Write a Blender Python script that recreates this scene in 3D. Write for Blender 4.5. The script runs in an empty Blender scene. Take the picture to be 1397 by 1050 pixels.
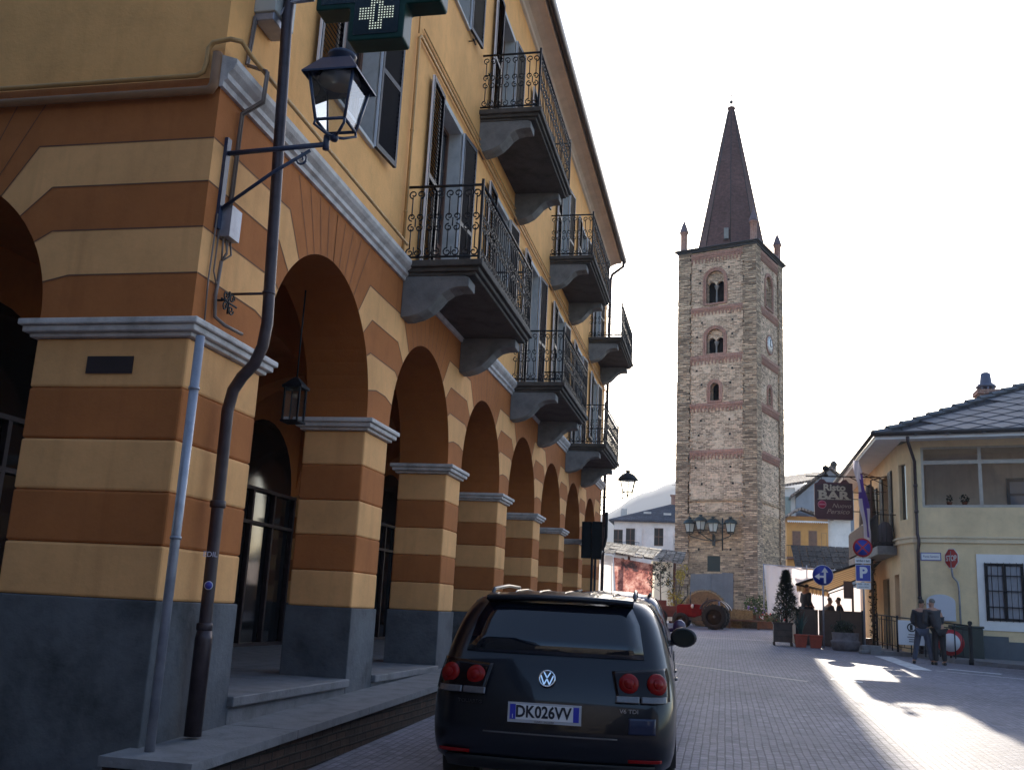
import bpy, bmesh, math, random
from mathutils import Vector, Matrix
C = bpy.context
SC = C.scene
COL = SC.collection
PI = math.pi
rnd = random.Random(7)
R = math.radians


# ------------------------------------------------------------------ materials
def _nodes(name):
    m = bpy.data.materials.new(name)
    m.use_nodes = True
    nt = m.node_tree
    return m, nt, nt.nodes['Principled BSDF']


def N(nt, kind, **kw):
    n = nt.nodes.new(kind)
    for k, v in kw.items():
        if k in n.inputs:
            n.inputs[k].default_value = v
        else:
            setattr(n, k, v)
    return n


def ramp(nt, stops):
    n = nt.nodes.new('ShaderNodeValToRGB')
    e = n.color_ramp.elements
    while len(e) < len(stops):
        e.new(0.5)
    for i, (p, c) in enumerate(stops):
        e[i].position = p
        e[i].color = (c[0], c[1], c[2], 1) if not isinstance(c, (int, float)) else (c, c, c, 1)
    return n


def mix(nt, fac, a, b, blend='MIX'):
    n = nt.nodes.new('ShaderNodeMix')
    n.data_type = 'RGBA'
    n.blend_type = blend
    for sock, v in ((0, fac), (6, a), (7, b)):
        if hasattr(v, 'is_output'):
            nt.links.new(v, n.inputs[sock])
        elif sock == 0:
            n.inputs[0].default_value = v
        else:
            n.inputs[sock].default_value = (v[0], v[1], v[2], 1)
    return n.outputs[2]


def mat(name, col, rough=0.6, var=0.0, scale=3.0, bump=0.0, bscale=40.0, metal=0.0, spec=0.5, dark=None, coat=0.0, detail=6):
    """plain surface with large blotches (var) and fine relief (bump)"""
    m, nt, b = _nodes(name)
    b.inputs['Roughness'].default_value = rough
    b.inputs['Metallic'].default_value = metal
    b.inputs['Specular IOR Level'].default_value = spec
    b.inputs['Coat Weight'].default_value = coat
    b.inputs['Coat Roughness'].default_value = 0.03
    b.inputs['Base Color'].default_value = (*col, 1)
    tc = nt.nodes.new('ShaderNodeTexCoord')
    if var:
        n1 = N(nt, 'ShaderNodeTexNoise', Scale=scale, Detail=float(detail), Roughness=0.62)
        nt.links.new(tc.outputs['Object'], n1.inputs['Vector'])
        d = dark or tuple(c * (1 - var) for c in col)
        l = tuple(min(1, c * (1 + var * 0.45)) for c in col)
        r = ramp(nt, [(0.3, d), (0.52, col), (0.72, l)])
        nt.links.new(n1.outputs['Fac'], r.inputs[0])
        nt.links.new(r.outputs[0], b.inputs['Base Color'])
    if bump:
        n2 = N(nt, 'ShaderNodeTexNoise', Scale=bscale, Detail=5.0, Roughness=0.6)
        nt.links.new(tc.outputs['Object'], n2.inputs['Vector'])
        bp = N(nt, 'ShaderNodeBump', Strength=bump, Distance=0.02)
        nt.links.new(n2.outputs['Fac'], bp.inputs['Height'])
        nt.links.new(bp.outputs[0], b.inputs['Normal'])
    return m


def plaster(name, col, stain=(0.75, 0.72, 0.7), amt=0.5):
    """lime plaster: soft blotches, vertical water streaks, trowel relief"""
    m, nt, b = _nodes(name)
    b.inputs['Roughness'].default_value = 0.88
    b.inputs['Specular IOR Level'].default_value = 0.2
    tc = nt.nodes.new('ShaderNodeTexCoord')
    n1 = N(nt, 'ShaderNodeTexNoise', Scale=0.9, Detail=7.0, Roughness=0.65)
    nt.links.new(tc.outputs['Object'], n1.inputs['Vector'])
    r1 = ramp(nt, [(0.35, 0.0), (0.7, 1.0)])
    nt.links.new(n1.outputs['Fac'], r1.inputs[0])
    mp = nt.nodes.new('ShaderNodeMapping')
    mp.inputs['Scale'].default_value = (5, 5, 0.45)
    nt.links.new(tc.outputs['Object'], mp.inputs[0])
    n2 = N(nt, 'ShaderNodeTexNoise', Scale=1.0, Detail=5.0, Roughness=0.6)
    nt.links.new(mp.outputs[0], n2.inputs['Vector'])
    r2 = ramp(nt, [(0.52, 0.0), (0.75, 1.0)])
    nt.links.new(n2.outputs['Fac'], r2.inputs[0])
    sc = tuple(c * s for c, s in zip(col, stain))
    li = tuple(min(1, c * 1.1) for c in col)
    dk_ = tuple(c * .86 for c in col)
    a = mix(nt, r1.outputs[0], dk_, li)
    n5 = N(nt, 'ShaderNodeTexNoise', Scale=4.5, Detail=9.0, Roughness=0.72)
    nt.links.new(tc.outputs['Object'], n5.inputs['Vector'])
    r5 = ramp(nt, [(0.34, 0.90), (0.50, 1.0), (0.72, 1.03)])
    nt.links.new(n5.outputs['Fac'], r5.inputs[0])
    a = mix(nt, 0.8, a, r5.outputs[0], 'MULTIPLY')
    mul = nt.nodes.new('ShaderNodeMath')
    mul.operation = 'MULTIPLY'
    mul.inputs[1].default_value = amt
    nt.links.new(r2.outputs[0], mul.inputs[0])
    o = mix(nt, mul.outputs[0], a, sc)
    nt.links.new(o, b.inputs['Base Color'])
    n3 = N(nt, 'ShaderNodeTexNoise', Scale=22.0, Detail=6.0, Roughness=0.65)
    nt.links.new(tc.outputs['Object'], n3.inputs['Vector'])
    bp = N(nt, 'ShaderNodeBump', Strength=0.25, Distance=0.015)
    nt.links.new(n3.outputs['Fac'], bp.inputs['Height'])
    nt.links.new(bp.outputs[0], b.inputs['Normal'])
    return m


def masonry(name, c1, c2, mortar, bw=0.45, bh=0.12, ms=0.018, warp=0.06, bump=0.8, rough=0.9, big=None, squash=1.0, off=0.5, scale_fine=1.0):
    """coursed stone or brick on the UV map (metres), uneven courses and blotchy stones"""
    m, nt, b = _nodes(name)
    b.inputs['Roughness'].default_value = rough
    b.inputs['Specular IOR Level'].default_value = 0.25
    tc = nt.nodes.new('ShaderNodeTexCoord')
    nz = N(nt, 'ShaderNodeTexNoise', Scale=1.6 * scale_fine, Detail=3.0)
    nt.links.new(tc.outputs['UV'], nz.inputs['Vector'])
    sub = N(nt, 'ShaderNodeVectorMath', operation='SUBTRACT')
    sub.inputs[1].default_value = (0.5, 0.5, 0.5)
    nt.links.new(nz.outputs['Color'], sub.inputs[0])
    scl = N(nt, 'ShaderNodeVectorMath', operation='SCALE')
    scl.inputs['Scale'].default_value = warp
    nt.links.new(sub.outputs[0], scl.inputs[0])
    add = N(nt, 'ShaderNodeVectorMath', operation='ADD')
    nt.links.new(tc.outputs['UV'], add.inputs[0])
    nt.links.new(scl.outputs[0], add.inputs[1])
    br = nt.nodes.new('ShaderNodeTexBrick')
    br.offset = off
    br.squash = squash
    br.inputs['Scale'].default_value = 1.0
    br.inputs['Brick Width'].default_value = bw
    br.inputs['Row Height'].default_value = bh
    br.inputs['Mortar Size'].default_value = ms
    br.inputs['Mortar Smooth'].default_value = 0.6
    br.inputs['Bias'].default_value = 0.0
    br.inputs['Color1'].default_value = (*c1, 1)
    br.inputs['Color2'].default_value = (*c2, 1)
    br.inputs['Mortar'].default_value = (*mortar, 1)
    nt.links.new(add.outputs[0], br.inputs['Vector'])
    n2 = N(nt, 'ShaderNodeTexNoise', Scale=5.0 * scale_fine, Detail=8.0, Roughness=0.7)
    nt.links.new(tc.outputs['UV'], n2.inputs['Vector'])
    r2 = ramp(nt, [(0.3, 0.55), (0.7, 1.3)])
    nt.links.new(n2.outputs['Fac'], r2.inputs[0])
    o = mix(nt, 0.85, br.outputs['Color'], r2.outputs[0], 'MULTIPLY')
    n3 = N(nt, 'ShaderNodeTexNoise', Scale=0.35, Detail=6.0, Roughness=0.6)
    nt.links.new(tc.outputs['UV'], n3.inputs['Vector'])
    r3 = ramp(nt, [(0.35, 0.72), (0.65, 1.15)])
    nt.links.new(n3.outputs['Fac'], r3.inputs[0])
    o = mix(nt, 0.8, o, r3.outputs[0], 'MULTIPLY')
    if big:
        n4 = N(nt, 'ShaderNodeTexNoise', Scale=0.55, Detail=7.0, Roughness=0.7)
        mp = nt.nodes.new('ShaderNodeMapping')
        mp.inputs['Location'].default_value = (13, 4, 0)
        nt.links.new(tc.outputs['UV'], mp.inputs[0])
        nt.links.new(mp.outputs[0], n4.inputs['Vector'])
        r4 = ramp(nt, [(0.55, 0.0), (0.62, 0.75)])
        nt.links.new(n4.outputs['Fac'], r4.inputs[0])
        o = mix(nt, r4.outputs[0], o, big)
    nt.links.new(o, b.inputs['Base Color'])
    hm = mix(nt, 0.5, br.outputs['Fac'], n2.outputs['Fac'], 'MIX')
    inv = N(nt, 'ShaderNodeMath', operation='MULTIPLY_ADD')
    inv.inputs[1].default_value = -1.0
    inv.inputs[2].default_value = 1.0
    nt.links.new(br.outputs['Fac'], inv.inputs[0])
    hh = N(nt, 'ShaderNodeMath', operation='MULTIPLY_ADD')
    hh.inputs[1].default_value = 0.6
    nt.links.new(n2.outputs['Fac'], hh.inputs[0])
    nt.links.new(inv.outputs[0], hh.inputs[2])
    bp = N(nt, 'ShaderNodeBump', Strength=bump, Distance=0.03)
    nt.links.new(hh.outputs[0], bp.inputs['Height'])
    nt.links.new(bp.outputs[0], b.inputs['Normal'])
    return m


def leafmat(name, col, var=0.5, trans=0.35):
    m, nt, b = _nodes(name)
    b.inputs['Roughness'].default_value = 0.55
    oi = nt.nodes.new('ShaderNodeNewGeometry')
    d = tuple(c * (1 - var) for c in col)
    l = tuple(c * (1 + var) for c in col)
    r = ramp(nt, [(0.0, d), (0.5, col), (1.0, l)])
    nt.links.new(oi.outputs['Random Per Island'], r.inputs[0])
    nt.links.new(r.outputs[0], b.inputs['Base Color'])
    t = nt.nodes.new('ShaderNodeBsdfTranslucent')
    nt.links.new(r.outputs[0], t.inputs[0])
    mx = nt.nodes.new('ShaderNodeMixShader')
    mx.inputs[0].default_value = trans
    out = nt.nodes['Material Output']
    nt.links.new(b.outputs[0], mx.inputs[1])
    nt.links.new(t.outputs[0], mx.inputs[2])
    nt.links.new(mx.outputs[0], out.inputs[0])
    return m


def clothmat(name, col, trans=0.5, col2=None, stripe=0.0):
    m, nt, b = _nodes(name)
    b.inputs['Roughness'].default_value = 0.8
    b.inputs['Base Color'].default_value = (*col, 1)
    t = nt.nodes.new('ShaderNodeBsdfTranslucent')
    t.inputs[0].default_value = (*col, 1)
    if col2:
        tc = nt.nodes.new('ShaderNodeTexCoord')
        w = N(nt, 'ShaderNodeTexWave', Scale=stripe, Distortion=0.0)
        w.bands_direction = 'X'
        nt.links.new(tc.outputs['UV'], w.inputs['Vector'])
        r = ramp(nt, [(0.48, col), (0.52, col2)])
        nt.links.new(w.outputs['Fac'], r.inputs[0])
        nt.links.new(r.outputs[0], b.inputs['Base Color'])
        nt.links.new(r.outputs[0], t.inputs[0])
    mx = nt.nodes.new('ShaderNodeMixShader')
    mx.inputs[0].default_value = trans
    out = nt.nodes['Material Output']
    nt.links.new(b.outputs[0], mx.inputs[1])
    nt.links.new(t.outputs[0], mx.inputs[2])
    nt.links.new(mx.outputs[0], out.inputs[0])
    return m


def glassmat(name, tint=(0.9, 0.95, 1.0), alpha_mix=0.75, rough=0.02):
    """thin pane: mostly see-through with a mirror-like sheen"""
    m, nt, b = _nodes(name)
    g = N(nt, 'ShaderNodeBsdfGlossy', Roughness=rough)
    t = nt.nodes.new('ShaderNodeBsdfTransparent')
    t.inputs[0].default_value = (*tint, 1)
    fr = N(nt, 'ShaderNodeFresnel', IOR=1.5)
    ad = N(nt, 'ShaderNodeMath', operation='ADD', use_clamp=True)
    ad.inputs[1].default_value = 1 - alpha_mix - 0.04
    nt.links.new(fr.outputs[0], ad.inputs[0])
    mx = nt.nodes.new('ShaderNodeMixShader')
    nt.links.new(ad.outputs[0], mx.inputs[0])
    nt.links.new(t.outputs[0], mx.inputs[1])
    nt.links.new(g.outputs[0], mx.inputs[2])
    nt.links.new(mx.outputs[0], nt.nodes['Material Output'].inputs[0])
    return m


def emit(name, col, s):
    m, nt, b = _nodes(name)
    b.inputs['Base Color'].default_value = (*col, 1)
    b.inputs['Emission Color'].default_value = (*col, 1)
    b.inputs['Emission Strength'].default_value = s
    return m


# ------------------------------------------------------------------ mesh builder
class MB:
    def __init__(self):
        self.v = []
        self.f = []
        self.m = []
        self.s = []

    def add(self, vs, fs, mi=0, smooth=False):
        o = len(self.v)
        self.v += [tuple(p) for p in vs]
        for f in fs:
            self.f.append([i + o for i in f])
            self.m.append(mi)
            self.s.append(smooth)
        return self

    def box(self, a, b, mi=0, rot=None, at=None):
        (x0, y0, z0), (x1, y1, z1) = a, b
        x0, x1 = min(x0, x1), max(x0, x1)
        y0, y1 = min(y0, y1), max(y0, y1)
        z0, z1 = min(z0, z1), max(z0, z1)
        vs = [Vector(p) for p in ((x0, y0, z0), (x1, y0, z0), (x1, y1, z0), (x0, y1, z0), (x0, y0, z1), (x1, y0, z1), (x1, y1, z1), (x0, y1, z1))]
        if rot is not None:
            c = Vector(at) if at is not None else Vector(((x0 + x1) / 2, (y0 + y1) / 2, (z0 + z1) / 2))
            vs = [c + rot @ (p - c) for p in vs]
        return self.add(vs, [(0, 3, 2, 1), (4, 5, 6, 7), (0, 1, 5, 4), (1, 2, 6, 5), (2, 3, 7, 6), (3, 0, 4, 7)], mi)

    def tube(self, pts, r, n=6, mi=0, caps=True, smooth=True):
        pts = [Vector(p) for p in pts]
        k = len(pts)
        rs = r if isinstance(r, (list, tuple)) else [r] * k
        rings = []
        up = None
        for i, p in enumerate(pts):
            if i == 0:
                t = pts[1] - p
            elif i == k - 1:
                t = p - pts[i - 1]
            else:
                t = (pts[i + 1] - p).normalized() + (p - pts[i - 1]).normalized()
            if t.length < 1e-9:
                t = Vector((0, 0, 1))
            t.normalize()
            if up is None:
                up = Vector((0, 0, 1)) if abs(t.z) < 0.9 else Vector((1, 0, 0))
            a = (up - t * up.dot(t))
            if a.length < 1e-6:
                a = Vector((0, 1, 0)) - t * t.y
            a.normalize()
            up = a
            b = t.cross(a)
            rings.append([p + (a * math.cos(2 * PI * (j + .5) / n) + b * math.sin(2 * PI * (j + .5) / n)) * rs[i] for j in range(n)])
        vs = [q for rg in rings for q in rg]
        fs = []
        for i in range(k - 1):
            for j in range(n):
                j2 = (j + 1) % n
                fs.append((i * n + j, i * n + j2, (i + 1) * n + j2, (i + 1) * n + j))
        if caps:
            fs.append(tuple(reversed(range(n))))
            fs.append(tuple((k - 1) * n + j for j in range(n)))
        return self.add(vs, fs, mi, smooth)

    def lathe(self, prof, c=(0, 0, 0), n=16, mi=0, smooth=True, axis='z', caps=True, phase=0.0):
        vs = []
        for (r, h) in prof:
            for j in range(n):
                a = 2 * PI * (j + phase) / n
                if axis == 'z':
                    vs.append((c[0] + r * math.cos(a), c[1] + r * math.sin(a), c[2] + h))
                elif axis == 'x':
                    vs.append((c[0] + h, c[1] + r * math.cos(a), c[2] + r * math.sin(a)))
                else:
                    vs.append((c[0] + r * math.sin(a), c[1] + h, c[2] + r * math.cos(a)))
        fs = []
        k = len(prof)
        for i in range(k - 1):
            for j in range(n):
                j2 = (j + 1) % n
                fs.append((i * n + j, i * n + j2, (i + 1) * n + j2, (i + 1) * n + j))
        if caps:
            fs.append(tuple(reversed(range(n))))
            fs.append(tuple((k - 1) * n + j for j in range(n)))
        return self.add(vs, fs, mi, smooth)

    def prism(self, poly, fn, d0, d1, mi=0, caps=True, sides=True, smooth=False):
        """poly: 2-D outline; fn(u, v, d) -> point; extruded from d0 to d1"""
        n = len(poly)
        vs = [fn(u, v, d0) for u, v in poly] + [fn(u, v, d1) for u, v in poly]
        fs = []
        if sides:
            fs += [(i, (i + 1) % n, n + (i + 1) % n, n + i) for i in range(n)]
        if caps:
            fs += [tuple(reversed(range(n))), tuple(range(n, 2 * n))]
        return self.add(vs, fs, mi, smooth)

    def quad(self, a, b, c, d, mi=0):
        return self.add([a, b, c, d], [(0, 1, 2, 3)], mi)

    def xform(self, mtx, start=0):
        for i in range(start, len(self.v)):
            self.v[i] = tuple(mtx @ Vector(self.v[i]))
        return self

    def build(self, name, mats, parent=None, bevel=0.0, subsurf=0, world=False, label=None, loc=None, fixn=True, seg=2):
        if not isinstance(mats, (list, tuple)):
            mats = [mats]
        off = Vector((0, 0, 0))
        if world and parent is not None:
            off = Vector(parent.location)
        me = bpy.data.meshes.new(name)
        me.from_pydata([tuple(Vector(p) - off) for p in self.v], [], self.f)
        for mm in mats:
            me.materials.append(mm)
        me.polygons.foreach_set('material_index', self.m)
        me.polygons.foreach_set('use_smooth', self.s)
        bm = bmesh.new()
        bm.from_mesh(me)
        if fixn:
            bmesh.ops.recalc_face_normals(bm, faces=bm.faces)
        uv = bm.loops.layers.uv.new('UVMap')
        for f in bm.faces:
            n = f.normal
            if abs(n.z) > 0.75:
                for l in f.loops:
                    p = l.vert.co + off
                    l[uv].uv = (p.x, p.y)
            else:
                t = Vector((-n.y, n.x, 0))
                if t.length < 1e-6:
                    t = Vector((1, 0, 0))
                t.normalize()
                for l in f.loops:
                    p = l.vert.co + off
                    l[uv].uv = (p.dot(t) + (7.3 if abs(n.x) > abs(n.y) else 0), p.z)
        bm.to_mesh(me)
        bm.free()
        me.update()
        o = bpy.data.objects.new(name, me)
        COL.objects.link(o)
        if parent is not None:
            o.parent = parent
        if loc is not None:
            o.location = loc
        if bevel:
            b = o.modifiers.new('bevel', 'BEVEL')
            b.width = bevel
            b.segments = seg
            b.limit_method = 'ANGLE'
            b.angle_limit = R(40)
        if subsurf:
            s = o.modifiers.new('sub', 'SUBSURF')
            s.levels = subsurf
            s.render_levels = subsurf
        if label:
            o['label'] = label
        return o


def thing(name, label, cat, loc=(0, 0, 0), rz=0.0, group=None):
    o = bpy.data.objects.new(name, None)
    COL.objects.link(o)
    o.empty_display_size = 0.2
    o.location = loc
    o.rotation_euler = (0, 0, rz)
    o['label'] = label
    o['category'] = cat
    if group:
        o['group'] = group
    return o


def tag(o, label, cat, group=None, kind=None):
    if label:
        o['label'] = label
    if cat:
        o['category'] = cat
    if group:
        o['group'] = group
    if kind:
        o['kind'] = kind
    return o


def kids(o):
    return [c for c in bpy.data.objects if c.parent == o]


def copy_tree(o, parent=None):
    c = o.copy()
    COL.objects.link(c)
    if parent is not None:
        c.parent = parent
    for ch in kids(o):
        copy_tree(ch, c)
    return c


def frame_mtx(origin, xdir, zdir):
    """local x along xdir, local z along zdir; local -y faces the viewer of the front"""
    x = Vector(xdir).normalized()
    z = Vector(zdir).normalized()
    y = z.cross(x)
    m = Matrix((x, y, z)).transposed().to_4x4()
    m.translation = Vector(origin)
    return m


def text(name, body, size, m, parent, mtx, extrude=0.004, shear=0.0, bold=0.0, align='CENTER', sx=1.0):
    """lettering as real mesh; text lies in the local x-z plane of mtx and faces local -y"""
    cu = bpy.data.curves.new(name, 'FONT')
    cu.body = body
    cu.size = size
    cu.extrude = extrude
    cu.shear = shear
    cu.offset = bold
    cu.align_x = align
    cu.align_y = 'CENTER'
    cu.resolution_u = 3
    ob = bpy.data.objects.new(name, cu)
    COL.objects.link(ob)
    dg = C.evaluated_depsgraph_get()
    me = bpy.data.meshes.new_from_object(ob.evaluated_get(dg))
    bpy.data.objects.remove(ob)
    t = mtx @ Matrix.Rotation(PI / 2, 4, 'X') @ Matrix.Scale(sx, 4, (1, 0, 0))
    me.transform(t)
    me.materials.clear()
    me.materials.append(m)
    o = bpy.data.objects.new(name, me)
    COL.objects.link(o)
    o.parent = parent
    return o


def arc(cx, cz, r, a0, a1, n):
    return [(cx + r * math.cos(a0 + (a1 - a0) * i / n), cz + r * math.sin(a0 + (a1 - a0) * i / n)) for i in range(n + 1)]


def gz(y):
    """street level: climbs 3 % away from the camera, then the flat square"""
    if y > 51:
        return 1.39
    if y < -20:
        return -0.74
    return 0.03 * y - 0.14


def leaves(mb, pts, size, mi=0, r=None):
    r = r or rnd
    for p in pts:
        s = size * r.uniform(0.6, 1.3)
        a = Vector((r.uniform(-1, 1), r.uniform(-1, 1), r.uniform(-1, 1))).normalized()
        b = a.cross(Vector((r.uniform(-1, 1), r.uniform(-1, 1), r.uniform(-1, 1)))).normalized()
        c = Vector(p)
        mb.add([c - a * s, c - b * s * .45, c + a * s, c + b * s * .45], [(0, 1, 2, 3)], mi)


# ------------------------------------------------------------------ palette
CREAM = plaster('cream plaster', (0.82, 0.42, 0.17), amt=0.6)
UPPER = plaster('yellow plaster', (0.86, 0.44, 0.16), amt=0.5)
BROWN = plaster('terracotta plaster', (0.45, 0.155, 0.048), amt=0.6)
JOINT = mat('groove paint', (0.16, 0.07, 0.035), 0.9)
PLINTH = mat('grey render', (0.11, 0.115, 0.125), 0.9, 0.7, 1.4, 0.6, 14, detail=14)
SOFFIT = plaster('vault plaster', (0.40, 0.13, 0.034), amt=0.4)
STONE = mat('grey moulding stone', (0.58, 0.53, 0.50), 0.75, 0.35, 5, 0.3, 60)
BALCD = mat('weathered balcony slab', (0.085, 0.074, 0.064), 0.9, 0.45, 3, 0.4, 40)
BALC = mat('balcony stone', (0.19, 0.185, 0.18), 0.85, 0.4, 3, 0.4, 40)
SLABST = mat('pavement slab stone', (0.19, 0.19, 0.20), 0.7, 0.35, 4, 0.4, 30)
IRON = mat('black iron', (0.010, 0.010, 0.013), 0.65, 0.2, 20, 0, 10, 0.25)
SHUT = mat('dark shutter paint', (0.010, 0.011, 0.020), 0.45, 0.2, 8, 0.1, 60, 0.0, 0.2)
SHUTGLINT = mat('pale shutter glint', (0.78, 0.78, 0.82), 0.4)
WOOD = mat('brown joinery', (0.13, 0.055, 0.03), 0.5, 0.4, 6, 0.2, 40)
WHITE = mat('white paint', (0.78, 0.77, 0.76), 0.6, 0.08, 3)
OFFW = plaster('white render', (0.72, 0.70, 0.68), amt=0.3)
GREYW = mat('pale stone jamb', (0.52, 0.50, 0.48), 0.8, 0.2, 4)
PIPEG = mat('grey zinc pipe', (0.30, 0.31, 0.36), 0.45, 0.3, 6, 0.1, 30, 0.5)
PIPED = mat('dark copper pipe', (0.055, 0.04, 0.045), 0.42, 0.3, 8, 0.1, 30, 0.5)
PIPEY = mat('painted gas pipe', (0.50, 0.28, 0.10), 0.6, 0.2, 5)
PIPEB = mat('brown painted pipe', (0.26, 0.13, 0.06), 0.6, 0.2, 5)
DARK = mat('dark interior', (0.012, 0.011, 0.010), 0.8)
LAMPG = mat('lantern paint', (0.028, 0.042, 0.085), 0.4, 0.2, 10)
FROST = clothmat('frosted lantern glass', (.72, .78, .76), .5)
LAMPT = mat('green lantern paint', (0.016, 0.032, 0.034), 0.4, 0.2, 10)
GLASS = glassmat('lantern glass', (0.9, 0.93, 0.95), 0.8)
PANE = mat('window pane', (0.02, 0.024, 0.03), 0.05, spec=0.8)
SHOPG = mat('shop glass', (0.010, 0.011, 0.013), 0.06, spec=0.6)
SLATE = mat('slate', (0.075, 0.08, 0.095), 0.5, 0.4, 2.5, 0.4, 20)
ROOFD = mat('roof edge', (0.03, 0.028, 0.03), 0.6, 0.3, 3)
SILVER = mat('chrome', (0.75, 0.76, 0.78), 0.12, metal=1.0)
HAZE_DENSITY = .0003
SKY_STRENGTH = .105
SUN_STRENGTH = 2.9
EXPOSURE = 1.85
# ================================================================== arcaded palazzo on the left
XF, XB, YC, YE = -4.3, -5.1, 7.15, 35.2      # facade, back of the arcade wall, near corner, far end
ZS, RA = 3.85, 1.45                          # arch spring and radius
ZC = 3.65                                    # underside of the impost
BANDS = [1.54, 1.96, 2.38, 2.80, 3.23, 3.65]
JZ = [4.21, 4.62, 5.03, 5.43]
PR = [8.46 + 3.74 * k for k in range(8)]     # right edge of each pier
PR[7] = YE
PL = [YC] + [8.46 + 3.74 * k - .84 for k in range(1, 8)]
AC = [PR[k] + 1.45 for k in range(7)]
XBK = -8.6                                   # back wall of the arcade
ZCEIL = 5.6
ZFL = 0.74

pal = thing('arcaded_building', 'ochre and terracotta striped building with arcade, balconies and dark shutters on the left', 'building', (XF, YC, 0.5))


def wall_half(mb, fn, ths, U, r, d0, zs=ZS, top=6.0, u_in=0.0):
    """one half of the wall over an arch: fn(u, z, d) with u measured from the arch centre"""
    cor = [((z - zs) / math.tan(R(t)), z) for z, t in zip(JZ, ths)]
    a = [0] + [R(t) for t in ths] + [PI / 2]
    mats = [1, 0, 1, 0, 1]

    def seg(k):
        n = 5 if k < 4 else 10
        return [(r * math.cos(a[k] + (a[k + 1] - a[k]) * i / n), zs + r * math.sin(a[k] + (a[k + 1] - a[k]) * i / n)) for i in range(n + 1)]
    for k in range(5):
        s = seg(k)
        if k == 0:
            pl = s + [cor[0], (U, JZ[0]), (U, 3.80), (r, 3.80)]
        elif k < 4:
            pl = s + [cor[k], (U, JZ[k]), (U, JZ[k - 1]), cor[k - 1]]
        else:
            pl = s + [(0, top), (U, top), (U, JZ[3]), cor[3]]
        if d0 == 0:
            mb.add([fn(u, z, 0) for u, z in pl], [tuple(range(len(pl)))], mats[k])
    if d0 == 0:
        # incised joints: thin dark strips a hair proud of the paint
        w = .007
        for (cu, cz), t, z in zip(cor, ths, JZ):
            mb.add([fn(cu, z - w, .003), fn(U, z - w, .003), fn(U, z + w, .003), fn(cu, z + w, .003)], [(0, 1, 2, 3)], 2)
            c, s_ = math.cos(R(t)), math.sin(R(t))
            p0 = (r * c, zs + r * s_)
            p1 = (cu, cz)
            mb.add([fn(p0[0] + s_ * w, p0[1] - c * w, .003), fn(p1[0] + s_ * w, p1[1] - c * w, .003), fn(p1[0] - s_ * w, p1[1] + c * w, .003), fn(p0[0] - s_ * w, p0[1] + c * w, .003)], [(0, 1, 2, 3)], 2)
        for t in (62, 69, 76, 83, 90):
            c, s_ = math.cos(R(t)), math.sin(R(t))
            L = min(2.3, (5.86 - zs) / s_)
            p0, p1 = (r * c, zs + r * s_), (L * c, zs + L * s_)
            w2 = .005
            mb.add([fn(p0[0] + s_ * w2, p0[1] - c * w2, .003), fn(p1[0] + s_ * w2, p1[1] - c * w2, .003), fn(p1[0] - s_ * w2, p1[1] + c * w2, .003), fn(p0[0] - s_ * w2, p0[1] + c * w2, .003)], [(0, 1, 2, 3)], 2)


def arcade():
    mb = MB()
    TH = [12, 29, 41, 53]
    for k, c in enumerate(AC):
        for sgn in (-1, 1):
            if sgn < 0:
                U = c - YC if k == 0 else c - (PL[k] + PR[k]) / 2
            else:
                U = YE - c if k == 6 else (PL[k + 1] + PR[k + 1]) / 2 - c
            wall_half(mb, lambda u, z, d, c=c, s=sgn: (XF + d, c + s * u, z), TH, U, RA, 0)
            # rear face
            pl = arc(0, ZS, RA, 0, PI / 2, 14) + [(0, ZCEIL), (U, ZCEIL), (U, 3.8), (RA, 3.8)]
            mb.add([(XB, c + sgn * u, z) for u, z in pl], [tuple(range(len(pl)))], 3)
        s = [(RA * math.cos(t), ZS + RA * math.sin(t)) for t in [PI * i / 28 for i in range(29)]]
        s = [(RA, 3.8)] + s + [(-RA, 3.8)]
        for (u0, z0), (u1, z1) in zip(s, s[1:]):
            mb.quad((XF, c + u0, z0), (XF, c + u1, z1), (XB, c + u1, z1), (XB, c + u0, z0), 3)
    mb.build('arcade_wall', [CREAM, BROWN, JOINT, SOFFIT], pal, world=True, fixn=False)
    # side wall with its own arch
    mb = MB()
    cs, r2 = -7.07, 1.35
    for sgn in (-1, 1):
        U = (XF - cs) if sgn > 0 else 5.0
        wall_half(mb, lambda u, z, d, s=sgn: (cs + s * u, YC - d, z), [13, 30, 43, 56], U, r2, 0)
    s = [(r2, 3.8)] + [(r2 * math.cos(PI * i / 28), ZS + r2 * math.sin(PI * i / 28)) for i in range(29)] + [(-r2, 3.8)]
    for (u0, z0), (u1, z1) in zip(s, s[1:]):
        mb.quad((cs + u0, YC, z0), (cs + u1, YC, z1), (cs + u1, YC + .8, z1), (cs + u0, YC + .8, z0), 3)
    for sgn in (-1, 1):
        pl = arc(0, ZS, r2, 0, PI / 2, 14) + [(0, ZCEIL), ((XB - cs) if sgn > 0 else 5.0, ZCEIL), ((XB - cs) if sgn > 0 else 5.0, 3.8), (r2, 3.8)]
        mb.add([(cs + sgn * u, YC + .8, z) for u, z in pl], [tuple(range(len(pl)))], 3)
    mb.build('side_arch_wall', [CREAM, BROWN, JOINT, SOFFIT], pal, world=True, fixn=False)


arcade()


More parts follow.
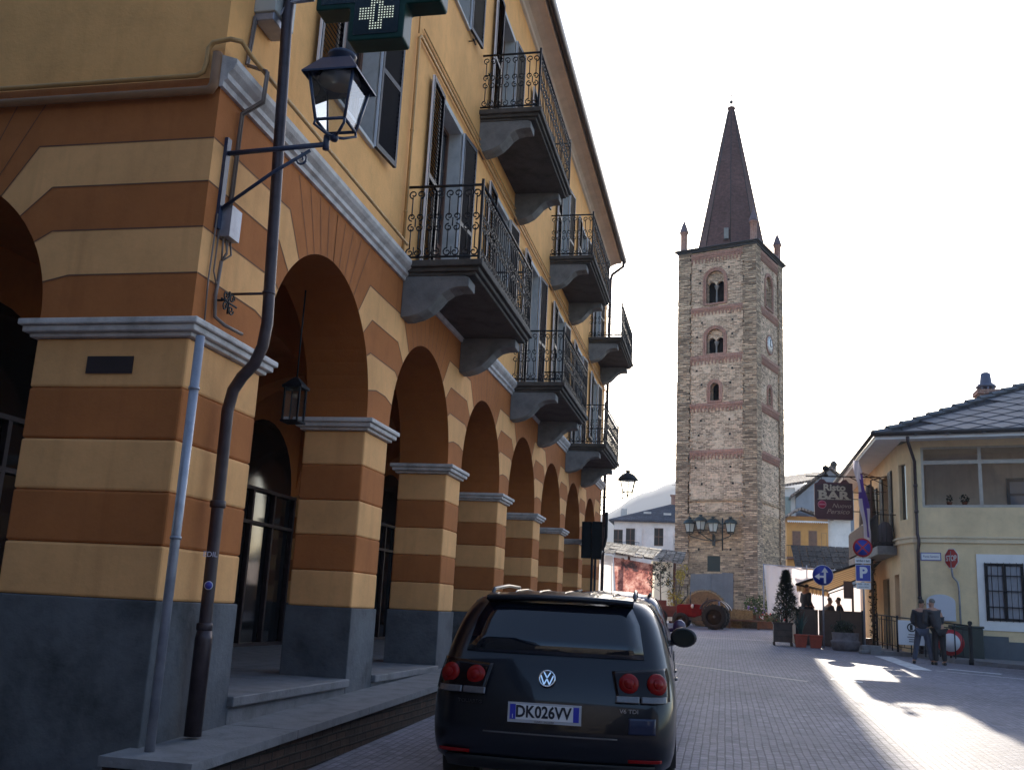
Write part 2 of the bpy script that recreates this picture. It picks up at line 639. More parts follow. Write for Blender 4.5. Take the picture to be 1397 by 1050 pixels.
def pier(x0, x1, y0, y1, zb, impost=True):
    mb = MB()
    for i in range(5):
        mb.box((x0, y0, BANDS[i] if i else BANDS[0]), (x1, y1, BANDS[i + 1] - .001), 0 if i % 2 == 0 else 1)
    p = mb.build('pier', [CREAM, BROWN], pal, world=True, bevel=.022)
    mb = MB()
    e = .018
    mb.box((x0 - e, y0 - e, zb), (x1 + e, y1 + e, BANDS[0] - .002))
    mb.build('plinth', PLINTH, p, bevel=.012)
    o = kids(p)[0]
    for v in o.data.vertices:
        v.co -= Vector(pal.location)
    mb = MB()
    for e, a, b in ((.045, 3.652, 3.69), (.09, 3.69, 3.745), (.12, 3.745, 3.80)):
        mb.box((x0 - e, y0 - e, a), (x1 + e, y1 + e, b - .0005))
    q = mb.build('impost', STONE, p, bevel=.012)
    for v in q.data.vertices:
        v.co -= Vector(pal.location)
    return p


pier(-5.72, XF, YC, 8.46, 0.1)                 # corner pier
for k in range(1, 8):
    pier(XB, XF, PL[k], PR[k], gz(PL[k]))
pier(-12.0, -8.42, YC, YC + .8, 0.0)

# inside of the arcade
mb = MB()
mb.quad((XBK, YC + .8, 0.6), (XBK, YE, 0.6), (XBK, YE, ZCEIL), (XBK, YC + .8, ZCEIL), 0)
mb.quad((XB, YC, ZCEIL), (XB, YE, ZCEIL), (XBK - .2, YE, ZCEIL), (XBK - .2, YC, ZCEIL), 1)
mb.quad((XB, YC, ZCEIL), (XF, YC, ZCEIL), (XF, YE, ZCEIL), (XB, YE, ZCEIL), 1)
for k in range(1, 7):                          # cross ribs of the vaults
    c = (PL[k] + PR[k]) / 2
    pl = [(XB, 3.8)] + [(-6.85 + 1.74 * math.cos(PI * i / 20), 3.8 + 1.5 * math.sin(PI * i / 20)) for i in range(21)] + [(XBK, 3.8), (XBK, ZCEIL), (XB, ZCEIL)]
    mb.prism(pl, lambda u, v, d: (u, d, v), c - .25, c + .25, 1)
# end wall of the passage with its open arch
pl = [(XB, 0.6), (XB, ZCEIL), (XBK, ZCEIL), (XBK, 0.6), (-8.1, 0.6), (-8.1, 3.6)] + [(-6.85 + 1.25 * math.cos(PI - PI * i / 16), 3.6 + 1.25 * math.sin(PI - PI * i / 16)) for i in range(17)] + [(-5.6, 0.6)]
mb.prism(pl, lambda u, v, d: (u, d, v), YE - .5, YE - .01, 0)
inn = mb.build('passage_walls', [SOFFIT, SOFFIT], pal, world=True)
for k in range(1, 7):                          # banded half piers on the back wall
    mb = MB()
    c = (PL[k] + PR[k]) / 2
    for i in range(5):
        mb.box((XBK, c - .42, BANDS[i]), (XBK + .3, c + .42, BANDS[i + 1] - .001), 0 if i % 2 == 0 else 1)
    mb.box((XBK, c - .43, .6), (XBK + .31, c + .43, 1.538), 2)
    mb.build('half_pier', [CREAM, BROWN, PLINTH], pal, world=True, bevel=.015)
for k in range(7):                             # shop fronts
    c = AC[k]
    fr = MB()
    x = XBK + .06
    for y in (c - 1.35, c - .45, c + .45, c + 1.35):
        fr.box((x, y - .035, ZFL), (x + .08, y + .035, 3.6))
    for z in (ZFL + .03, 2.95, 3.57):
        fr.box((x, c - 1.385, z - .03), (x + .09, c + 1.385, z + .03))
    s = fr.build('shop_front', PIPED, pal, world=True)
    g = MB()
    g.box((XBK + .01, c - 1.35, ZFL), (XBK + .05, c + 1.35, 3.57))
    g.prism([(1.35, 3.62)] + arc(0, 3.62, 1.3, 0, PI, 16) + [(-1.35, 3.62)], lambda u, v, d: (d, c + u, v), XBK + .01, XBK + .05)
    o = g.build('shop_glass', SHOPG, s)
    for v in o.data.vertices:
        v.co -= Vector(pal.location)
mb = MB()
mb.box((XBK - .2, YC + .02, .2), (XB, YE, ZFL - .001))
mb.build('passage_floor', SLABST, pal, world=True)
# raised stone thresholds between the piers
for k in range(7):
    mb = MB()
    y0, y1 = PR[k] + .03, (PL[k + 1] if k < 7 else YE) - .03
    mb.box((XB + .002, y0, .2), (XF + .02, y1, ZFL - .09), 0)
    mb.box((XB + .002, y0 - .005, ZFL - .088), (XF + .07, y1 + .005, ZFL + .002), 0)
    mb.build('threshold', SLABST, pal, world=True, bevel=.012)

# string course over the arcade
prof = [(0, 5.90), (.035, 5.90), (.04, 5.95), (.075, 5.97), (.075, 6.02), (.12, 6.06), (.145, 6.10), (.145, 6.15), (.0, 6.20)]
mb = MB()
mb.prism(prof, lambda u, v, d: (XF + u, d, v), YC - .03, YE)
mb.build('string_course', STONE, pal, world=True)
# upper wall with openings
FL1, FL2 = 6.16, 10.26
opens = []
WIN = []
for y, kind in ((10.1, 'w'), (14.03, 'b'), (17.75, 'w'), (21.2, 'b'), (24.95, 'w'), (28.55, 'b'), (32.3, 'w')):
    WIN.append((y, 7.12 if kind == 'w' else FL1 + .05, 9.25, kind))
for y, kind in ((10.1, 'w'), (14.0, 'w'), (17.5, 'b'), (21.2, 'w'), (24.95, 'b'), (28.6, 'w'), (32.35, 'b')):
    WIN.append((y, 11.2 if kind == 'w' else FL2 + .05, 13.1, kind))
OW = .6
for y, z0, z1, kd in WIN:
    opens.append((y - OW, y + OW, z0, z1))


def holed(mb, a0, a1, z0, z1, holes, fn, depth, mi=0, mr=1):
    ys = sorted({a0, a1} | {h[0] for h in holes} | {h[1] for h in holes})
    zs = sorted({z0, z1} | {h[2] for h in holes} | {h[3] for h in holes})
    for ya, yb in zip(ys, ys[1:]):
        for za, zb in zip(zs, zs[1:]):
            cy, cz = (ya + yb) / 2, (za + zb) / 2
            if any(h[0] < cy < h[1] and h[2] < cz < h[3] for h in holes):
                continue
            mb.quad(fn(ya, za, 0), fn(yb, za, 0), fn(yb, zb, 0), fn(ya, zb, 0), mi)
    for h in holes:
        a, b, c, d = h
        for (p, q) in (((a, c), (b, c)), ((b, c), (b, d)), ((b, d), (a, d)), ((a, d), (a, c))):
            mb.quad(fn(p[0], p[1], 0), fn(q[0], q[1], 0), fn(q[0], q[1], -depth), fn(p[0], p[1], -depth), mr)


mb = MB()
holed(mb, YC, YE, 6.001, 14.95, opens, lambda a, z, d: (XF + d, a, z), .28, 0, 1)
mb.quad((XF, YC, 6.001), (-16, YC, 6.001), (-16, YC, 14.95), (XF, YC, 14.95), 0)
mb.quad((XF, YE, gz(YE)), (-16, YE, gz(YE)), (-16, YE, 14.95), (XF, YE, 14.95), 0)
mb.quad((-16, YC, 0), (-16, YE, 0), (-16, YE, 14.95), (-16, YC, 14.95), 0)
mb.quad((XBK - .01, YC + .8, ZCEIL + .1), (XBK - .01, YE, ZCEIL + .1), (-16, YE, ZCEIL + .1), (-16, YC + .8, ZCEIL + .1), 0)
mb.build('upper_wall', [UPPER, GREYW], pal, world=True, fixn=False)

# windows and french windows: joinery > pane, shutters, sill
protoW = {}


def louvre(mb, y0, z0, w, h, x0=0.0, sgn=1):
    """one louvred leaf folded back on the wall, in the y-z plane"""
    t = .045
    for (a, b) in ((y0, y0 + .05), (y0 + w - .05, y0 + w)):
        mb.box((x0, a, z0), (x0 + t, b, z0 + h), 0)
    for z in (z0, z0 + h * .48, z0 + h - .07):
        mb.box((x0 + .001, y0 + .05, z), (x0 + t - .001, y0 + w - .05, z + .07), 0)
    n = int(h / .062)
    for i in range(1, n):
        z = z0 + i * h / n
        mb.add([(x0 + .004, y0 + .05, z - .012), (x0 + .004, y0 + w - .05, z - .012), (x0 + t - .004, y0 + w - .05, z + .035), (x0 + t - .004, y0 + .05, z + .035)], [(0, 1, 2, 3)], 0)
        mb.add([(x0 + .004, y0 + .05, z - .020), (x0 + .004, y0 + w - .05, z - .020), (x0 + t - .004, y0 + w - .05, z + .027), (x0 + t - .004, y0 + .05, z + .027)], [(3, 2, 1, 0)], 0)
    e = .011
    for (a, b) in ((y0 - e, y0), (y0 + w, y0 + w + e)):      # pale strip painted in for light caught on the edge
        mb.box((x0 + .008, a, z0), (x0 + t - .008, b, z0 + h), 1)


def window(y, z0, z1, kd):
    h = z1 - z0
    key = (kd, round(h, 2))
    if key in protoW:
        o = copy_tree(protoW[key], pal)
    else:
        fr = MB()
        x = -.26
        for (a, b) in ((-OW, -OW + .07), (-.035, .035), (OW - .07, OW)):
            fr.box((x, a, 0), (x + .06, b, h))
        for z in (0, h - .07) if kd == 'w' else (0, h * .32, h - .07):
            fr.box((x + .001, -OW + .07, z), (x + .059, -.035, z + .07))
            fr.box((x + .001, .035, z), (x + .059, OW - .07, z + .07))
        if kd == 'b':
            fr.box((x + .01, -OW + .07, .07), (x + .04, -.035, h * .32))
            fr.box((x + .01, .035, .07), (x + .04, OW - .07, h * .32))
        o = fr.build('window' if kd == 'w' else 'french_window', WOOD, pal)
        g = MB()
        g.box((x + .015, -OW + .07, .07 if kd == 'w' else h * .32), (x + .03, -.035, h - .07))
        g.box((x + .015, .035, .07 if kd == 'w' else h * .32), (x + .03, OW - .07, h - .07))
        g.build('pane', PANE, o)
        sw = .62
        for s in (-1, 1):
            m2 = MB()
            louvre(m2, 0, 0, sw, h + .04)
            ang = R(14) * (1 if s > 0 else -1)
            sh = m2.build('shutter', [SHUT, SHUTGLINT], o, fixn=False)
            if s > 0:
                sh.location = (.03, OW + .02, -.02)
                sh.rotation_euler = (0, 0, -R(5))
            else:
                sh.location = (.03, -OW - .02, -.02)
                sh.rotation_euler = (0, 0, PI + R(1.5))
                sh.location.x = .075
        sl = MB()
        sl.box((-.27, -OW - .02, -.05), (.05 if kd == 'w' else .0, OW + .02, 0))
        sl.build('sill', GREYW, o, bevel=.008)
        tr = MB()
        e = .09
        for (a, b, c, d) in ((-OW - e, -OW, 0, h + e), (OW, OW + e, 0, h + e), (-OW, OW, h, h + e)):
            tr.box((.0, a, c), (.012, b, d))
        tr.build('surround', GREYW, o)
        protoW[key] = o
    o.location = (0, y - YC, z0 - .5)
    return o


for w in WIN:
    window(*w)

# balconies
HB = 1.83


def scroll(mb, cy, cz, r, a0, turns, sgn, pl, rad=.011):
    pts = []
    n = int(10 * turns)
    for i in range(n + 1):
        t = i / n
        a = a0 + sgn * t * turns * 2 * PI
        rr = r * (1 - .72 * t)
        pts.append(pl(cy + rr * math.cos(a), cz + rr * math.sin(a)))
    mb.tube(pts, rad, 4, smooth=False)


def rail_run(mb, pl, L, H, n):
    """n ornamented panels along length L"""
    w = L / n
    for i in range(n):
        c = (i + .5) * w
        for s in (-1, 1):
            q = c + s * w * .22
            mb.tube([pl(q, .17), pl(q, H * .43)], .010, 4)
            mb.tube([pl(q, H * .60), pl(q, H - .15)], .010, 4)
            for zc, sg in ((.12, 1), (H - .11, -1)):
                scroll(mb, c + s * w * .20, zc, w * .24, (PI / 2 if sg > 0 else -PI / 2), 1.15, -s * sg, pl)
            for sg in (-1, 1):
                scroll(mb, c + s * w * .2, H * .515 + sg * .08, w * .22, -sg * PI / 2, 1.1, s * sg, pl)
        mb.tube([pl(c, .08), pl(c, .2)], .009, 4)
        mb.tube([pl(c, H * .46), pl(c, H * .57)], .011, 4)


def balcony(y, z):
    s = MB()
    s.box((0, -HB, -.09), (1.12, HB, 0))
    s.box((0, -HB + .05, -.15), (1.07, HB - .05, -.0905))
    s.box((0, -HB + .09, -.20), (1.02, HB - .09, -.1505))
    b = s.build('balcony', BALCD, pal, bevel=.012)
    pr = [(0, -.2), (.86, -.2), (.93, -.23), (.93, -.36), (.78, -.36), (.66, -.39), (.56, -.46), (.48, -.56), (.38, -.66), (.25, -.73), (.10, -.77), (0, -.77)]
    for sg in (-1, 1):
        c = MB()
        yy = sg * (HB - .27)
        c.prism(pr, lambda u, v, d: (u, d, v), yy - .17, yy + .17)
        c.build('bracket', BALC, b, bevel=.012)
    rl = MB()
    H = 1.08
    xo = 1.06
    for zz, rr in ((H, .02), (.055, .017)):
        rl.tube([(0, -HB + .05, zz), (xo, -HB + .05, zz)], rr, 4)
        rl.tube([(0, HB - .05, zz), (xo, HB - .05, zz)], rr, 4)
        rl.tube([(xo, -HB + .05, zz), (xo, HB - .05, zz)], rr, 4)
    for sg in (-1, 1):
        rl.box((xo - .018, sg * (HB - .05) - .018, 0), (xo + .018, sg * (HB - .05) + .018, H + .08))
        rail_run(rl, lambda u, v, sg=sg: (u, sg * (HB - .05), v), xo, H, 4)
    rail_run(rl, lambda u, v: (xo, -HB + .05 + u, v), 2 * HB - .1, H, 13)
    rl.build('railing', IRON, b, fixn=False)
    return b


b0 = None
for y, z in ((14.03, FL1), (21.2, FL1), (28.55, FL1), (17.5, FL2), (24.95, FL2), (32.35, FL2)):
    b = balcony(y, z) if b0 is None else copy_tree(b0, pal)
    b0 = b0 or b
    b.location = (0, y - YC, z - .5)

# eaves: coved cornice, soffit board, gutter, roof
mb = MB()
prof = [(0, 14.22), (.05, 14.24), (.07, 14.30), (.14, 14.36), (.30, 14.42), (.44, 14.44), (.46, 14.42), (.49, 14.42), (.49, 14.55), (0, 14.95)]
mb.prism(prof, lambda u, v, d: (XF + u, d, v), YC - .4, YE + .1)
mb.build('eaves_cornice', plaster('pale cornice plaster', (.74, .60, .48), amt=.2), pal, world=True)
mb = MB()
gp = [(.50, 14.50)] + [(.585 + .085 * math.cos(PI + PI * i / 10), 14.52 + .10 * math.sin(PI + PI * i / 10)) for i in range(11)] + [(.67, 14.58), (.50, 14.58)]
mb.prism(gp, lambda u, v, d: (XF + u, d, v), YC - .5, YE + .12)
mb.build('gutter', PIPED, pal, world=True)
mb = MB()
mb.quad((XF + .62, YC - .5, 14.60), (XF + .62, YE + .2, 14.60), (-10.2, YE + .2, 17.4), (-10.2, YC - .5, 17.4))
mb.quad((-10.2, YC - .5, 17.4), (-10.2, YE + .2, 17.4), (-16.5, YE + .2, 14.6), (-16.5, YC - .5, 14.6))
mb.quad((XF + .62, YC - .5, 14.50), (XF + .62, YE + .2, 14.50), (XF + .62, YE + .2, 14.60), (XF + .62, YC - .5, 14.60))
mb.add([(XF + .62, YE + .2, 14.6), (-10.2, YE + .2, 17.4), (-16.5, YE + .2, 14.6)], [(0, 1, 2)])
mb.add([(XF + .62, YC - .5, 14.6), (-10.2, YC - .5, 17.4), (-16.5, YC - .5, 14.6)], [(0, 1, 2)])
mb.build('roof', SLATE, pal, world=True)

# pipes fixed to the building
mb = MB()
mb.tube([(-3.99, 7.70, 14.5), (-4.0, 7.7, 9.5), (-4.03, 7.70, 6.87), (-3.90, 7.70, 3.93), (-3.92, 7.70, 3.72), (-3.98, 7.70, 3.56), (-4.08, 7.70, 3.45), (-4.15, 7.70, 3.33), (-4.18, 7.70, 3.15), (-4.17, 7.70, 2.4), (-4.16, 7.7, 1.1), (-4.16, 7.7, .5)], .052, 14)
dp = mb.build('downpipe', PIPED, pal, world=True)
dp['label'] = 'dark brown downpipe with an elbow under the impost'
for nm, prf, q in (('pipe_collar', [(.062, -.03), (.066, -.02), (.066, .02), (.062, .03)], (-4.17, 7.7, 2.35)), ('pipe_collar', [(.062, -.03), (.066, -.02), (.066, .02), (.062, .03)], (-4.165, 7.7, 1.35)), ('pipe_shoe', [(.07, -.4), (.07, .35), (.06, .42)], (-4.16, 7.7, .9)), ('pipe_collar', [(.058, -.012), (.058, .012)], (-3.915, 7.7, 4.2))):
    mb = MB()
    mb.lathe(prf, Vector(q) - Vector(pal.location), 14)
    if nm == 'pipe_collar' and q[2] > 4:
        mb.tube([Vector((-3.93, 7.7, 4.2)) - Vector(pal.location), Vector((-4.3, 7.7, 4.2)) - Vector(pal.location)], .012, 6)
    mb.build(nm, PIPED, dp)
st = text('sticker_lettering', 'EDIL', .06, mat('sticker white', (.6, .6, .75), .6), dp, frame_mtx(Vector((-4.155, 7.642, 1.93)) - Vector(pal.location), (1, 0.25, 0), (0, 0, 1)), .001)
mb = MB()
mb.lathe([(.030, -.001), (.030, .001)], (0, 0, 0), 20, 0, axis='y')
mb.lathe([(.036, -.0005), (.036, .0005)], (0, 0, 0), 20, 1, axis='y')
mb.xform(Matrix.Translation(Vector((-4.14, 7.644, 1.68)) - Vector(pal.location)) @ Matrix.Rotation(R(12), 4, 'Z'))
mb.build('round_sticker', [mat('sticker blue', (.05, .06, .35), .5), mat('sticker rim', (.6, .6, .7), .5)], dp)

mb = MB()
mb.tube([(-4.14, 7.05, 3.63), (-4.14, 7.05, .46)], .038, 12)
for z in (3.2, 2.02):
    mb.lathe([(.044, -.012), (.044, .012)], (-4.14, 7.05, z), 12)
g = mb.build('corner_pipe', PIPEG, pal, world=True)
g['label'] = 'pale grey cable pipe on the corner'

mb = MB()
mb.tube([(-16, 7.08, 5.99), (-4.50, 7.08, 5.99), (-4.44, 7.08, 6.02), (-4.42, 7.08, 6.10), (-4.42, 7.08, 6.24), (-4.38, 7.08, 6.30), (-4.20, 7.05, 6.30), (-4.12, 7.10, 6.30), (-4.12, 7.3, 6.27), (-4.14, 11.9, 6.27)], .022, 8)
mb.tube([(-4.25, 12.05, 6.2), (-4.25, 12.05, 9.42), (-4.25, 12.12, 9.5), (-4.25, YE, 9.5)], .022, 8)
for z in (6.8, 8.0):
    mb.lathe([(.03, -.012), (.03, .012)], (-4.25, 12.05, z), 8)
for dz in (.12, .22):
    mb.tube([(-4.27, 12.3, 9.5 + dz), (-4.27, YE, 9.5 + dz)], .012, 6)
mb.tube([(-4.26, 12.05, 9.5), (-4.26, 12.05, 14.3)], .012, 6)
mb.build('gas_pipes', PIPEY, pal, world=True)
mb = MB()
mb.tube([(-16, 7.09, 5.85), (-4.36, 7.09, 5.85), (-4.33, 7.09, 5.9), (-4.33, 7.09, 6.20)], .042, 10)
mb.build('side_pipe', PIPEB, pal, world=True)
mb = MB()
mb.box((-5.2, 7.14, 3.345), (-4.775, 7.153, 3.49))
mb.xform(Matrix.Translation((0, -.004, 0)))
mb.build('wall_plate', mat('dark bronze plate', (.03, .018, .02), .5), pal, world=True)
# junction box and cables on the corner
mb = MB()
mb.box((-4.3, 7.38, 4.62), (-4.18, 7.56, 4.90), 0)
for i, y in enumerate((7.41, 7.45, 7.49, 7.53)):
    mb.tube([(-4.25, y, 4.64), (-4.25 + .02 * (i % 2), y + .01, 4.5), (-4.27, 7.46, 4.42)], .009, 5, 1)
mb.tube([(-4.27, 7.46, 4.42), (-4.275, 7.44, 4.1), (-4.27, 7.46, 3.92), (-4.2, 7.52, 3.86), (-4.18, 7.8, 3.86)], .016, 6, 1)
mb.tube([(-4.28, 7.32, 4.8), (-4.28, 7.30, 4.2), (-4.28, 7.32, 3.84)], .008, 5, 1)
mb.tube([(-4.28, 7.38, 4.8), (-4.28, 7.37, 4.3), (-4.27, 7.42, 4.2), (-4.27, 7.46, 4.26)], .008, 5, 1)
for dy in (0, .035):
    mb.tube([(-4.28, 7.5 + dy, 4.9), (-4.27, 7.5 + dy, 5.84), (-4.08, 7.5 + dy, 5.95), (-4.07, 7.5 + dy, 6.25), (-4.28, 7.5 + dy, 6.33), (-4.28, 7.55 + dy, 6.85)], .013, 6, 1)
mb.build('junction_box', [PIPEG, mat('cable grey', (.17, .13, .11), .6)], pal, world=True)
mb = MB()
mb.box((-4.3, 7.55, 6.9), (-4.08, 7.95, 7.3), 0)
mb.box((-4.295, 7.57, 6.82), (-4.1, 7.93, 6.9), 1)
mb.build('meter_box', [mat('grey cabinet', (.42, .43, .4), .5), PIPEG], pal, world=True, bevel=.01)
# wrought hook holding the pipe
mb = MB()
for cy, cz, s in ((7.52, 4.03, 1), (7.52, 4.13, -1), (7.63, 4.03, -1), (7.63, 4.13, 1)):
    scroll(mb, cy, cz, .045, 0, 1.2, s, lambda u, v: (-4.22, u, v), .008)
mb.tube([(-4.22, 7.45, 4.08), (-4.22, 7.72, 4.08)], .01, 5)
mb.tube([(-4.22, 7.575, 3.98), (-4.22, 7.575, 4.18)], .01, 5)
mb.tube([(-4.3, 7.5, 4.08), (-4.22, 7.5, 4.08)], .01, 5)
mb.build('iron_hook', IRON, pal, world=True)
# shutter stops on the upper wall
for y, z in ((14.72, 11.02), (15.9, 11.05), (13.2, 11.02)):
    mb = MB()
    mb.tube([(-4.3, y, z), (-4.2, y, z), (-4.18, y, z + .06)], .012, 5)
    mb.tube([(-4.2, y - .09, z - .02), (-4.2, y, z), (-4.2, y + .09, z - .02)], .014, 5)
    mb.build('shutter_hook', IRON, pal, world=True)
# far-end downpipe of the palazzo
mb = MB()
mb.tube([(-3.72, YE - .1, 14.45), (-3.75, YE + .05, 14.3), (-4.15, YE + .06, 14.0), (-4.2, YE + .06, 13.8), (-4.2, YE + .06, 1.0)], .055, 8)
mb.build('far_downpipe', PIPED, pal, world=True)

# ------------------------------------------------------------------ raised pavement
mb = MB()


def zs_(y):
    return .46 + .027 * (y - 7.0)


ys = [6.74 + i * (35.6 - 6.74) / 16 for i in range(17)]
top, bot = [], []
for i, (ya, yb) in enumerate(zip(ys, ys[1:])):
    x0a = -4.35
    xo = -3.62
    mb.add([(x0a, ya, zs_(ya)), (xo, ya, zs_(ya)), (xo, yb - .012, zs_(yb)), (x0a, yb - .012, zs_(yb)),
            (x0a, ya, zs_(ya) - .07), (xo, ya, zs_(ya) - .07), (xo, yb - .012, zs_(yb) - .07), (x0a, yb - .012, zs_(yb) - .07)],
           [(0, 1, 2, 3), (7, 6, 5, 4), (0, 4, 5, 1), (1, 5, 6, 2), (2, 6, 7, 3), (3, 7, 4, 0)], 0)
mb.box((-4.35, 6.80, -.4), (-3.66, 6.83, zs_(6.8) - .071), 1)
mb.add([(-3.66, 6.80, -.3), (-3.66, 35.6, .7), (-3.66, 35.6, zs_(35.6) - .071), (-3.66, 6.80, zs_(6.8) - .071)], [(0, 1, 2, 3)], 1)
KERBW = masonry('old brick kerb wall', (.07, .04, .03), (.045, .032, .027), (.03, .026, .024), .24, .075, .012, .02, .6)
pv = mb.build('pavement', [SLABST, KERBW])
tag(pv, None, None, kind='structure')
mb = MB()
mb.box((-7.2, 6.25, -.2), (-5.55, 7.12, .22))
mb.box((-7.25, 6.20, .221), (-5.5, 7.12, .30))
mb.box((-7.0, 6.6, .301), (-5.9, 7.12, .46))
stp = mb.build('stone_step', SLABST, None, bevel=.02)
tag(stp, 'worn grey stone step at the foot of the side wall', 'step')
# ================================================================== lanterns and the pharmacy cross
def lantern(parent, c, s, m_metal, sq=True, dome=False, phase=.5, glass=None):
    """four-sided street lantern, c = centre of its base, s = overall height"""
    n = 4 if sq else 6
    k = 1.0
    b, t = .22 * s, .36 * s                   # half widths (corner radius) at the foot and the eave
    z0, z1 = .13 * s, .62 * s
    fr = MB()
    for j in range(n):
        a = 2 * PI * (j + phase) / n
        a2 = 2 * PI * (j + 1 + phase) / n
        p0 = (c[0] + b * math.cos(a), c[1] + b * math.sin(a), c[2] + z0)
        p1 = (c[0] + t * .93 * math.cos(a), c[1] + t * .93 * math.sin(a), c[2] + z1)
        q0 = (c[0] + b * math.cos(a2), c[1] + b * math.sin(a2), c[2] + z0)
        fr.tube([p0, p1], .014 * s / .8, 5)
        fr.tube([p0, q0], .014 * s / .8, 5)
        fr.tube([p0, (c[0] + b * 1.05 * math.cos(a), c[1] + b * 1.05 * math.sin(a), c[2] + z0 - .05 * s), (c[0] + b * .45 * math.cos(a), c[1] + b * .45 * math.sin(a), c[2] + .02 * s), (c[0], c[1], c[2])], .013 * s / .8, 5)
    fr.lathe([(.03 * s, -.04 * s), (.05 * s, 0), (.03 * s, .03 * s)], c, 10)
    fo = fr.build('lantern_frame', m_metal, parent)
    g = MB()
    for j in range(n):
        a, a2 = 2 * PI * (j + phase) / n, 2 * PI * (j + 1 + phase) / n
        g.quad((c[0] + b * .97 * math.cos(a), c[1] + b * .97 * math.sin(a), c[2] + z0), (c[0] + b * .97 * math.cos(a2), c[1] + b * .97 * math.sin(a2), c[2] + z0),
               (c[0] + t * .9 * math.cos(a2), c[1] + t * .9 * math.sin(a2), c[2] + z1), (c[0] + t * .9 * math.cos(a), c[1] + t * .9 * math.sin(a), c[2] + z1))
    g.build('lantern_glass', glass or GLASS, parent)
    h = MB()
    if dome:
        h.lathe([(t * 1.22, z1 - .01), (t * 1.1, z1 + .03 * s), (t * .95, z1 + .12 * s), (t * .70, z1 + .21 * s), (t * .38, z1 + .27 * s), (t * .22, z1 + .28 * s), (t * .22, z1 + .31 * s), (t * .34, z1 + .33 * s), (t * .28, z1 + .37 * s), (.001, z1 + .40 * s)], c, 12)
        h.lathe([(t * 1.15, z1 - .015), (t * .3, z1 + .15 * s)], c, 12)
    else:
        h.lathe([(t * 1.16, z1 - .02 * s), (t * 1.16, z1), (t * .62, z1 + .20 * s), (t * .55, z1 + .20 * s), (t * 1.05, z1 - .01)], c, 4, smooth=False, phase=phase, caps=False)
        h.lathe([(t * .62, z1 + .195 * s), (t * .62, z1 + .205 * s)], c, 4, smooth=False, phase=phase)
        h.lathe([(t * .34, z1 + .2 * s), (t * .36, z1 + .27 * s), (t * .42, z1 + .28 * s), (t * .42, z1 + .31 * s), (t * .2, z1 + .36 * s), (.001, z1 + .38 * s)], c, 14)
        h.lathe([(t * .62, z1 + .0), (t * .45, z1 + .16 * s), (.001, z1 + .17 * s)], c, 14, 1)
    h.build('lantern_hood', [m_metal, mat('reflector', (.3, .32, .34), .3, metal=.7)], parent)


lp = thing('wall_lantern', 'large four-sided lantern on an iron bracket at the corner of the striped building', 'street lamp', (-4.28, 7.36, 5.1))
mb = MB()
mb.box((-.02, -.035, -.42), (.012, .035, .42))
mb.tube([(0, 0, .28), (.92, 0, .32)], .022, 8)
mb.tube([(0, 0, -.24), (.45, 0, .08), (.78, 0, .27)], .016, 8)
scroll(mb, .70, .19, .06, PI / 2, 1.3, -1, lambda u, v: (u, 0, v), .01)
mb.tube([(.92, 0, .27), (.92, 0, .40)], .028, 8)
mb.build('bracket', LAMPG, lp)
lantern(lp, (.99, 0, .38), .84, LAMPG)

fl = thing('wall_lantern', 'small dark domed lantern on a bracket at the far end of the striped building', 'street lamp', (-4.28, 34.9, 5.6))
mb = MB()
mb.box((-.02, -.03, -.5), (.012, .03, .2))
mb.tube([(0, 0, .05), (.95, 0, .05)], .02, 6)
mb.tube([(0, 0, -.42), (.8, 0, .04)], .015, 6)
scroll(mb, .72, -.04, .06, PI / 2, 1.2, -1, lambda u, v: (u, 0, v), .01)
mb.tube([(.93, 0, .03), (.93, 0, .16)], .025, 6)
mb.build('bracket', IRON, fl)
lantern(fl, (.93, 0, .13), .88, IRON, sq=False, dome=True)

hl = thing('hanging_lantern', 'dark boxy lantern hanging under the first arch of the arcade', 'lantern', (-4.87, 10.5, 3.6))
mb = MB()
for sx in (-1, 1):
    for sy in (-1, 1):
        mb.box((sx * .09 - .01, sy * .09 - .01, 0), (sx * .09 + .01, sy * .09 + .01, .38))
mb.box((-.11, -.11, -.02), (.11, .11, .0))
mb.box((-.12, -.12, .38), (.12, .12, .41))
mb.lathe([(.16, .411), (.05, .5), (.02, .52)], (0, 0, 0), 4, smooth=False, phase=.5)
mb.tube([(0, 0, .5), (0, 0, 1.68)], .01, 6)
mb.build('lantern_frame', IRON, hl)
mb = MB()
mb.box((-.085, -.085, .0), (.085, .085, .38))
mb.build('lantern_glass', GLASS, hl)

# pharmacy cross
ph = thing('pharmacy_sign', 'dark green pharmacy cross with white LED dots on the ochre wall', 'shop sign', (-4.28, 7.7, 6.95))


def cross_poly(h, a, r):
    pts = []
    base = [(a, h), (a, a), (h, a), (h, -a), (a, -a), (a, -h), (-a, -h), (-a, -a), (-h, -a), (-h, a), (-a, a), (-a, h)]
    n = len(base)
    for i in range(n):
        p0, p, p1 = Vector(base[i - 1]), Vector(base[i]), Vector(base[(i + 1) % n])
        d0, d1 = (p0 - p).normalized(), (p1 - p).normalized()
        convex = abs(p.x) == h or abs(p.y) == h
        rr = r if convex else r * .35
        s, e = p + d0 * rr, p + d1 * rr
        for t in (0, .25, .5, .75, 1):
            q = s * (1 - t) ** 2 + p * 2 * t * (1 - t) + e * t * t
            pts.append((q.x, q.y))
    return pts


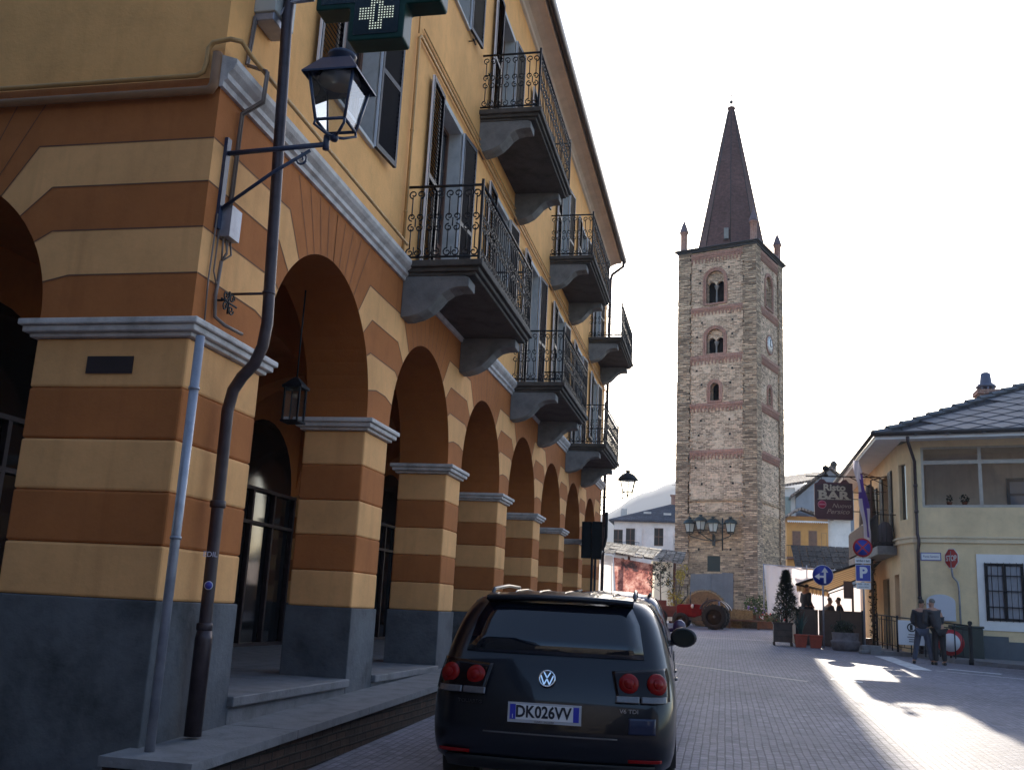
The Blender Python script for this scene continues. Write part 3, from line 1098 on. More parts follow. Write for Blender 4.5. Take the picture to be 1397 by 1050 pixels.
GRN = mat('dark green housing', (.005, .038, .03), .4, .3, 6, 0, 10, 0, .2)
LEDP = mat('led panel', (.006, .016, .022), .25, .3, 9)
LED = emit('led dots', (.75, .80, .62), .2)
HX, AX = .60, .265
cx, cz = 1.18, .20
mb = MB()
mb.prism(cross_poly(HX, AX, .08), lambda u, v, d: (cx + u, d, cz + v), -.11, .11)
hs = mb.build('sign_housing', GRN, ph, bevel=.012)
mb = MB()
for s in (-1, 1):
    mb.prism(cross_poly(HX - .05, AX - .05, .05), lambda u, v, d: (cx + u, d, cz + v), s * .1105, s * .116)
mb.build('led_panel', LEDP, ph)
mb = MB()
st_ = .026
for (ox, oz, H_, A_) in ((.0, -.34, .165, .06), (0, .34, .165, .06), (-.36, 0, .165, .06), (.36, 0, .165, .06)):
    k = int(H_ / st_)
    for i in range(-k, k + 1):
        for j in range(-k, k + 1):
            u, v = i * st_, j * st_
            if not (abs(u) <= A_ or abs(v) <= A_):
                continue
            inner = (abs(u) <= A_ - 1.6 * st_ and abs(v) <= H_ - 2.4 * st_) or (abs(v) <= A_ - 1.6 * st_ and abs(u) <= H_ - 2.4 * st_)
            if inner and (abs(u) < .01):
                continue
            q = .0062
            for s in (-1, 1):
                x, z, y = cx + ox + u, cz + oz + v, s * .1185
                mb.add([(x - q, y, z - q), (x + q, y, z - q), (x + q, y, z + q), (x - q, y, z + q)], [(0, 1, 2, 3)])
mb.build('led_dots', LED, ph, fixn=False)
mb = MB()
mb.tube([(0, 0, .12), (.5, 0, .14)], .025, 8)
mb.tube([(0, 0, .22), (.5, 0, .22)], .025, 8)
mb.tube([(.02, -.03, .0), (.1, -.04, -.12), (.2, -.04, -.02), (.26, -.03, .1), (.5, 0, .16)], .014, 6)
mb.build('sign_bracket', PIPEG, ph)
# ================================================================== brick and rubble bell tower
TSTONE = masonry('tower rubble', (.80, .565, .40), (.22, .145, .10), (.80, .62, .45), .34, .115, .022, .20, 1.1, big=(.84, .65, .48))
TQUOIN = masonry('tower quoins', (.78, .565, .385), (.20, .145, .105), (.30, .22, .155), .52, .13, .03, .16, .9)
TLOW = masonry('tower lower stone', (.68, .48, .30), (.20, .145, .10), (.48, .35, .235), .42, .125, .025, .18, .9)
TBRICK = masonry('tower brick', (.42, .18, .13), (.29, .14, .11), (.54, .42, .34), .24, .07, .012, .02, .6)
SPIREM = masonry('spire brick', (.15, .082, .075), (.11, .064, .06), (.13, .082, .074), .24, .075, .008, .03, .5)
TREND = plaster('grey repair render', (.21, .205, .21), amt=.6)
TA = R(20.8)
TW = 5.68
TC0 = Vector((2.01, 66.0, 0))
tu = Vector((-math.cos(TA), math.sin(TA), 0))     # along the front face, away from the near corner
tv = Vector((math.sin(TA), math.cos(TA), 0))      # along the side face
ctr = TC0 + tu * TW / 2 + tv * TW / 2
TZ0, TZ1 = 1.2, 27.0
tw = thing('bell_tower', 'tall square rubble stone bell tower with dark brick spire at the street end', 'tower', (ctr.x, ctr.y, TZ0))


def tp(face, u, z, d):
    """face 0 front, 1 right side, 2 back, 3 left; u from the left edge as seen, d outwards"""
    A = [(TC0 + tu * TW, -tu, -tv), (TC0, tv, -tu), (TC0 + tv * TW, tu, tv), (TC0 + tu * TW + tv * TW, -tv, tu)]
    p, a, n = A[face]
    q = p + a * u + n * d
    return (q.x, q.y, z)


LES = .95                                          # width of the corner strips
bands = [(26.0, 26.75), (22.15, 22.75), (18.65, 19.3), (15.35, 15.95), (12.1, 12.75), (9.0, 9.45)]
holes_def = {0: [('bif', 2.72, 23.0, 1.30, 2.35), ('bif', 2.72, 19.4, 1.22, 1.75), ('mono', 2.72, 16.1, .62, 1.25)],
             1: [('bif', 2.84, 23.0, 1.30, 2.35), ('mono', 2.84, 16.1, .62, 1.25)],
             2: [('bif', 2.84, 23.0, 1.30, 2.35), ('bif', 2.84, 19.4, 1.22, 1.75)],
             3: [('bif', 2.84, 23.0, 1.30, 2.35), ('bif', 2.84, 19.4, 1.22, 1.75), ('mono', 2.84, 16.1, .62, 1.25)]}
body = MB()
RE = .10                                           # recess of the panels
for f in range(4):
    hl_ = [(c - w / 2, c + w / 2, z, z + h) for k, c, z, w, h in holes_def[f]]
    holed(body, LES, TW - LES, 8.6, TZ1, hl_, lambda a, z, d, f=f: tp(f, a, z, d - RE), .55, 0, 0)
    body.quad(tp(f, LES, TZ0, -RE), tp(f, TW - LES, TZ0, -RE), tp(f, TW - LES, 8.6, -RE), tp(f, LES, 8.6, -RE), 1)
    for k, c, z, w, h in holes_def[f]:             # fill the corners over the round heads
        r = w / 2
        zs2 = z + h - r
        for sg in (-1, 1):
            pl = [(r, zs2)] + [(r * math.cos(PI / 2 * i / 8), zs2 + r * math.sin(PI / 2 * i / 8)) for i in range(1, 9)] + [(r + .002, z + h + .002)]
            body.prism([(c + sg * a, b) for a, b in pl], lambda u, v, d, f=f: tp(f, u, v, d), -RE - .5, -RE - .001, 0)
twb = body.build('tower_wall', [TSTONE, TLOW], tw, world=True)
q = MB()
for f in range(4):
    for (a, b) in ((-.001 if f % 2 else .0, LES), (TW - LES, TW)):
        z = TZ0
        while z < TZ1 - .01:                       # rough quoins, course by course
            h = rnd.uniform(.12, .26)
            z1 = min(TZ1, z + h)
            e = rnd.uniform(-.015, .02)
            wv = rnd.uniform(-.10, .10)
            ia, ib = (a, b + wv) if a < 1 else (a + wv, b)
            q.add([tp(f, ia, z, -RE), tp(f, ib, z, -RE), tp(f, ib, z1 - .012, -RE), tp(f, ia, z1 - .012, -RE), tp(f, ia, z, e), tp(f, ib, z, e), tp(f, ib, z1 - .012, e), tp(f, ia, z1 - .012, e)],
                  [(4, 5, 6, 7), (0, 4, 7, 3), (1, 2, 6, 5), (3, 7, 6, 2), (0, 1, 5, 4)], 0)
            z = z1
q.build('corner_strips', TQUOIN, tw, world=True)
for f in range(4):
    for i, (za, zb) in enumerate(bands):
        bd = MB()
        mt = 0 if i < 5 else 1
        h = zb - za
        bd.add([tp(f, LES, zb - h * .32, -RE), tp(f, TW - LES, zb - h * .32, -RE), tp(f, TW - LES, zb, -RE), tp(f, LES, zb, -RE), tp(f, LES, zb - h * .32, .0), tp(f, TW - LES, zb - h * .32, .0), tp(f, TW - LES, zb, .0), tp(f, LES, zb, .0)],
               [(4, 5, 6, 7), (3, 7, 6, 2), (0, 1, 5, 4)], mt)
        if i == 5:
            bd.build('stone_ledge', [TBRICK, TLOW], tw, world=True)
            continue
        n = 15
        w = (TW - 2 * LES) / n
        for j in range(n):                         # hanging arches as little pendants
            u0 = LES + j * w
            pl = [(u0 + .02, zb - h * .32), (u0 + .02, zb - h * .75), (u0 + w * .35, za + .02), (u0 + w * .65, za + .02), (u0 + w - .02, zb - h * .75), (u0 + w - .02, zb - h * .32)]
            bd.prism(pl[:2] + [(u0 + w * .30, za)] + [(u0 + w * .45, zb - h * .75), (u0 + w * .45, zb - h * .32)], lambda u, v, d, f=f: tp(f, u, v, d), -RE, -.02, mt)
        bd.prism([(LES, zb - h * .55), (TW - LES, zb - h * .55), (TW - LES, zb - h * .325), (LES, zb - h * .325)], lambda u, v, d, f=f: tp(f, u, v, d), -RE, -.045, mt)
        bd.build('hanging_arch_band', [TBRICK, TLOW], tw, world=True)
for f in range(4):
    for k, c, z, w, h in holes_def[f]:
        m2 = MB()
        r = w / 2
        zs2 = z + h - r
        for ring, (r0, r1, dd) in enumerate(((r, r + .13, .0), (r + .135, r + .24, .03))):
            pl = [(c + r1, z)] + [(c + r1 * math.cos(PI * i / 16), zs2 + r1 * math.sin(PI * i / 16)) for i in range(17)] + [(c - r1, z), (c - r0, z)] + [(c + r0 * math.cos(PI - PI * i / 16), zs2 + r0 * math.sin(PI - PI * i / 16)) for i in range(17)] + [(c + r0, z)]
            m2.prism(pl, lambda u, v, d, f=f: tp(f, u, v, d), -RE - .25, -RE + .045 + dd, 0)
        m2.prism([(c - r - .2, z - .12), (c + r + .2, z - .12), (c + r + .2, z - .003), (c - r - .2, z - .003)], lambda u, v, d, f=f: tp(f, u, v, d), -RE - .4, -RE + .1, 0)
        wn = m2.build('belfry_window', TBRICK, tw, world=True)
        if k == 'bif':
            m3 = MB()
            zc = z + (h - r) * .78
            for sg in (-1, 1):                     # two small arches on a colonnette
                rr = r / 2 - .03
                cc = c + sg * r / 2
                pl = [(cc + rr, zc)] + [(cc + rr * math.cos(PI * i / 10), zc + rr * math.sin(PI * i / 10)) for i in range(1, 10)] + [(cc - rr, zc), (cc - r / 2, zc), (cc - r / 2, zs2 + r * .55), (c, zs2 + r * .92), (cc + r / 2, zs2 + r * .55), (cc + r / 2, zc)]
                xs = sorted([(u, v) for u, v in pl])
                pl2 = [(cc - rr, zc)] + [(cc + rr * math.cos(PI - PI * i / 10), zc + rr * math.sin(PI - PI * i / 10)) for i in range(1, 11)] + [(cc + r / 2, zc)]
                hi = []
                for i in range(9):
                    uu = cc + r / 2 - r * i / 8
                    hi.append((uu, zs2 + math.sqrt(max(0, r * r - (uu - c) ** 2)) - .002))
                pl2 = pl2 + hi + [(cc - r / 2, zc)]
                m3.prism(pl2, lambda u, v, d, f=f: tp(f, u, v, d), -RE - .42, -RE - .2, 0)
            p = Vector(tp(f, c, z, -RE - .3))
            m3.lathe([(.10, 0), (.10, .08), (.065, .12), (.06, zc - z - .3), (.085, zc - z - .25), (.16, zc - z - .05), (.16, zc - z + .01)], p, 10, 1)
            o = m3.build('twin_arch', [TSTONE, BALC], wn)
            for v in o.data.vertices:
                v.co -= Vector(tw.location)
# dark belfry chamber floor planes (rooms inside the shaft)
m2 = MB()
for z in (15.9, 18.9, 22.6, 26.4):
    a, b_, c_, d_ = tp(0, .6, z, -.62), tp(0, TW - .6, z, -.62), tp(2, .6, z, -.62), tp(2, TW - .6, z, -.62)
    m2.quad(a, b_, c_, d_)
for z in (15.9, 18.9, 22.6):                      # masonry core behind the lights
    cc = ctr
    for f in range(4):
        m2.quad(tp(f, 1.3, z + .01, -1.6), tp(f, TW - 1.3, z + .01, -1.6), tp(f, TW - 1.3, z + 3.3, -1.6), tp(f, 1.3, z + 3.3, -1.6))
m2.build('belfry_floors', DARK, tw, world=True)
# eaves slab
m2 = MB()
for e, za, zb in ((.05, 26.85, 26.96), (.12, 26.96, 27.04), (.26, 27.04, 27.10)):
    pts = [tp(0, -e, 0, e), tp(0, TW + e, 0, e), tp(2, -e, 0, e), tp(2, TW + e, 0, e)]
    m2.add([(p[0], p[1], za) for p in pts] + [(p[0], p[1], zb - .002) for p in pts], [(3, 2, 1, 0), (4, 5, 6, 7), (0, 1, 5, 4), (1, 2, 6, 5), (2, 3, 7, 6), (3, 0, 4, 7)], 0)
m2.build('eaves_slab', ROOFD, tw, world=True)
# octagonal spire
m2 = MB()
ph_ = TA / (2 * PI) * 8 + .5
m2.lathe([(2.55, 27.09), (2.40, 27.5), (.24, 38.75), (.24, 38.9), (.30, 38.92), (.28, 39.05), (.1, 39.08)], (ctr.x, ctr.y, 0), 8, 0, smooth=False, phase=ph_)
sp = m2.build('spire', SPIREM, tw, world=True)
m2 = MB()
for j in range(8):
    a = 2 * PI * (j + ph_) / 8
    m2.tube([(ctr.x + 2.41 * math.cos(a), ctr.y + 2.41 * math.sin(a), 27.5), (ctr.x + .25 * math.cos(a), ctr.y + .25 * math.sin(a), 38.75)], .035, 4)
m2.tube([(ctr.x, ctr.y, 39.0), (ctr.x, ctr.y, 40.6)], .025, 6)
m2.lathe([(.001, -.14), (.1, -.1), (.14, 0), (.1, .1), (.001, .14)], (ctr.x, ctr.y, 39.5), 12)
m2.lathe([(.001, -.08), (.07, 0), (.001, .08)], (ctr.x, ctr.y, 40.05), 10)
m2.tube([(ctr.x - .18, ctr.y, 40.35), (ctr.x + .18, ctr.y, 40.35)], .02, 5)
m2.build('spire_finial', ROOFD, tw, world=True)
m2 = MB()
dp_ = Vector((ctr.x - .35, ctr.y - 2.3, 28.0))
m2.box(dp_ - Vector((.16, .25, .3)), dp_ + Vector((.16, .5, .5)))
m2.build('spire_hatch', BALC, tw, world=True)
for f in range(4):                                # corner pinnacles
    p = Vector(tp(f, .28, 27.1, -.28))
    m2 = MB()
    m2.lathe([(.30, 0), (.30, .12), (.235, .16), (.235, 1.35), (.30, 1.40), (.30, 1.50)], p, 10, 0)
    m2.lathe([(.34, 1.501), (.32, 1.54), (.16, 2.05), (.025, 2.4), (.025, 2.6)], p, 10, 1)
    m2.lathe([(.001, 2.58), (.06, 2.65), (.001, 2.72)], p, 8, 1)
    m2.tube([p + Vector((0, 0, 2.6)), p + Vector((0, 0, 3.1))], .02, 5, 1)
    m2.build('pinnacle', [TBRICK, mat('pinnacle cap', (.12, .085, .10), .6, .3, 5)], tw, world=True)
# clock on the right-hand side
m2 = MB()
m2.lathe([(.72, 0), (.72, .06), (.62, .06), (.62, .04)], (0, 0, 0), 32, 0)
m2.lathe([(.62, .041), (.0011, .042)], (0, 0, 0), 32, 1)
for i in range(12):
    a = 2 * PI * i / 12
    m2.box((.50 * math.cos(a) - .03, .50 * math.sin(a) - .03, .045), (.50 * math.cos(a) + .03, .50 * math.sin(a) + .03, .055), 2)
m2.tube([(0, 0, .06), (.1, .4, .06)], .03, 4, 2)
m2.tube([(0, 0, .06), (.25, -.12, .06)], .035, 4, 2)
n = Vector(tp(1, 0, 0, 1)) - Vector(tp(1, 0, 0, 0))
m2.xform(frame_mtx(tp(1, 2.9, 20.4, -RE + .01), Vector(tp(1, 1, 0, 0)) - Vector(tp(1, 0, 0, 0)), n.normalized()))
m2.build('clock', [TBRICK, WHITE, IRON], tw, world=True)
# putlog holes, opening over the grey repair, repair render
for z in (10.4, 11.5, 13.7, 14.7, 17.2, 18.2, 20.6, 21.6, 24.5, 25.4, 7.2, 6.1):
    for u in (1.55, 3.85):
        uu = u + rnd.uniform(-.25, .25)
        for f in (0, 1, 3):
            m2 = MB()
            m2.add([tp(f, uu, z, -RE + .004), tp(f, uu + .14, z, -RE + .004), tp(f, uu + .14, z + .15, -RE + .004), tp(f, uu, z + .15, -RE + .004)], [(0, 1, 2, 3)])
            m2.build('putlog_hole', DARK, tw, world=True, fixn=False)
m2 = MB()
m2.prism([(2.28, 4.75), (3.15, 4.75), (3.15, 5.75), (2.28, 5.75)], lambda u, v, d: tp(0, u, v, d), -RE - .02, -RE + .012)
m2.build('dark_hatch', mat('hatch green', (.02, .028, .022), .6), tw, world=True)
m2 = MB()
m2.prism([(1.0, 1.25), (4.05, 1.25), (4.05, 4.65), (3.3, 4.7), (3.3, 4.62), (1.15, 4.55)], lambda u, v, d: tp(0, u, v, d), -RE - .02, -RE + .06)
m2.prism([(2.55, 1.3), (2.59, 1.3), (2.59, 4.6), (2.55, 4.6)], lambda u, v, d: tp(0, u, v, d), -RE + .0601, -RE + .075)
m2.prism([(1.9, 3.2), (2.05, 3.2), (2.05, 3.3), (1.9, 3.3)], lambda u, v, d: tp(0, u, v, d), -RE + .0601, -RE + .09)
m2.build('grey_render_patch', TREND, tw, world=True)
m2 = MB()
m2.prism([(-.03, 1.2), (TW + .03, 1.2), (TW + .03, 1.75), (-.03, 1.75)], lambda u, v, d: tp(0, u, v, d), -.3, .08)
m2.prism([(-.03, 1.2), (TW + .03, 1.2), (TW + .03, 1.75), (-.03, 1.75)], lambda u, v, d: tp(1, u, v, d), -.3, .08)
m2.build('tower_base', TLOW, tw, world=True)
# four lanterns on one bracket
lp4 = thing('wall_lantern_cluster', 'row of four green lanterns on one bracket on the front of the stone tower', 'street lamp', tp(0, 2.7, 7.0, -RE))
mb = MB()
o0 = Vector(tp(0, 2.7, 7.0, -RE))
for du, dd, dz in ((-1.45, .55, .0), (-.55, .9, .12), (.35, 1.0, -.02), (1.35, .55, .0)):
    e = Vector(tp(0, 2.7 + du, 7.0 + dz, -RE + dd)) - o0
    mb.tube([(0, 0, -.3), e * .5 + Vector((0, 0, -.2)), e + Vector((0, 0, 0))], .03, 6)
    mb.tube([e, e + Vector((0, 0, .1))], .035, 6)
m0 = Vector(tp(0, 2.7 + .6, 7.0, -RE)) - o0
mb.tube([(m0.x, m0.y, -.9), (m0.x, m0.y, 1.2)], .05, 6)
mb.box((-.1, -.12, -.6), (.1, .02, .1))
mb.build('bracket', LAMPT, lp4)
for du, dd, dz in ((-1.45, .55, .0), (-.55, .9, .12), (.35, 1.0, -.02), (1.35, .55, .0)):
    e = Vector(tp(0, 2.7 + du, 7.0 + dz, -RE + dd)) - o0
    lantern(lp4, (e.x, e.y, e.z + .1), 1.12, LAMPT, sq=False, dome=True, glass=FROST)
# ================================================================== houses, shed and planting behind
def dent_roof(mb, a, b, c, d, mi=0):
    mb.quad(a, b, c, d, mi)


LAUZE = masonry('stone slab roof', (.42, .37, .32), (.09, .08, .07), (.04, .035, .03), .55, .34, .05, .15, 1.6)
LAUZED = masonry('dark stone slab roof', (.055, .053, .055), (.03, .03, .033), (.02, .02, .02), .5, .3, .05, .12, 1.4)
COPPI = masonry('old roof tiles', (.42, .34, .29), (.22, .15, .12), (.09, .07, .06), .22, .4, .05, .05, 1.5)
SLATER = masonry('slate courses', (.075, .085, .115), (.045, .05, .07), (.025, .028, .035), .45, .3, .02, .04, .8)
ROSEW = plaster('rosy white render', (.80, .71, .67), amt=.2)

wh = thing('white_house', 'white house with a slate hip roof and dark doors left of the stone tower', 'house', (-9, 95, 1.39))
mb = MB()
X0, X1, Y0, Y1, ZB, ZT = -10.3, -1.5, 95, 104, 1.3, 10.5
mb.box((X0, Y0, ZB), (X1, Y1, ZT))
mb.build('wall', ROSEW, wh, world=True)
mb = MB()
e = .5
ap0, ap1 = (-4.8, 99.5, 12.75), (-3.0, 99.5, 12.75)
cs_ = [(X0 - e, Y0 - e, ZT), (X1 + e, Y0 - e, ZT), (X1 + e, Y1 + e, ZT), (X0 - e, Y1 + e, ZT)]
mb.add(cs_ + [ap0, ap1], [(0, 1, 5, 4), (1, 2, 5), (2, 3, 4, 5), (3, 0, 4)])
mb.add([(x, y, z - .12) for x, y, z in cs_] + cs_, [(3, 2, 1, 0), (0, 1, 5, 4), (1, 2, 6, 5), (2, 3, 7, 6), (3, 0, 4, 7)])
mb.build('roof', SLATER, wh, world=True)
rw = kids(wh)[1]
for (x, z) in ((-7.3, 11.35), (-5.4, 11.25)):
    mb = MB()
    y = Y0 - e + (z - ZT) * (5.0 / 2.25)
    mb.box((x - .35, y - .12, z - .05), (x + .35, y + .25, z + .14))
    mb.build('skylight', GREYW, wh, world=True)
for x, z0, z1, kd in ((-8.75, 7.45, 9.75, 'door'), (-6.1, 8.2, 9.85, 'window'), (-3.6, 7.5, 9.8, 'door'), (-9.9, 7.6, 9.6, 'door'), (-8.7, 2.2, 4.4, 'door'), (-5.7, 2.6, 4.3, 'window')):
    mb = MB()
    w = .42
    mb.box((x - w, Y0 - .03, z0), (x + w, Y0 - .001, z1), 0)
    mb.box((x - .03, Y0 - .05, z0), (x + .03, Y0 - .0305, z1), 1)
    for zz in (z0, (z0 + z1) / 2, z1 - .06):
        mb.box((x - w, Y0 - .05, zz), (x - .031, Y0 - .0305, zz + .06), 1)
        mb.box((x + .031, Y0 - .05, zz), (x + w, Y0 - .0305, zz + .06), 1)
    mb.build(kd, [DARK, WOOD], wh, world=True)
for x0, x1 in ((-10.2, -7.9), (-4.6, -1.6)):
    mb = MB()
    mb.box((x0, Y0 - 1.0, 7.25), (x1, Y0 - .001, 7.42), 0)
    for xx in (x0, x1):
        mb.tube([(xx, Y0 - .97, 8.4), (xx, Y0 - .02, 8.4)], .03, 4, 1)
    mb.tube([(x0, Y0 - .97, 8.4), (x1, Y0 - .97, 8.4)], .03, 4, 1)
    n = int((x1 - x0) / .16)
    for i in range(n + 1):
        x = x0 + (x1 - x0) * i / n
        mb.tube([(x, Y0 - .97, 7.42), (x, Y0 - .97, 8.4)], .012, 4, 1)
    mb.build('balcony', [GREYW, IRON], wh, world=True)
for x in (-7.9, -5.0):
    mb = MB()
    mb.box((x - .25, Y0 - .2, ZB), (x + .25, Y0 - .002, 9.6))
    mb.build('pilaster', ROSEW, wh, world=True)
mb = MB()
mb.box((-5.2, 99.0, 12.3), (-4.5, 99.7, 13.4), 0)
mb.box((-5.3, 98.9, 13.4), (-4.4, 99.8, 13.5), 0)
mb.build('chimney', TBRICK, wh, world=True)
mb = MB()
mb.tube([(-4.7, 99.4, 13.4), (-4.7, 99.4, 15.6)], .03, 5)
for z, L in ((15.5, .8), (15.0, .6), (14.5, .45)):
    mb.tube([(-4.7 - L, 99.4, z), (-4.7 + L, 99.4, z)], .02, 4)
    for i in range(5):
        x = -4.7 - L + 2 * L * i / 4
        mb.tube([(x, 99.2, z), (x, 99.6, z)], .015, 4)
mb.build('antenna', IRON, wh, world=True)
mb = MB()
mb.box((-10.0, 98, 11.0), (-9.4, 98.5, 11.9))
mb.build('flue', GREYW, wh, world=True)

sh = thing('low_building', 'low open shed with a rough stone slab roof left of the tower', 'building', (-5, 56, 1.39))
mb = MB()
pA, pB = Vector((-8.4, 57.2, 0)), Vector((-2.75, 55.0, 0))
dr = (pB - pA).normalized()
nr = Vector((dr.y, -dr.x, 0))


def sp_(s, z, d=0.0):
    q = pA + dr * s + Vector((0, -1, 0)) * d
    return (q.x, q.y, z)


L = (pB - pA).length
for s_ in (.1, L / 2, L - .1):
    for d_ in (-.1, -3.9):
        mb.tube([sp_(s_, 1.3, d_), sp_(s_, 5.2 - .115 * s_ - d_ * .17 - .1, d_)], .09, 8)
mb.build('posts', WOOD, sh, world=True)
mb = MB()
n = 12
for i in range(n):
    for j in range(6):
        s0, s1 = -.3 + (L + .9) * i / n, -.3 + (L + .9) * (i + 1) / n
        d0, d1 = .55 - .8 * j, .55 - .8 * (j + 1) - .12
        zz = lambda s, d: 5.25 - .115 * s - (.55 if d > 0 else 0) * 0 + (.5 - d) * .17
        t = rnd.uniform(-.05, .05)
        mb.add([sp_(s0 + t, zz(s0, d0) - .02, d0), sp_(s1 - .03 + t, zz(s1, d0) - .02, d0), sp_(s1 - .03, zz(s1, d1) + .03, d1), sp_(s0, zz(s0, d1) + .03, d1),
                sp_(s0 + t, zz(s0, d0) + .06 + t, d0 + t), sp_(s1 - .03 + t, zz(s1, d0) + .06 + t * .5, d0 + t), sp_(s1 - .03, zz(s1, d1) + .09, d1), sp_(s0, zz(s0, d1) + .09, d1)],
               [(4, 5, 6, 7), (0, 4, 7, 3), (1, 2, 6, 5), (0, 1, 5, 4), (3, 7, 6, 2), (0, 3, 2, 1)])
mb.build('stone_roof', LAUZE, sh, world=True)
# banner: an abstract print in rose and brown
BAN, nt, b = _nodes('printed banner')
tc = nt.nodes.new('ShaderNodeTexCoord')
v = N(nt, 'ShaderNodeTexNoise', Scale=1.3, Detail=10.0, Roughness=.8)
nt.links.new(tc.outputs['UV'], v.inputs['Vector'])
rp = ramp(nt, [(.40, (.05, .035, .04)), (.47, (.26, .09, .08)), (.55, (.52, .26, .22)), (.66, (.70, .56, .50))])
nt.links.new(v.outputs['Fac'], rp.inputs[0])
nt.links.new(rp.outputs[0], b.inputs['Base Color'])
b.inputs['Roughness'].default_value = .6
tr_ = nt.nodes.new('ShaderNodeBsdfTranslucent')
nt.links.new(rp.outputs[0], tr_.inputs[0])
mx_ = nt.nodes.new('ShaderNodeMixShader')
mx_.inputs[0].default_value = .5
nt.links.new(b.outputs[0], mx_.inputs[1])
nt.links.new(tr_.outputs[0], mx_.inputs[2])
nt.links.new(mx_.outputs[0], nt.nodes['Material Output'].inputs[0])
bn = MB()
bn.add([sp_(L * .45, 2.3, .05), sp_(L * .80, 2.2, .05), sp_(L * .81, 4.45, .05), sp_(L * .41, 4.8, .05)], [(0, 1, 2, 3)])
bo = bn.build('banner', BAN, fixn=False)
tag(bo, 'printed banner in rose and brown hung under the stone slab roof', 'banner')
CANV = clothmat('white canvas', (.74, .71, .72), .62)
mb = MB()
mb.add([sp_(L * .02, 1.7, .1), sp_(L * .43, 1.75, .1), sp_(L * .40, 4.85, .1), sp_(-.3, 5.2, .1)], [(0, 1, 2, 3)])
tag(mb.build('canvas_sheet', CANV, fixn=False), 'white canvas sheet hanging left of the printed banner', 'canvas')
mb = MB()
mb.add([sp_(L * .79, 1.5, .02), sp_(L * 1.0, 1.5, .02), sp_(L * 1.0, 4.55, .02), sp_(L * .79, 4.65, .02)], [(0, 1, 2, 3)])
tag(mb.build('canvas_sheet', clothmat('cream canvas', (.80, .74, .62), .62), fixn=False), 'bright cream canvas sheet between the printed banner and the tower, behind the young tree', 'canvas')

# house with grey gable and ochre timber balcony, right of the tower
hb = thing('gabled_house', 'house with a bluish grey gable and tiled roof just right of the stone tower', 'house', (7, 84, 1.39))
GABG = plaster('bluish grey render', (.25, .27, .31), amt=.4)
mb = MB()
pl = [(5.35, 1.3), (9.6, 1.3), (9.6, 11.9), (7.9, 13.45), (5.35, 11.2)]
mb.prism(pl, lambda u, v, d: (u, d, v), 80, 90, 0)
mb.box((4.2, 80.8, 1.3), (5.349, 90, 12.1), 1)
mb.build('wall', [GABG, OFFW], hb, world=True)
mb = MB()
for (xa, za, xb, zb) in ((4.9, 11.35, 7.9, 13.75), (7.9, 13.75, 10.2, 11.7)):
    mb.add([(xa, 79.6, za), (xb, 79.6, zb), (xb, 90.4, zb), (xa, 90.4, za), (xa, 79.6, za - .18), (xb, 79.6, zb - .18), (xb, 90.4, zb - .18), (xa, 90.4, za - .18)], [(0, 1, 2, 3), (7, 6, 5, 4), (0, 4, 5, 1), (1, 5, 6, 2), (2, 6, 7, 3), (3, 7, 4, 0)])
mb.add([(3.9, 80.3, 12.2), (7.6, 80.3, 12.9), (7.6, 86, 14.2), (3.9, 86, 13.6), (3.9, 80.3, 12.0), (7.6, 80.3, 12.7), (7.6, 86, 14.0), (3.9, 86, 13.4)], [(0, 1, 2, 3), (7, 6, 5, 4), (0, 4, 5, 1), (1, 5, 6, 2), (2, 6, 7, 3), (3, 7, 4, 0)])
mb.build('roof', COPPI, hb, world=True)
mb = MB()
mb.box((4.45, 80.76, 9.6), (5.0, 80.8, 11.4), 0)
mb.build('window', PANE, hb, world=True)
mb = MB()
mb.box((8.25, 82, 13.2), (8.6, 82.4, 14.1), 0)
mb.lathe([(.28, 14.1), (.28, 14.3), (.1, 14.5)], (8.42, 82.2, 0), 8)
mb.build('chimney', IRON, hb, world=True)

ob = thing('ochre_house', 'small ochre house with a timber porch roof and scalloped trim above the white canvas', 'house', (6.4, 76, 1.39))
OCHR = plaster('ochre render', (.60, .31, .10), amt=.3)
s76 = 76 / 80
mb = MB()
mb.box((4.4, 76, 1.3), (7.3, 79.5, 9.4), 0)
mb.box((7.301, 76.2, 1.3), (8.9, 79.5, 9.35), 1)
mb.build('wall', [OCHR, OFFW], ob, world=True)
mb = MB()
mb.add([(3.9, 75.0, 9.05), (5.4, 75.0, 9.95), (7.6, 75.0, 9.2), (3.9, 79.6, 9.4), (5.4, 79.6, 10.4), (7.6, 79.6, 9.6)], [(0, 1, 4, 3), (1, 2, 5, 4)])
mb.add([(3.9, 75.0, 8.9), (5.4, 75.0, 9.8), (7.6, 75.0, 9.05), (3.9, 79.6, 9.25), (5.4, 79.6, 10.25), (7.6, 79.6, 9.45)], [(3, 4, 1, 0), (4, 5, 2, 1)])
mb.add([(3.9, 75.0, 8.9), (5.4, 75.0, 9.8), (7.6, 75.0, 9.05), (3.9, 75.0, 9.05), (5.4, 75.0, 9.95), (7.6, 75.0, 9.2)], [(0, 1, 4, 3), (1, 2, 5, 4)])
mb.add([(7.3, 75.6, 9.35), (9.2, 75.6, 9.25), (9.2, 79.6, 9.6), (7.3, 79.6, 9.7)], [(0, 1, 2, 3)])
mb.build('roof', COPPI, ob, world=True, fixn=False)
mb = MB()
n = 20
for i in range(n):
    x = 4.4 + i * 2.9 / n
    mb.prism([(x, 9.0), (x, 8.92), (x + .07, 8.85), (x + .14, 8.92), (x + .14, 9.0)], lambda u, v, d: (u, d, v), 75.2, 75.24)
mb.build('scalloped_trim', OFFW, ob, world=True)
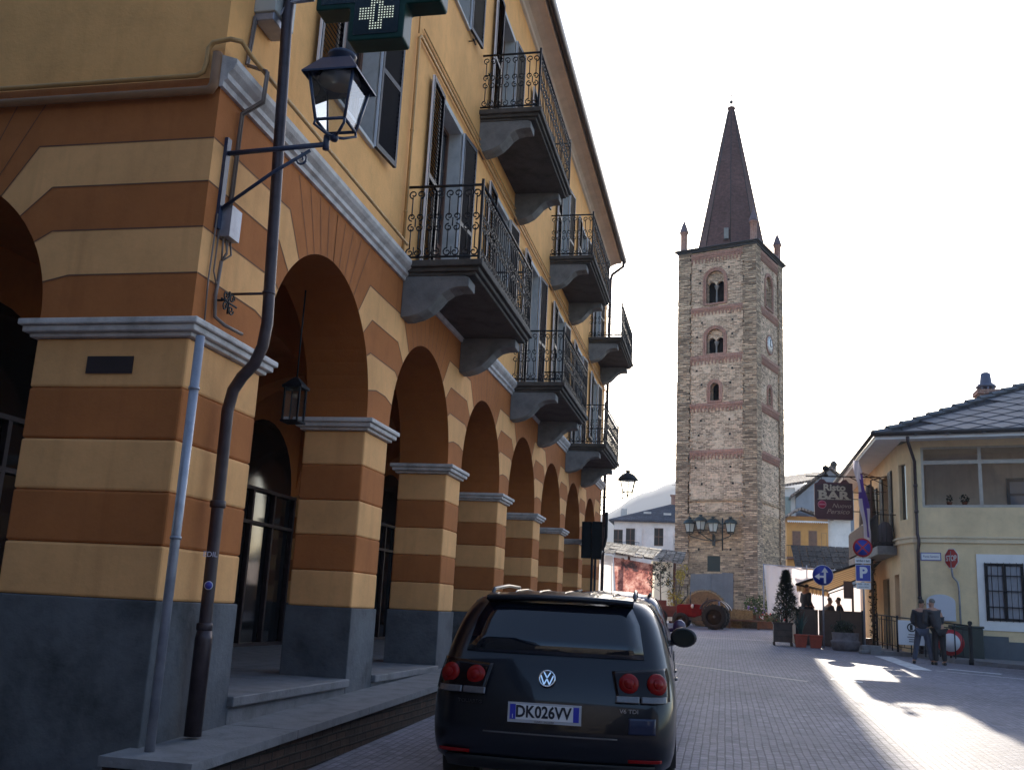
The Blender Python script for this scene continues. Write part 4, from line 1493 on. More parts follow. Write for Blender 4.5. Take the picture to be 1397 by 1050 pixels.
for x0, x1, z0, z1, nm, mm in ((4.8, 5.35, 7.0, 8.3, 'window', WOOD), (5.95, 6.5, 6.5, 8.35, 'door', WOOD), (6.85, 7.15, 6.6, 8.2, 'window', OCHR)):
    mb = MB()
    mb.box((x0 - .05, 75.96, z0 - .05), (x1 + .05, 75.999, z1 + .05), 1)
    mb.box((x0, 75.93, z0), (x1, 75.9595, z1), 0)
    mb.build(nm, [mm, mat('ochre trim', (.42, .22, .08), .7)], ob, world=True)
mb = MB()
mb.box((4.3, 74.9, 6.25), (7.4, 75.99, 6.4), 0)
for i in range(22):
    x = 4.32 + i * 3.05 / 21
    mb.tube([(x, 74.93, 6.4), (x, 74.93, 7.2)], .012, 4, 1)
mb.tube([(4.3, 74.93, 7.2), (7.4, 74.93, 7.2)], .025, 4, 1)
mb.build('balcony', [WOOD, IRON], ob, world=True)

sr = thing('stone_roofed_lean_to', 'dark stone slab roof of a lean-to in front of the ochre house', 'building', (4.5, 60, 1.39))
mb = MB()
k = 60 / 46
zk = lambda z: 1.6 + (z - 1.6) * k
n = 10
for i in range(n):
    for j in range(4):
        x0, x1 = 3.9 + 4.3 * i / n, 3.9 + 4.3 * (i + 1) / n
        ya, yb = 59.5 + j * .9, 60.5 + j * .9
        za, zb = 4.85 + j * .36, 5.24 + j * .36
        t = rnd.uniform(-.03, .05)
        mb.add([(x0, ya, za + t), (x1 - .03, ya, za + t), (x1 - .03, yb, zb), (x0, yb, zb), (x0, ya, za - .09), (x1 - .03, ya, za - .09), (x1 - .03, yb, zb - .09), (x0, yb, zb - .09)], [(0, 1, 2, 3), (7, 6, 5, 4), (0, 4, 5, 1), (1, 5, 6, 2), (2, 6, 7, 3), (3, 7, 4, 0)])
mb.build('stone_roof', LAUZED, sr, world=True)
mb = MB()
for x in (4.4, 6.2, 8.0):
    for y in (59.9, 63.0):
        mb.tube([(x, y, 1.3), (x, y, 4.85 + (y - 59.5) * .29)], .08, 8)
mb.build('posts', WOOD, sr, world=True)

# white canvas windbreak beside the tower
CAN2 = clothmat('pinkish canvas', (.74, .68, .68), .6)
mb = MB()
xs = [2.05 + i * (6.6 - 2.05) / 24 for i in range(25)]
y0 = 56.5


def cy_(i):
    return y0 + .12 * math.sin(i * 1.7) + .08 * math.sin(i * .6)


top_ = [4.72 + (.03 * math.sin(i * .9)) - .012 * i for i in range(25)]
mb2v = [(x + (.25 if i == 0 else 0), cy_(i), 1.5) for i, x in enumerate(xs)] + [(x, cy_(i) + .06 * math.sin(i), top_[i]) for i, x in enumerate(xs)]
mb.add(mb2v, [(i, i + 1, 26 + i, 25 + i) for i in range(24)], 0, True)
wb = thing('canvas_windbreak', 'large white canvas windbreak on poles stretched to the right of the tower foot', 'canvas', (4.3, y0, 1.39))
mb.build('canvas', CAN2, wb, fixn=False, world=True)
mb = MB()
for x in (2.05, 4.3, 6.6):
    mb.tube([(x, y0 + .25, 1.3), (x, y0 + .25, 4.8)], .04, 6)
mb.tube([(2.05, y0 + .25, 4.75), (6.6, y0 + .25, 4.55)], .035, 6)
mb.build('pole_frame', PIPEG, wb, world=True)

# ------------------------------------------------------------------ hay, cart, tractor and plants at the tower foot
HAY = mat('straw', (.22, .165, .09), .9, .5, 14, .8, 90)
HAYD = mat('old straw', (.15, .11, .07), .9, .5, 14, .8, 90)


def straw(mb, lo, hi, n):
    for _ in range(n):
        f = rnd.randrange(3)
        p = Vector([rnd.uniform(a, b) for a, b in zip(lo, hi)])
        if f == 0:
            p.y = lo[1]
        elif f == 1:
            p.z = hi[2]
        else:
            p.x = rnd.choice((lo[0], hi[0]))
        d = Vector((rnd.uniform(-1, 1), rnd.uniform(-1, 1), rnd.uniform(-1, 1))).normalized() * rnd.uniform(.04, .1)
        mb.tube([p - d, p + d], .006, 3, 0, False, False)


def bale(label, loc, rz, m=HAY):
    mb = MB()
    mb.box((-.5, -.24, 0), (.5, .24, .42))
    straw(mb, (-.5, -.24, 0), (.5, .24, .42), 160)
    o = mb.build('hay_bale', m, None, fixn=False)
    o.location = loc
    o.rotation_euler.z = rz
    tag(o, label, 'hay bale', 'hay bales at the tower foot')
    return o


zg = 1.33
bale('pale square hay bale resting on the low wooden table', (.75, 49.2, zg + .42), .05)
bale('hay bale lying on the ground behind the low wooden table', (1.0, 50.0, zg), .2, HAYD)
bale('hay bale stacked just right of the tractor rear wheel', (.28, 49.9, zg + .43), -.1, HAYD)
bale('lower hay bale standing under the one beside the tractor wheel', (.3, 49.9, zg), -.1)
bale('brownish hay bale beside the flower stall near the windbreak', (2.0, 50.3, zg + .3), .3, HAYD)
mb = MB()
mb.lathe([(.75, -.6), (.8, -.55), (.8, .55), (.75, .6), (.55, .62), (.001, .63)], (0, 0, 0), 28, 0, axis='y')
mb.lathe([(.75, -.6), (.55, -.62), (.001, -.63)], (0, 0, 0), 28, 1, axis='y', caps=False)
for _ in range(500):
    a = rnd.uniform(0, 2 * PI)
    p = Vector((.8 * math.cos(a), rnd.uniform(-.55, .55), .8 * math.sin(a)))
    d = Vector((rnd.uniform(-1, 1), rnd.uniform(-1, 1), rnd.uniform(-1, 1))).normalized() * .09
    mb.tube([p - d, p + d], .007, 3, 0, False, False)
rb = mb.build('round_hay_bale', [HAY, HAYD], None, fixn=False)
rb.location = (-.95, 49.6, zg + .84)
rb.scale = (1.2, 1.05, 1.05)
tag(rb, 'big round hay bale standing behind the red tractor', 'hay bale')
tb = thing('low_table', 'low wooden table beside the hay bales', 'table', (.85, 48.6, zg))
mb = MB()
mb.box((-.75, -.3, .34), (.75, .3, .40))
mb.build('table_top', WOOD, tb, bevel=.01)
for sx in (-.65, .65):
    for sy in (-.22, .22):
        mb = MB()
        mb.box((sx - .04, sy - .04, 0), (sx + .04, sy + .04, .339))
        mb.build('leg', WOOD, tb)

# vintage tractor, nose to the left
tr = thing('vintage_tractor', 'small red vintage tractor with a big dark rear wheel in front of the tower', 'tractor', (-1.05, 46.6, 1.26))
RED = mat('tractor red', (.12, .003, .008), .5, .3, 6, 0, 10, 0, .12)
RUB = mat('tractor tyre', (.009, .009, .01), .85, .3, 20, .4, 30)
RIM = mat('rusty rim', (.025, .02, .016), .8, .4, 8, 0, 10, 0, .1)
mb = MB()
pl = [(-1.15, .55), (-1.15, 1.02), (-1.05, 1.10), (-.2, 1.13), (.05, 1.10), (.05, .62), (-.3, .5)]
mb.prism(pl, lambda u, v, d: (u, d, v), -.24, .24, 0)
mb.build('bonnet', RED, tr, bevel=.04, seg=3)
mb = MB()
mb.box((-1.0, -.16, .35), (.95, .16, .62), 0)
mb.box((-.1, -.2, .5), (.75, .2, .8), 0)
mb.tube([(-.9, -.5, .38), (-.9, .5, .38)], .05, 8)
mb.tube([(.7, -.62, .58), (.7, .62, .58)], .07, 8)
mb.tube([(-.5, -.12, 1.1), (-.5, -.12, 1.7)], .03, 8)
mb.build('chassis', mat('engine grey', (.06, .06, .065), .6, .3, 8), tr)
for sy in (-1, 1):
    for x, r, w, nm in ((-.9, .36, .09, 'front_wheel'), (.7, .58, .14, 'rear_wheel')):
        m2 = MB()
        y = sy * (.42 if r < .5 else .58)
        m2.lathe([(r * .62, -w), (r * .9, -w), (r, -w * .6), (r, w * .6), (r * .9, w), (r * .62, w)], (x, y, r - .02), 26, 0, axis='y', caps=False)
        for i in range(22 if r > .5 else 0):
            a = 2 * PI * i / 22
            m2.box((x + r * math.cos(a) - .025, y - w, r - .02 + r * math.sin(a) - .025), (x + r * math.cos(a) + .025, y + w, r - .02 + r * math.sin(a) + .025), 0, Matrix.Rotation(-a, 3, 'Y'))
        wl = m2.build(nm, RUB, tr)
        m2 = MB()
        m2.lathe([(.001, -.03), (r * .25, -.05), (r * .3, -.02), (r * .62, -.04), (r * .64, 0), (r * .62, .04), (r * .3, .02), (r * .25, .05), (.001, .03)], (x, y, r - .02), 20, 0, axis='y', caps=False)
        m2.build('rim', RIM, wl)
for sy in (-1, 1):
    m2 = MB()
    pl = [(.7 + .74 * math.cos(a), .64 + .74 * math.sin(a)) for a in [PI * (.12 + .76 * i / 12) for i in range(13)]] + [(.7 + .70 * math.cos(a), .64 + .70 * math.sin(a)) for a in [PI * (.88 - .76 * i / 12) for i in range(13)]]
    m2.prism(pl, lambda u, v, d: (u, d, v), sy * .42, sy * .74)
    m2.build('mudguard', mat('blue black mudguard', (.02, .03, .06), .35), tr)
    m2 = MB()
    m2.lathe([(.001, -.1), (.09, -.07), (.1, 0), (.1, .02), (.001, .03)], (-.35, sy * .33, 1.02), 14, 0, axis='x')
    m2.build('headlight', GREYW, tr)
m2 = MB()
m2.box((.45, -.2, .95), (.85, .2, 1.02))
m2.box((.82, -.2, 1.02), (.88, .2, 1.3))
m2.build('seat', mat('blue seat', (.04, .07, .2), .6), tr, bevel=.02)
m2 = MB()
m2.tube([(.0, 0, 1.0), (.25, 0, 1.3)], .02, 6)
m2.tube([(.25 + .06 * math.cos(a) * 1, .17 * math.sin(a), 1.3 + .15 * math.cos(a)) for a in [2 * PI * i / 16 for i in range(17)]], .015, 5)
m2.build('steering_wheel', IRON, tr)
tr.scale = (.93, .93, .93)
tr.rotation_euler.z = R(-7)

tr2 = thing('farm_machine', 'rusty red farm machine partly hidden behind the parked blue car', 'farm machine', (-2.5, 48.5, 1.3))
mb = MB()
mb.box((-.6, -.3, .4), (.5, .3, .9), 0)
mb.box((-.75, -.2, .8), (-.2, .2, 1.15), 0)
mb.tube([(-.9, 0, .5), (1.0, 0, .6)], .06, 6, 1)
mb.tube([(.3, .1, .8), (.7, .1, 1.35)], .03, 6, 1)
mb.build('body', [mat('rusty red', (.09, .02, .018), .7, .4, 8), IRON], tr2, bevel=.03)
for x in (-.5, .5):
    m2 = MB()
    m2.lathe([(.2, -.06), (.35, -.06), (.38, 0), (.35, .06), (.2, .06)], (x, -.42, .37), 20, 0, axis='y', caps=False)
    m2.lathe([(.001, -.02), (.2, -.03), (.2, .03), (.001, .02)], (x, -.42, .37), 16, 1, axis='y', caps=False)
    m2.build('wheel', [RUB, RIM], tr2)

LEAF = leafmat('green leaves', (.07, .10, .03))
LEAFY = leafmat('yellow leaves', (.36, .27, .04), .4)
LEAFD = leafmat('dark conifer foliage', (.014, .024, .010), .5, .06)
BARK = mat('bark', (.10, .07, .05), .9, .4, 10, .6, 30)


def blob_pts(c, r, n, hole=.0):
    out = []
    while len(out) < n:
        p = Vector((rnd.uniform(-1, 1), rnd.uniform(-1, 1), rnd.uniform(-1, 1)))
        if hole < p.length <= 1:
            out.append((c[0] + p.x * r[0], c[1] + p.y * r[1], c[2] + p.z * r[2]))
    return out


t1 = thing('young_tree', 'slender young tree with sparse dark leaves in front of the cream canvas', 'tree', (-3.3, 53.5, 1.39))
mb = MB()
mb.tube([(0, 0, 0), (.03, 0, 1.0), (-.02, 0, 2.0), (.0, 0, 2.9)], [.045, .04, .03, .012], 6)
br_ = []
for i in range(16):
    z = 1.5 + i * .09
    a = i * 2.4
    L_ = .55 * (1 - (z - 1.5) / 2.4) + .1
    e = (L_ * math.cos(a), L_ * math.sin(a), z + .25)
    mb.tube([(0, 0, z), e], [.014, .005], 4)
    br_.append(e)
mb.build('trunk', BARK, t1)
mb = MB()
for e in br_:
    leaves(mb, blob_pts(e, (.2, .2, .2), 26), .07)
leaves(mb, blob_pts((0, 0, 2.6), (.25, .25, .5), 60), .07)
mb.build('crown', LEAFD, t1, fixn=False)
t2 = thing('yellow_bush', 'yellow leaved bush against the left corner of the stone tower', 'bush', (-3.0, 60.5, 1.39))
mb = MB()
for i in range(9):
    a = i * .7
    mb.tube([(0, 0, 0), (.35 * math.cos(a), .3 * math.sin(a), 1.4), (.7 * math.cos(a), .5 * math.sin(a), 2.9)], [.04, .03, .01], 5)
mb.build('stems', BARK, t2)
mb = MB()
for i in range(22):
    leaves(mb, blob_pts((rnd.uniform(-.7, .7), rnd.uniform(-.5, .5), rnd.uniform(.4, 3.3)), (.35, .35, .35), 60), .09)
mb.build('foliage', LEAFY, t2, fixn=False)
t3 = thing('yellow_sapling', 'thin sapling with yellowing leaves between the young tree and the yellow bush', 'tree', (-2.55, 54.5, 1.39))
mb = MB()
mb.tube([(0, 0, 0), (.05, 0, 1.2), (0, 0, 2.5)], [.03, .02, .008], 5)
mb.build('trunk', BARK, t3)
mb = MB()
for i in range(12):
    leaves(mb, blob_pts((rnd.uniform(-.4, .4), rnd.uniform(-.4, .4), rnd.uniform(.9, 2.5)), (.25, .25, .25), 26), .07)
mb.build('crown', LEAFY, t3, fixn=False)

mb = MB()
leaves(mb, blob_pts((0, 0, .35), (.35, .35, .35), 320), .07)
o = mb.build('round_shrub', LEAFD, None, fixn=False)
o.location = (-5.1, 54.5, 1.9)
pot = MB()
pot.lathe([(.22, 0), (.32, .45), (.36, .5), (.3, .5)], (-5.1, 54.5, 1.39), 14)
tag(o, 'small clipped round shrub in front of the white canvas sheet', 'shrub')
tag(pot.build('plant_pot', mat('terracotta', (.30, .09, .04), .8, .3, 6)), 'terracotta pot under the clipped round shrub', 'pot')

FLW = [mat('red flowers', (.5, .02, .03), .7), mat('white flowers', (.7, .66, .68), .7), mat('violet flowers', (.25, .14, .45), .7)]


def flowerbox(label, loc, w, cols, h=.35):
    t = thing('flower_box', label, 'planter', loc, 0, 'flower boxes at the tower foot')
    mb = MB()
    mb.box((-w / 2, -.2, 0), (w / 2, .2, h))
    mb.box((-w / 2 - .03, -.23, h - .06), (w / 2 + .03, .23, h - .001))
    mb.build('box', WOOD, t, bevel=.01)
    mb = MB()
    leaves(mb, blob_pts((0, 0, h + .12), (w / 2, .25, .28), 260), .07)
    mb.build('foliage', LEAF, t, fixn=False)
    mb = MB()
    for i in range(46):
        p = Vector((rnd.uniform(-w / 2, w / 2), rnd.uniform(-.25, .25), h + rnd.uniform(.1, .42)))
        leaves(mb, [p, p, p], .06, cols[i % len(cols)])
    tag(mb.build('blooms', FLW, t, fixn=False), None, None, kind='stuff')


flowerbox('flower box with red and white blooms by the conifer planter', (2.3, 49.3, 1.36), 1.5, [0, 1, 0])
flowerbox('flower box with violet blooms behind the low wooden table', (1.5, 51.2, 1.39), .9, [2, 1], .6)
flowerbox('flower box of red blooms below the printed banner', (-4.3, 54.0, 1.39), 1.4, [0], .5)
t4 = thing('leafy_shrub', 'leafy dark green shrub at the right foot of the tower', 'shrub', (1.6, 58.5, 1.39))
mb = MB()
for i in range(7):
    mb.tube([(0, 0, 0), (.3 * math.cos(i), .3 * math.sin(i), 1.4)], [.03, .01], 4)
mb.build('stems', BARK, t4)
mb = MB()
for i in range(16):
    leaves(mb, blob_pts((rnd.uniform(-.5, .5), rnd.uniform(-.4, .4), rnd.uniform(.4, 1.7)), (.3, .3, .3), 36), .09)
mb.build('foliage', LEAF, t4, fixn=False)

for h_, k_ in ((hb, 1.27), (ob, 1.27)):
    h_.location = (h_.location.x * k_, h_.location.y * k_, 1.6 + (h_.location.z - 1.6) * k_)
    h_.scale = (k_, k_, k_)

# hills
HILL = mat('wooded hillside', (.055, .065, .06), .95, .5, .01, 0, 1)
mb = MB()
nx, ny = 60, 10
vs = []
for j in range(ny + 1):
    for i in range(nx + 1):
        x = -430 + 920 * i / nx
        y = 900 + 700 * j / ny
        prof_ = (192 + .44 * (x + 70) if x < -70 else 192 + .02 * (x + 70)) + 5 * math.sin(x * .021 + 1) + 4 * math.sin(x * .05)
        prof_ = max(70, min(230, prof_))
        t = j / ny
        z = -2 + prof_ * (math.sin(min(1, t / .75) * PI / 2) ** 1.4) * (1 if t < .76 else 1 - (t - .76) * .6) + 3 * math.sin(x * .09 + j)
        vs.append((x, y, z))
mb.add(vs, [(j * (nx + 1) + i, j * (nx + 1) + i + 1, (j + 1) * (nx + 1) + i + 1, (j + 1) * (nx + 1) + i) for j in range(ny) for i in range(nx)], 0, True)
tag(mb.build('hills', HILL), None, None, kind='structure')
# ================================================================== yellow corner building on the right
YEL = plaster('pale yellow render', (.80, .62, .38), amt=.2)
YEL2 = plaster('warm yellow render', (.76, .55, .32), amt=.2)
TRIMY = plaster('cream trim', (.78, .64, .44), amt=.2)
BANG = R(-15)
BC = Vector((6.06, 32.62, 0))
bu = Vector((math.cos(BANG), math.sin(BANG), 0))
bn_ = Vector((math.sin(BANG), -math.cos(BANG), 0))         # outward, towards the camera
S0 = -.42
P0 = BC + bu * S0                                           # left end of the front
PA = Vector((5.40, 33.62, 0))                               # start of the street side
SE = 10.0
YA = 45.0
yb = thing('corner_house', 'pale yellow two storey corner house with slate roof and glazed veranda on the right', 'house', (8, 34, .8))


def bp_(s, z, d=0.0):
    q = BC + bu * s + bn_ * d
    return (q.x, q.y, z)


cu = (PA - P0).normalized()
cn = Vector((-cu.y, cu.x, 0))
CL = (PA - P0).length


def cp(s, z, d=0.0):                                        # chamfer, s from the front corner
    q = P0 + cu * s + cn * d
    return (q.x, q.y, z)


def ap_(y, z, d=0.0):                                       # street side, d outwards (towards -x)
    return (PA.x - d, y, z)


ZTOP = 7.4
mb = MB()
veranda = (-.13, 9.0, 5.33, 7.2)
fwin = (1.50, 2.55, 2.02, 3.68)
holed(mb, S0, SE, .3, ZTOP, [veranda], lambda a, z, d: bp_(a, z, d), .12, 0, 0)
mb.build('front_wall', [YEL], yb, world=True, fixn=False)
mb = MB()
# room behind the veranda glass
mb.quad(bp_(-.12, 5.33, -1.5), bp_(9, 5.33, -1.5), bp_(9, 7.2, -1.5), bp_(-.12, 7.2, -1.5), 0)
mb.quad(bp_(-.12, 5.33, 0), bp_(9, 5.33, 0), bp_(9, 5.33, -1.5), bp_(-.12, 5.33, -1.5), 0)
mb.quad(bp_(-.12, 7.2, 0), bp_(9, 7.2, 0), bp_(9, 7.2, -1.5), bp_(-.12, 7.2, -1.5), 0)
mb.quad(bp_(-.12, 5.33, -.13), bp_(-.12, 7.2, -.13), bp_(-.12, 7.2, -1.5), bp_(-.12, 5.33, -1.5), 0)
mb.build('veranda_room', plaster('veranda wall', (.72, .60, .48)), yb, world=True)
mb = MB()
fw = .05
for s in (-.13 + fw / 2, 1.53, 3.2, 4.9, 6.6):
    mb.prism([(s - fw, 5.36), (s + fw, 5.36), (s + fw, 7.2), (s - fw, 7.2)], lambda u, v, d: bp_(u, v, d), -.10, -.03)
for z0, z1 in ((5.33, 5.41), (6.66, 6.78), (7.14, 7.2)):
    mb.prism([(-.13, z0), (9, z0), (9, z1), (-.13, z1)], lambda u, v, d: bp_(u, v, d), -.098, -.028)
vf = mb.build('veranda_frame', mat('veranda frame', (.44, .40, .35), .5, .2, 6), yb, world=True)
mb = MB()
mb.quad(bp_(-.10, 5.38, -.06), bp_(9, 5.38, -.06), bp_(9, 7.17, -.06), bp_(-.10, 7.17, -.06))
o = mb.build('veranda_glass', glassmat('veranda glass', (.90, .89, .88), .955), vf)
for v in o.data.vertices:
    v.co -= Vector(yb.location)
mb = MB()
mb.prism([(2.2, 5.40), (3.2, 5.40), (3.2, 6.40), (2.2, 6.40)], lambda u, v, d: bp_(u, v, d), -1.499, -1.44, 0)
mb.prism([(2.3, 5.92), (2.95, 5.92), (2.95, 6.28), (2.3, 6.28)], lambda u, v, d: bp_(u, v, d), -1.4395, -1.42, 1)
mb.prism([(2.3, 5.48), (2.95, 5.48), (2.95, 5.84), (2.3, 5.84)], lambda u, v, d: bp_(u, v, d), -1.4395, -1.42, 1)
mb.build('inner_window', [mat('blue black frame', (.02, .025, .04), .4), mat('sky pane', (.12, .18, .28), .05, spec=.8)], yb, world=True)
# plants on the veranda sill
for s, r in ((.62, .09), (1.05, .14)):
    mb = MB()
    p = bp_(s, 5.42, -.35)
    mb.lathe([(.06, 0), (.09, .12)], p, 10, 0)
    leaves(mb, blob_pts((p[0], p[1], p[2] + .2), (r, r, .14), 60), .045, 1)
    tag(mb.build('potted_plant', [mat('clay', (.25, .09, .05), .8), LEAFD], None, fixn=False), 'small potted plant behind the veranda glass, %s' % ('the thinner one on the left' if s < 1 else 'the bushier one on the right'), 'plant', 'plants on the veranda')
# chamfer and street side
mb = MB()
holed(mb, 0, CL, .3, ZTOP, [(.35, .85, 5.0, 6.75)], lambda a, z, d: cp(a, z, d), .12, 0, 0)
mb.quad(cp(.35, 5.0, -.1), cp(.85, 5.0, -.1), cp(.85, 6.75, -.1), cp(.35, 6.75, -.1), 1)
awin = [(35.3, 36.6, 4.75, 6.75), (38.6, 40.0, 4.35, 6.6)]
adoor = [(34.0, 34.9, .9, 3.35), (36.0, 37.4, .9, 3.3), (39.0, 40.4, .9, 3.3)]
holed(mb, PA.y, YA, .3, ZTOP, awin + adoor, lambda a, z, d: ap_(a, z, d), .15, 2, 2)
for h in awin + adoor[1:]:
    mb.quad(ap_(h[0], h[2], -.14), ap_(h[1], h[2], -.14), ap_(h[1], h[3], -.14), ap_(h[0], h[3], -.14), 1)
h = adoor[0]
mb.quad(ap_(h[0], h[2], -.14), ap_(h[1], h[2], -.14), ap_(h[1], h[3], -.14), ap_(h[0], h[3], -.14), 3)
far = BC + bu * SE
mb.add([(PA.x, YA, .3), (far.x, YA, .3), (far.x, YA, ZTOP), (PA.x, YA, ZTOP)], [(0, 1, 2, 3)], 0)
mb.add([(far.x, YA, .3), (far.x, far.y, .3), (far.x, far.y, ZTOP), (far.x, YA, ZTOP)], [(0, 1, 2, 3)], 0)
mb.build('side_wall', [YEL, PANE, YEL2, mat('mauve door', (.30, .26, .34), .5)], yb, world=True, fixn=False)
for (a, b, c, d) in awin:
    for sg in (-1, 1):
        mb = MB()
        y0 = a - .62 if sg < 0 else b + .02
        mb.prism([(y0, c), (y0 + .6, c), (y0 + .6, d), (y0, d)], lambda u, v, dd: ap_(u, v, dd), .015, .06, 0)
        for i in range(26):
            z = c + .08 + (d - c - .16) * i / 25
            mb.prism([(y0 + .06, z), (y0 + .54, z), (y0 + .54, z + .03), (y0 + .06, z + .03)], lambda u, v, dd: ap_(u, v, dd), .0605, .072, 0)
        mb.build('shutter', mat('dark brown shutter', (.05, .045, .04), .6), yb, world=True)
# belt course
mb = MB()
for e, za, zb_ in ((.05, 4.26, 4.40), (.09, 4.40, 4.46)):
    pts = [bp_(SE, 0, 0), bp_(S0, 0, 0), cp(CL, 0, 0), ap_(YA, 0, 0)]
    oo = [bp_(SE, 0, e), bp_(S0 - .02, 0, e), cp(CL, 0, e), ap_(YA, 0, e)]
    vs = [(p[0], p[1], za) for p in pts + oo] + [(p[0], p[1], zb_ - .001) for p in pts + oo]
    fs = []
    for i in range(3):
        fs += [(4 + i, 5 + i, 13 + i, 12 + i), (i, i + 1, 5 + i, 4 + i), (8 + i, 12 + i, 13 + i, 9 + i)]
    mb.add(vs, fs)
mb.build('belt_course', TRIMY, yb, world=True)
# grey plinth
mb = MB()
mb.prism([(S0 + .02, .3), (2.05, .3), (2.05, 1.58), (S0 + .02, 1.58)], lambda u, v, d: bp_(u, v, d), 0, .05)
mb.prism([(2.051, .3), (SE, .3), (SE, 1.44), (2.051, 1.44)], lambda u, v, d: bp_(u, v, d), 0, .035)
mb.build('plinth', plaster('slate grey plinth', (.13, .145, .16), amt=.5), yb, world=True)
# ground floor window
mb = MB()
a, b, c, d = fwin
e = .20
for (s0, s1, z0, z1) in ((a - e, a, c - e * 1.4, d + e * 1.3), (b, b + e, c - e * 1.4, d + e * 1.3), (a, b, d, d + e * 1.3), (a, b, c - e * 1.4, c)):
    mb.prism([(s0, z0), (s1, z0), (s1, z1), (s0, z1)], lambda u, v, dd: bp_(u, v, dd), .001, .03)
wf = mb.build('window_surround', WHITE, yb, world=True)
mb = MB()
mb.prism([(a, c), (b, c), (b, d), (a, d)], lambda u, v, dd: bp_(u, v, dd), .002, .006, 0)
m_ = (a + b) / 2
n = 22
for (s0, s1) in ((a + .09, m_ - .05), (m_ + .05, b - .09)):   # folded net curtain
    for i in range(n):
        u0, u1 = s0 + (s1 - s0) * i / n, s0 + (s1 - s0) * (i + 1) / n
        d0, d1 = .010 + .012 * (i % 2), .010 + .012 * ((i + 1) % 2)
        mb.quad(bp_(u0, c + .08, d0), bp_(u1, c + .08, d1), bp_(u1, d - .08, d1), bp_(u0, d - .08, d0), 1)
mb.build('curtained_pane', [PANE, mat('net curtain', (.30, .31, .36), .5, .12, 9, spec=.8)], yb, world=True, fixn=False)
mb = MB()
for (s0, s1, z0, z1) in ((a, a + .09, c, d), (b - .09, b, c, d), (m_ - .05, m_ + .05, c, d), (a + .09, b - .09, c, c + .08), (a + .09, b - .09, d - .08, d)):
    mb.prism([(s0, z0), (s1, z0), (s1, z1), (s0, z1)], lambda u, v, dd: bp_(u, v, dd), .024, .05, 0)
for z in (c + .38, c + .84, c + 1.28):
    mb.prism([(a, z), (b, z), (b, z + .03), (a, z + .03)], lambda u, v, dd: bp_(u, v, dd), .06, .085, 0)
for i in range(7):
    s = a + .02 + (b - a - .04) * i / 6
    p0, p1 = bp_(s, c - .02, .072), bp_(s, d + .02, .072)
    mb.tube([p0, p1], .009, 5)
mb.build('window_grille', IRON, yb, world=True)
# roof with eaves
OV = .85
ez = 7.46


def off_pts(o):
    """eaves outline offset o beyond the walls: front right, corner, street side far"""
    fr = BC + bu * SE + bn_ * o
    ax = PA.x - o
    # intersection of front eaves line with x = ax
    t = (ax - fr.x) / bu.x
    cr = fr + bu * t
    return fr, cr, Vector((ax, YA, 0))


fr, cr, ay = off_pts(OV)
hip = Vector((.79, .61, 0)).normalized()
tl = 7.2
hx = cr + hip * tl
RM = (10.1 - ez) / tl
hz = ez + RM * tl
mb = MB()
rb_ = fr + Vector((.26, .97, 0)) * 5.8
mb.add([(fr.x, fr.y, ez), (cr.x, cr.y, ez), (hx.x, hx.y, hz), (hx.x + 8 * bu.x, hx.y + 8 * bu.y, hz)], [(0, 1, 2, 3)], 0)
mb.add([(cr.x, cr.y, ez), (ay.x, ay.y, ez), (hx.x, ay.y, hz), (hx.x, hx.y, hz)], [(0, 1, 2, 3)], 0)
mb.add([(hx.x, ay.y, hz), (hx.x, hx.y, hz), (hx.x + 8 * bu.x, hx.y + 8 * bu.y, hz), (hx.x + 8, ay.y, hz)], [(0, 1, 2, 3)], 0)
SLAUZE = masonry('diagonal slate slabs', (.05, .053, .066), (.03, .032, .04), (.02, .02, .025), .6, .42, .05, .06, 1.4)
mb.build('roof', SLAUZE, yb, world=True, fixn=False)
# diamond slate slabs standing a little proud, row on row
mb = MB()
e1 = bu
up_ = ((hx - cr) - bu * (hx - cr).dot(bu))
upl = up_.length
upn = up_.normalized()
slope = (hz - ez) / upl
hipx = (hx - cr).dot(bu)
nrm_ = Vector((-upn.x * slope, -upn.y * slope, 1)).normalized()
dia = .95
for r_ in range(12):
    v0 = -.1 + r_ * dia * .42
    for c_ in range(-1, 14):
        u0 = (c_ + (.5 if r_ % 2 else 0)) * dia + .2
        ju = rnd.uniform(-.05, .05)
        u0 += ju
        pts = [(u0, v0 - .06 + ju), (u0 + dia * .52, v0 + dia * .40), (u0, v0 + dia * .9), (u0 - dia * .52, v0 + dia * .40)]
        if v0 + dia * .9 > upl + .1 or u0 - dia * .5 < hipx * (v0 + .5) / upl - .15 or u0 > 10.6:
            continue
        th = .02 + rnd.uniform(0, .03)
        P_ = []
        for k_, (u, v) in enumerate(pts):
            lift = .05 if k_ == 0 else (.035 if k_ in (1, 3) else .012)
            p = cr + bu * u + upn * v
            P_.append(Vector((p.x, p.y, ez + slope * v)) + nrm_ * lift)
        mb.add(P_ + [p - nrm_ * th for p in P_], [(0, 1, 2, 3), (0, 4, 5, 1), (3, 7, 4, 0)])
mb.build('slate_slabs', mat('slate slab face', (.05, .055, .072), .5, .55, 1.7, .6, 14), yb, world=True, fixn=False)
mb = MB()                                                    # hip capping stones
for i in range(12):
    p0, p1 = cr + hip * (tl * i / 12 - .1), cr + hip * (tl * (i + 1) / 12)
    mb.tube([(p0.x, p0.y, ez + RM * (tl * i / 12) + .07), (p1.x, p1.y, ez + RM * (tl * (i + 1) / 12) + .02)], .10, 6, smooth=False)
mb.build('hip_capping', SLATE, yb, world=True)
mb = MB()                                                    # soffit and fascia
f2, c2, a2 = off_pts(0)
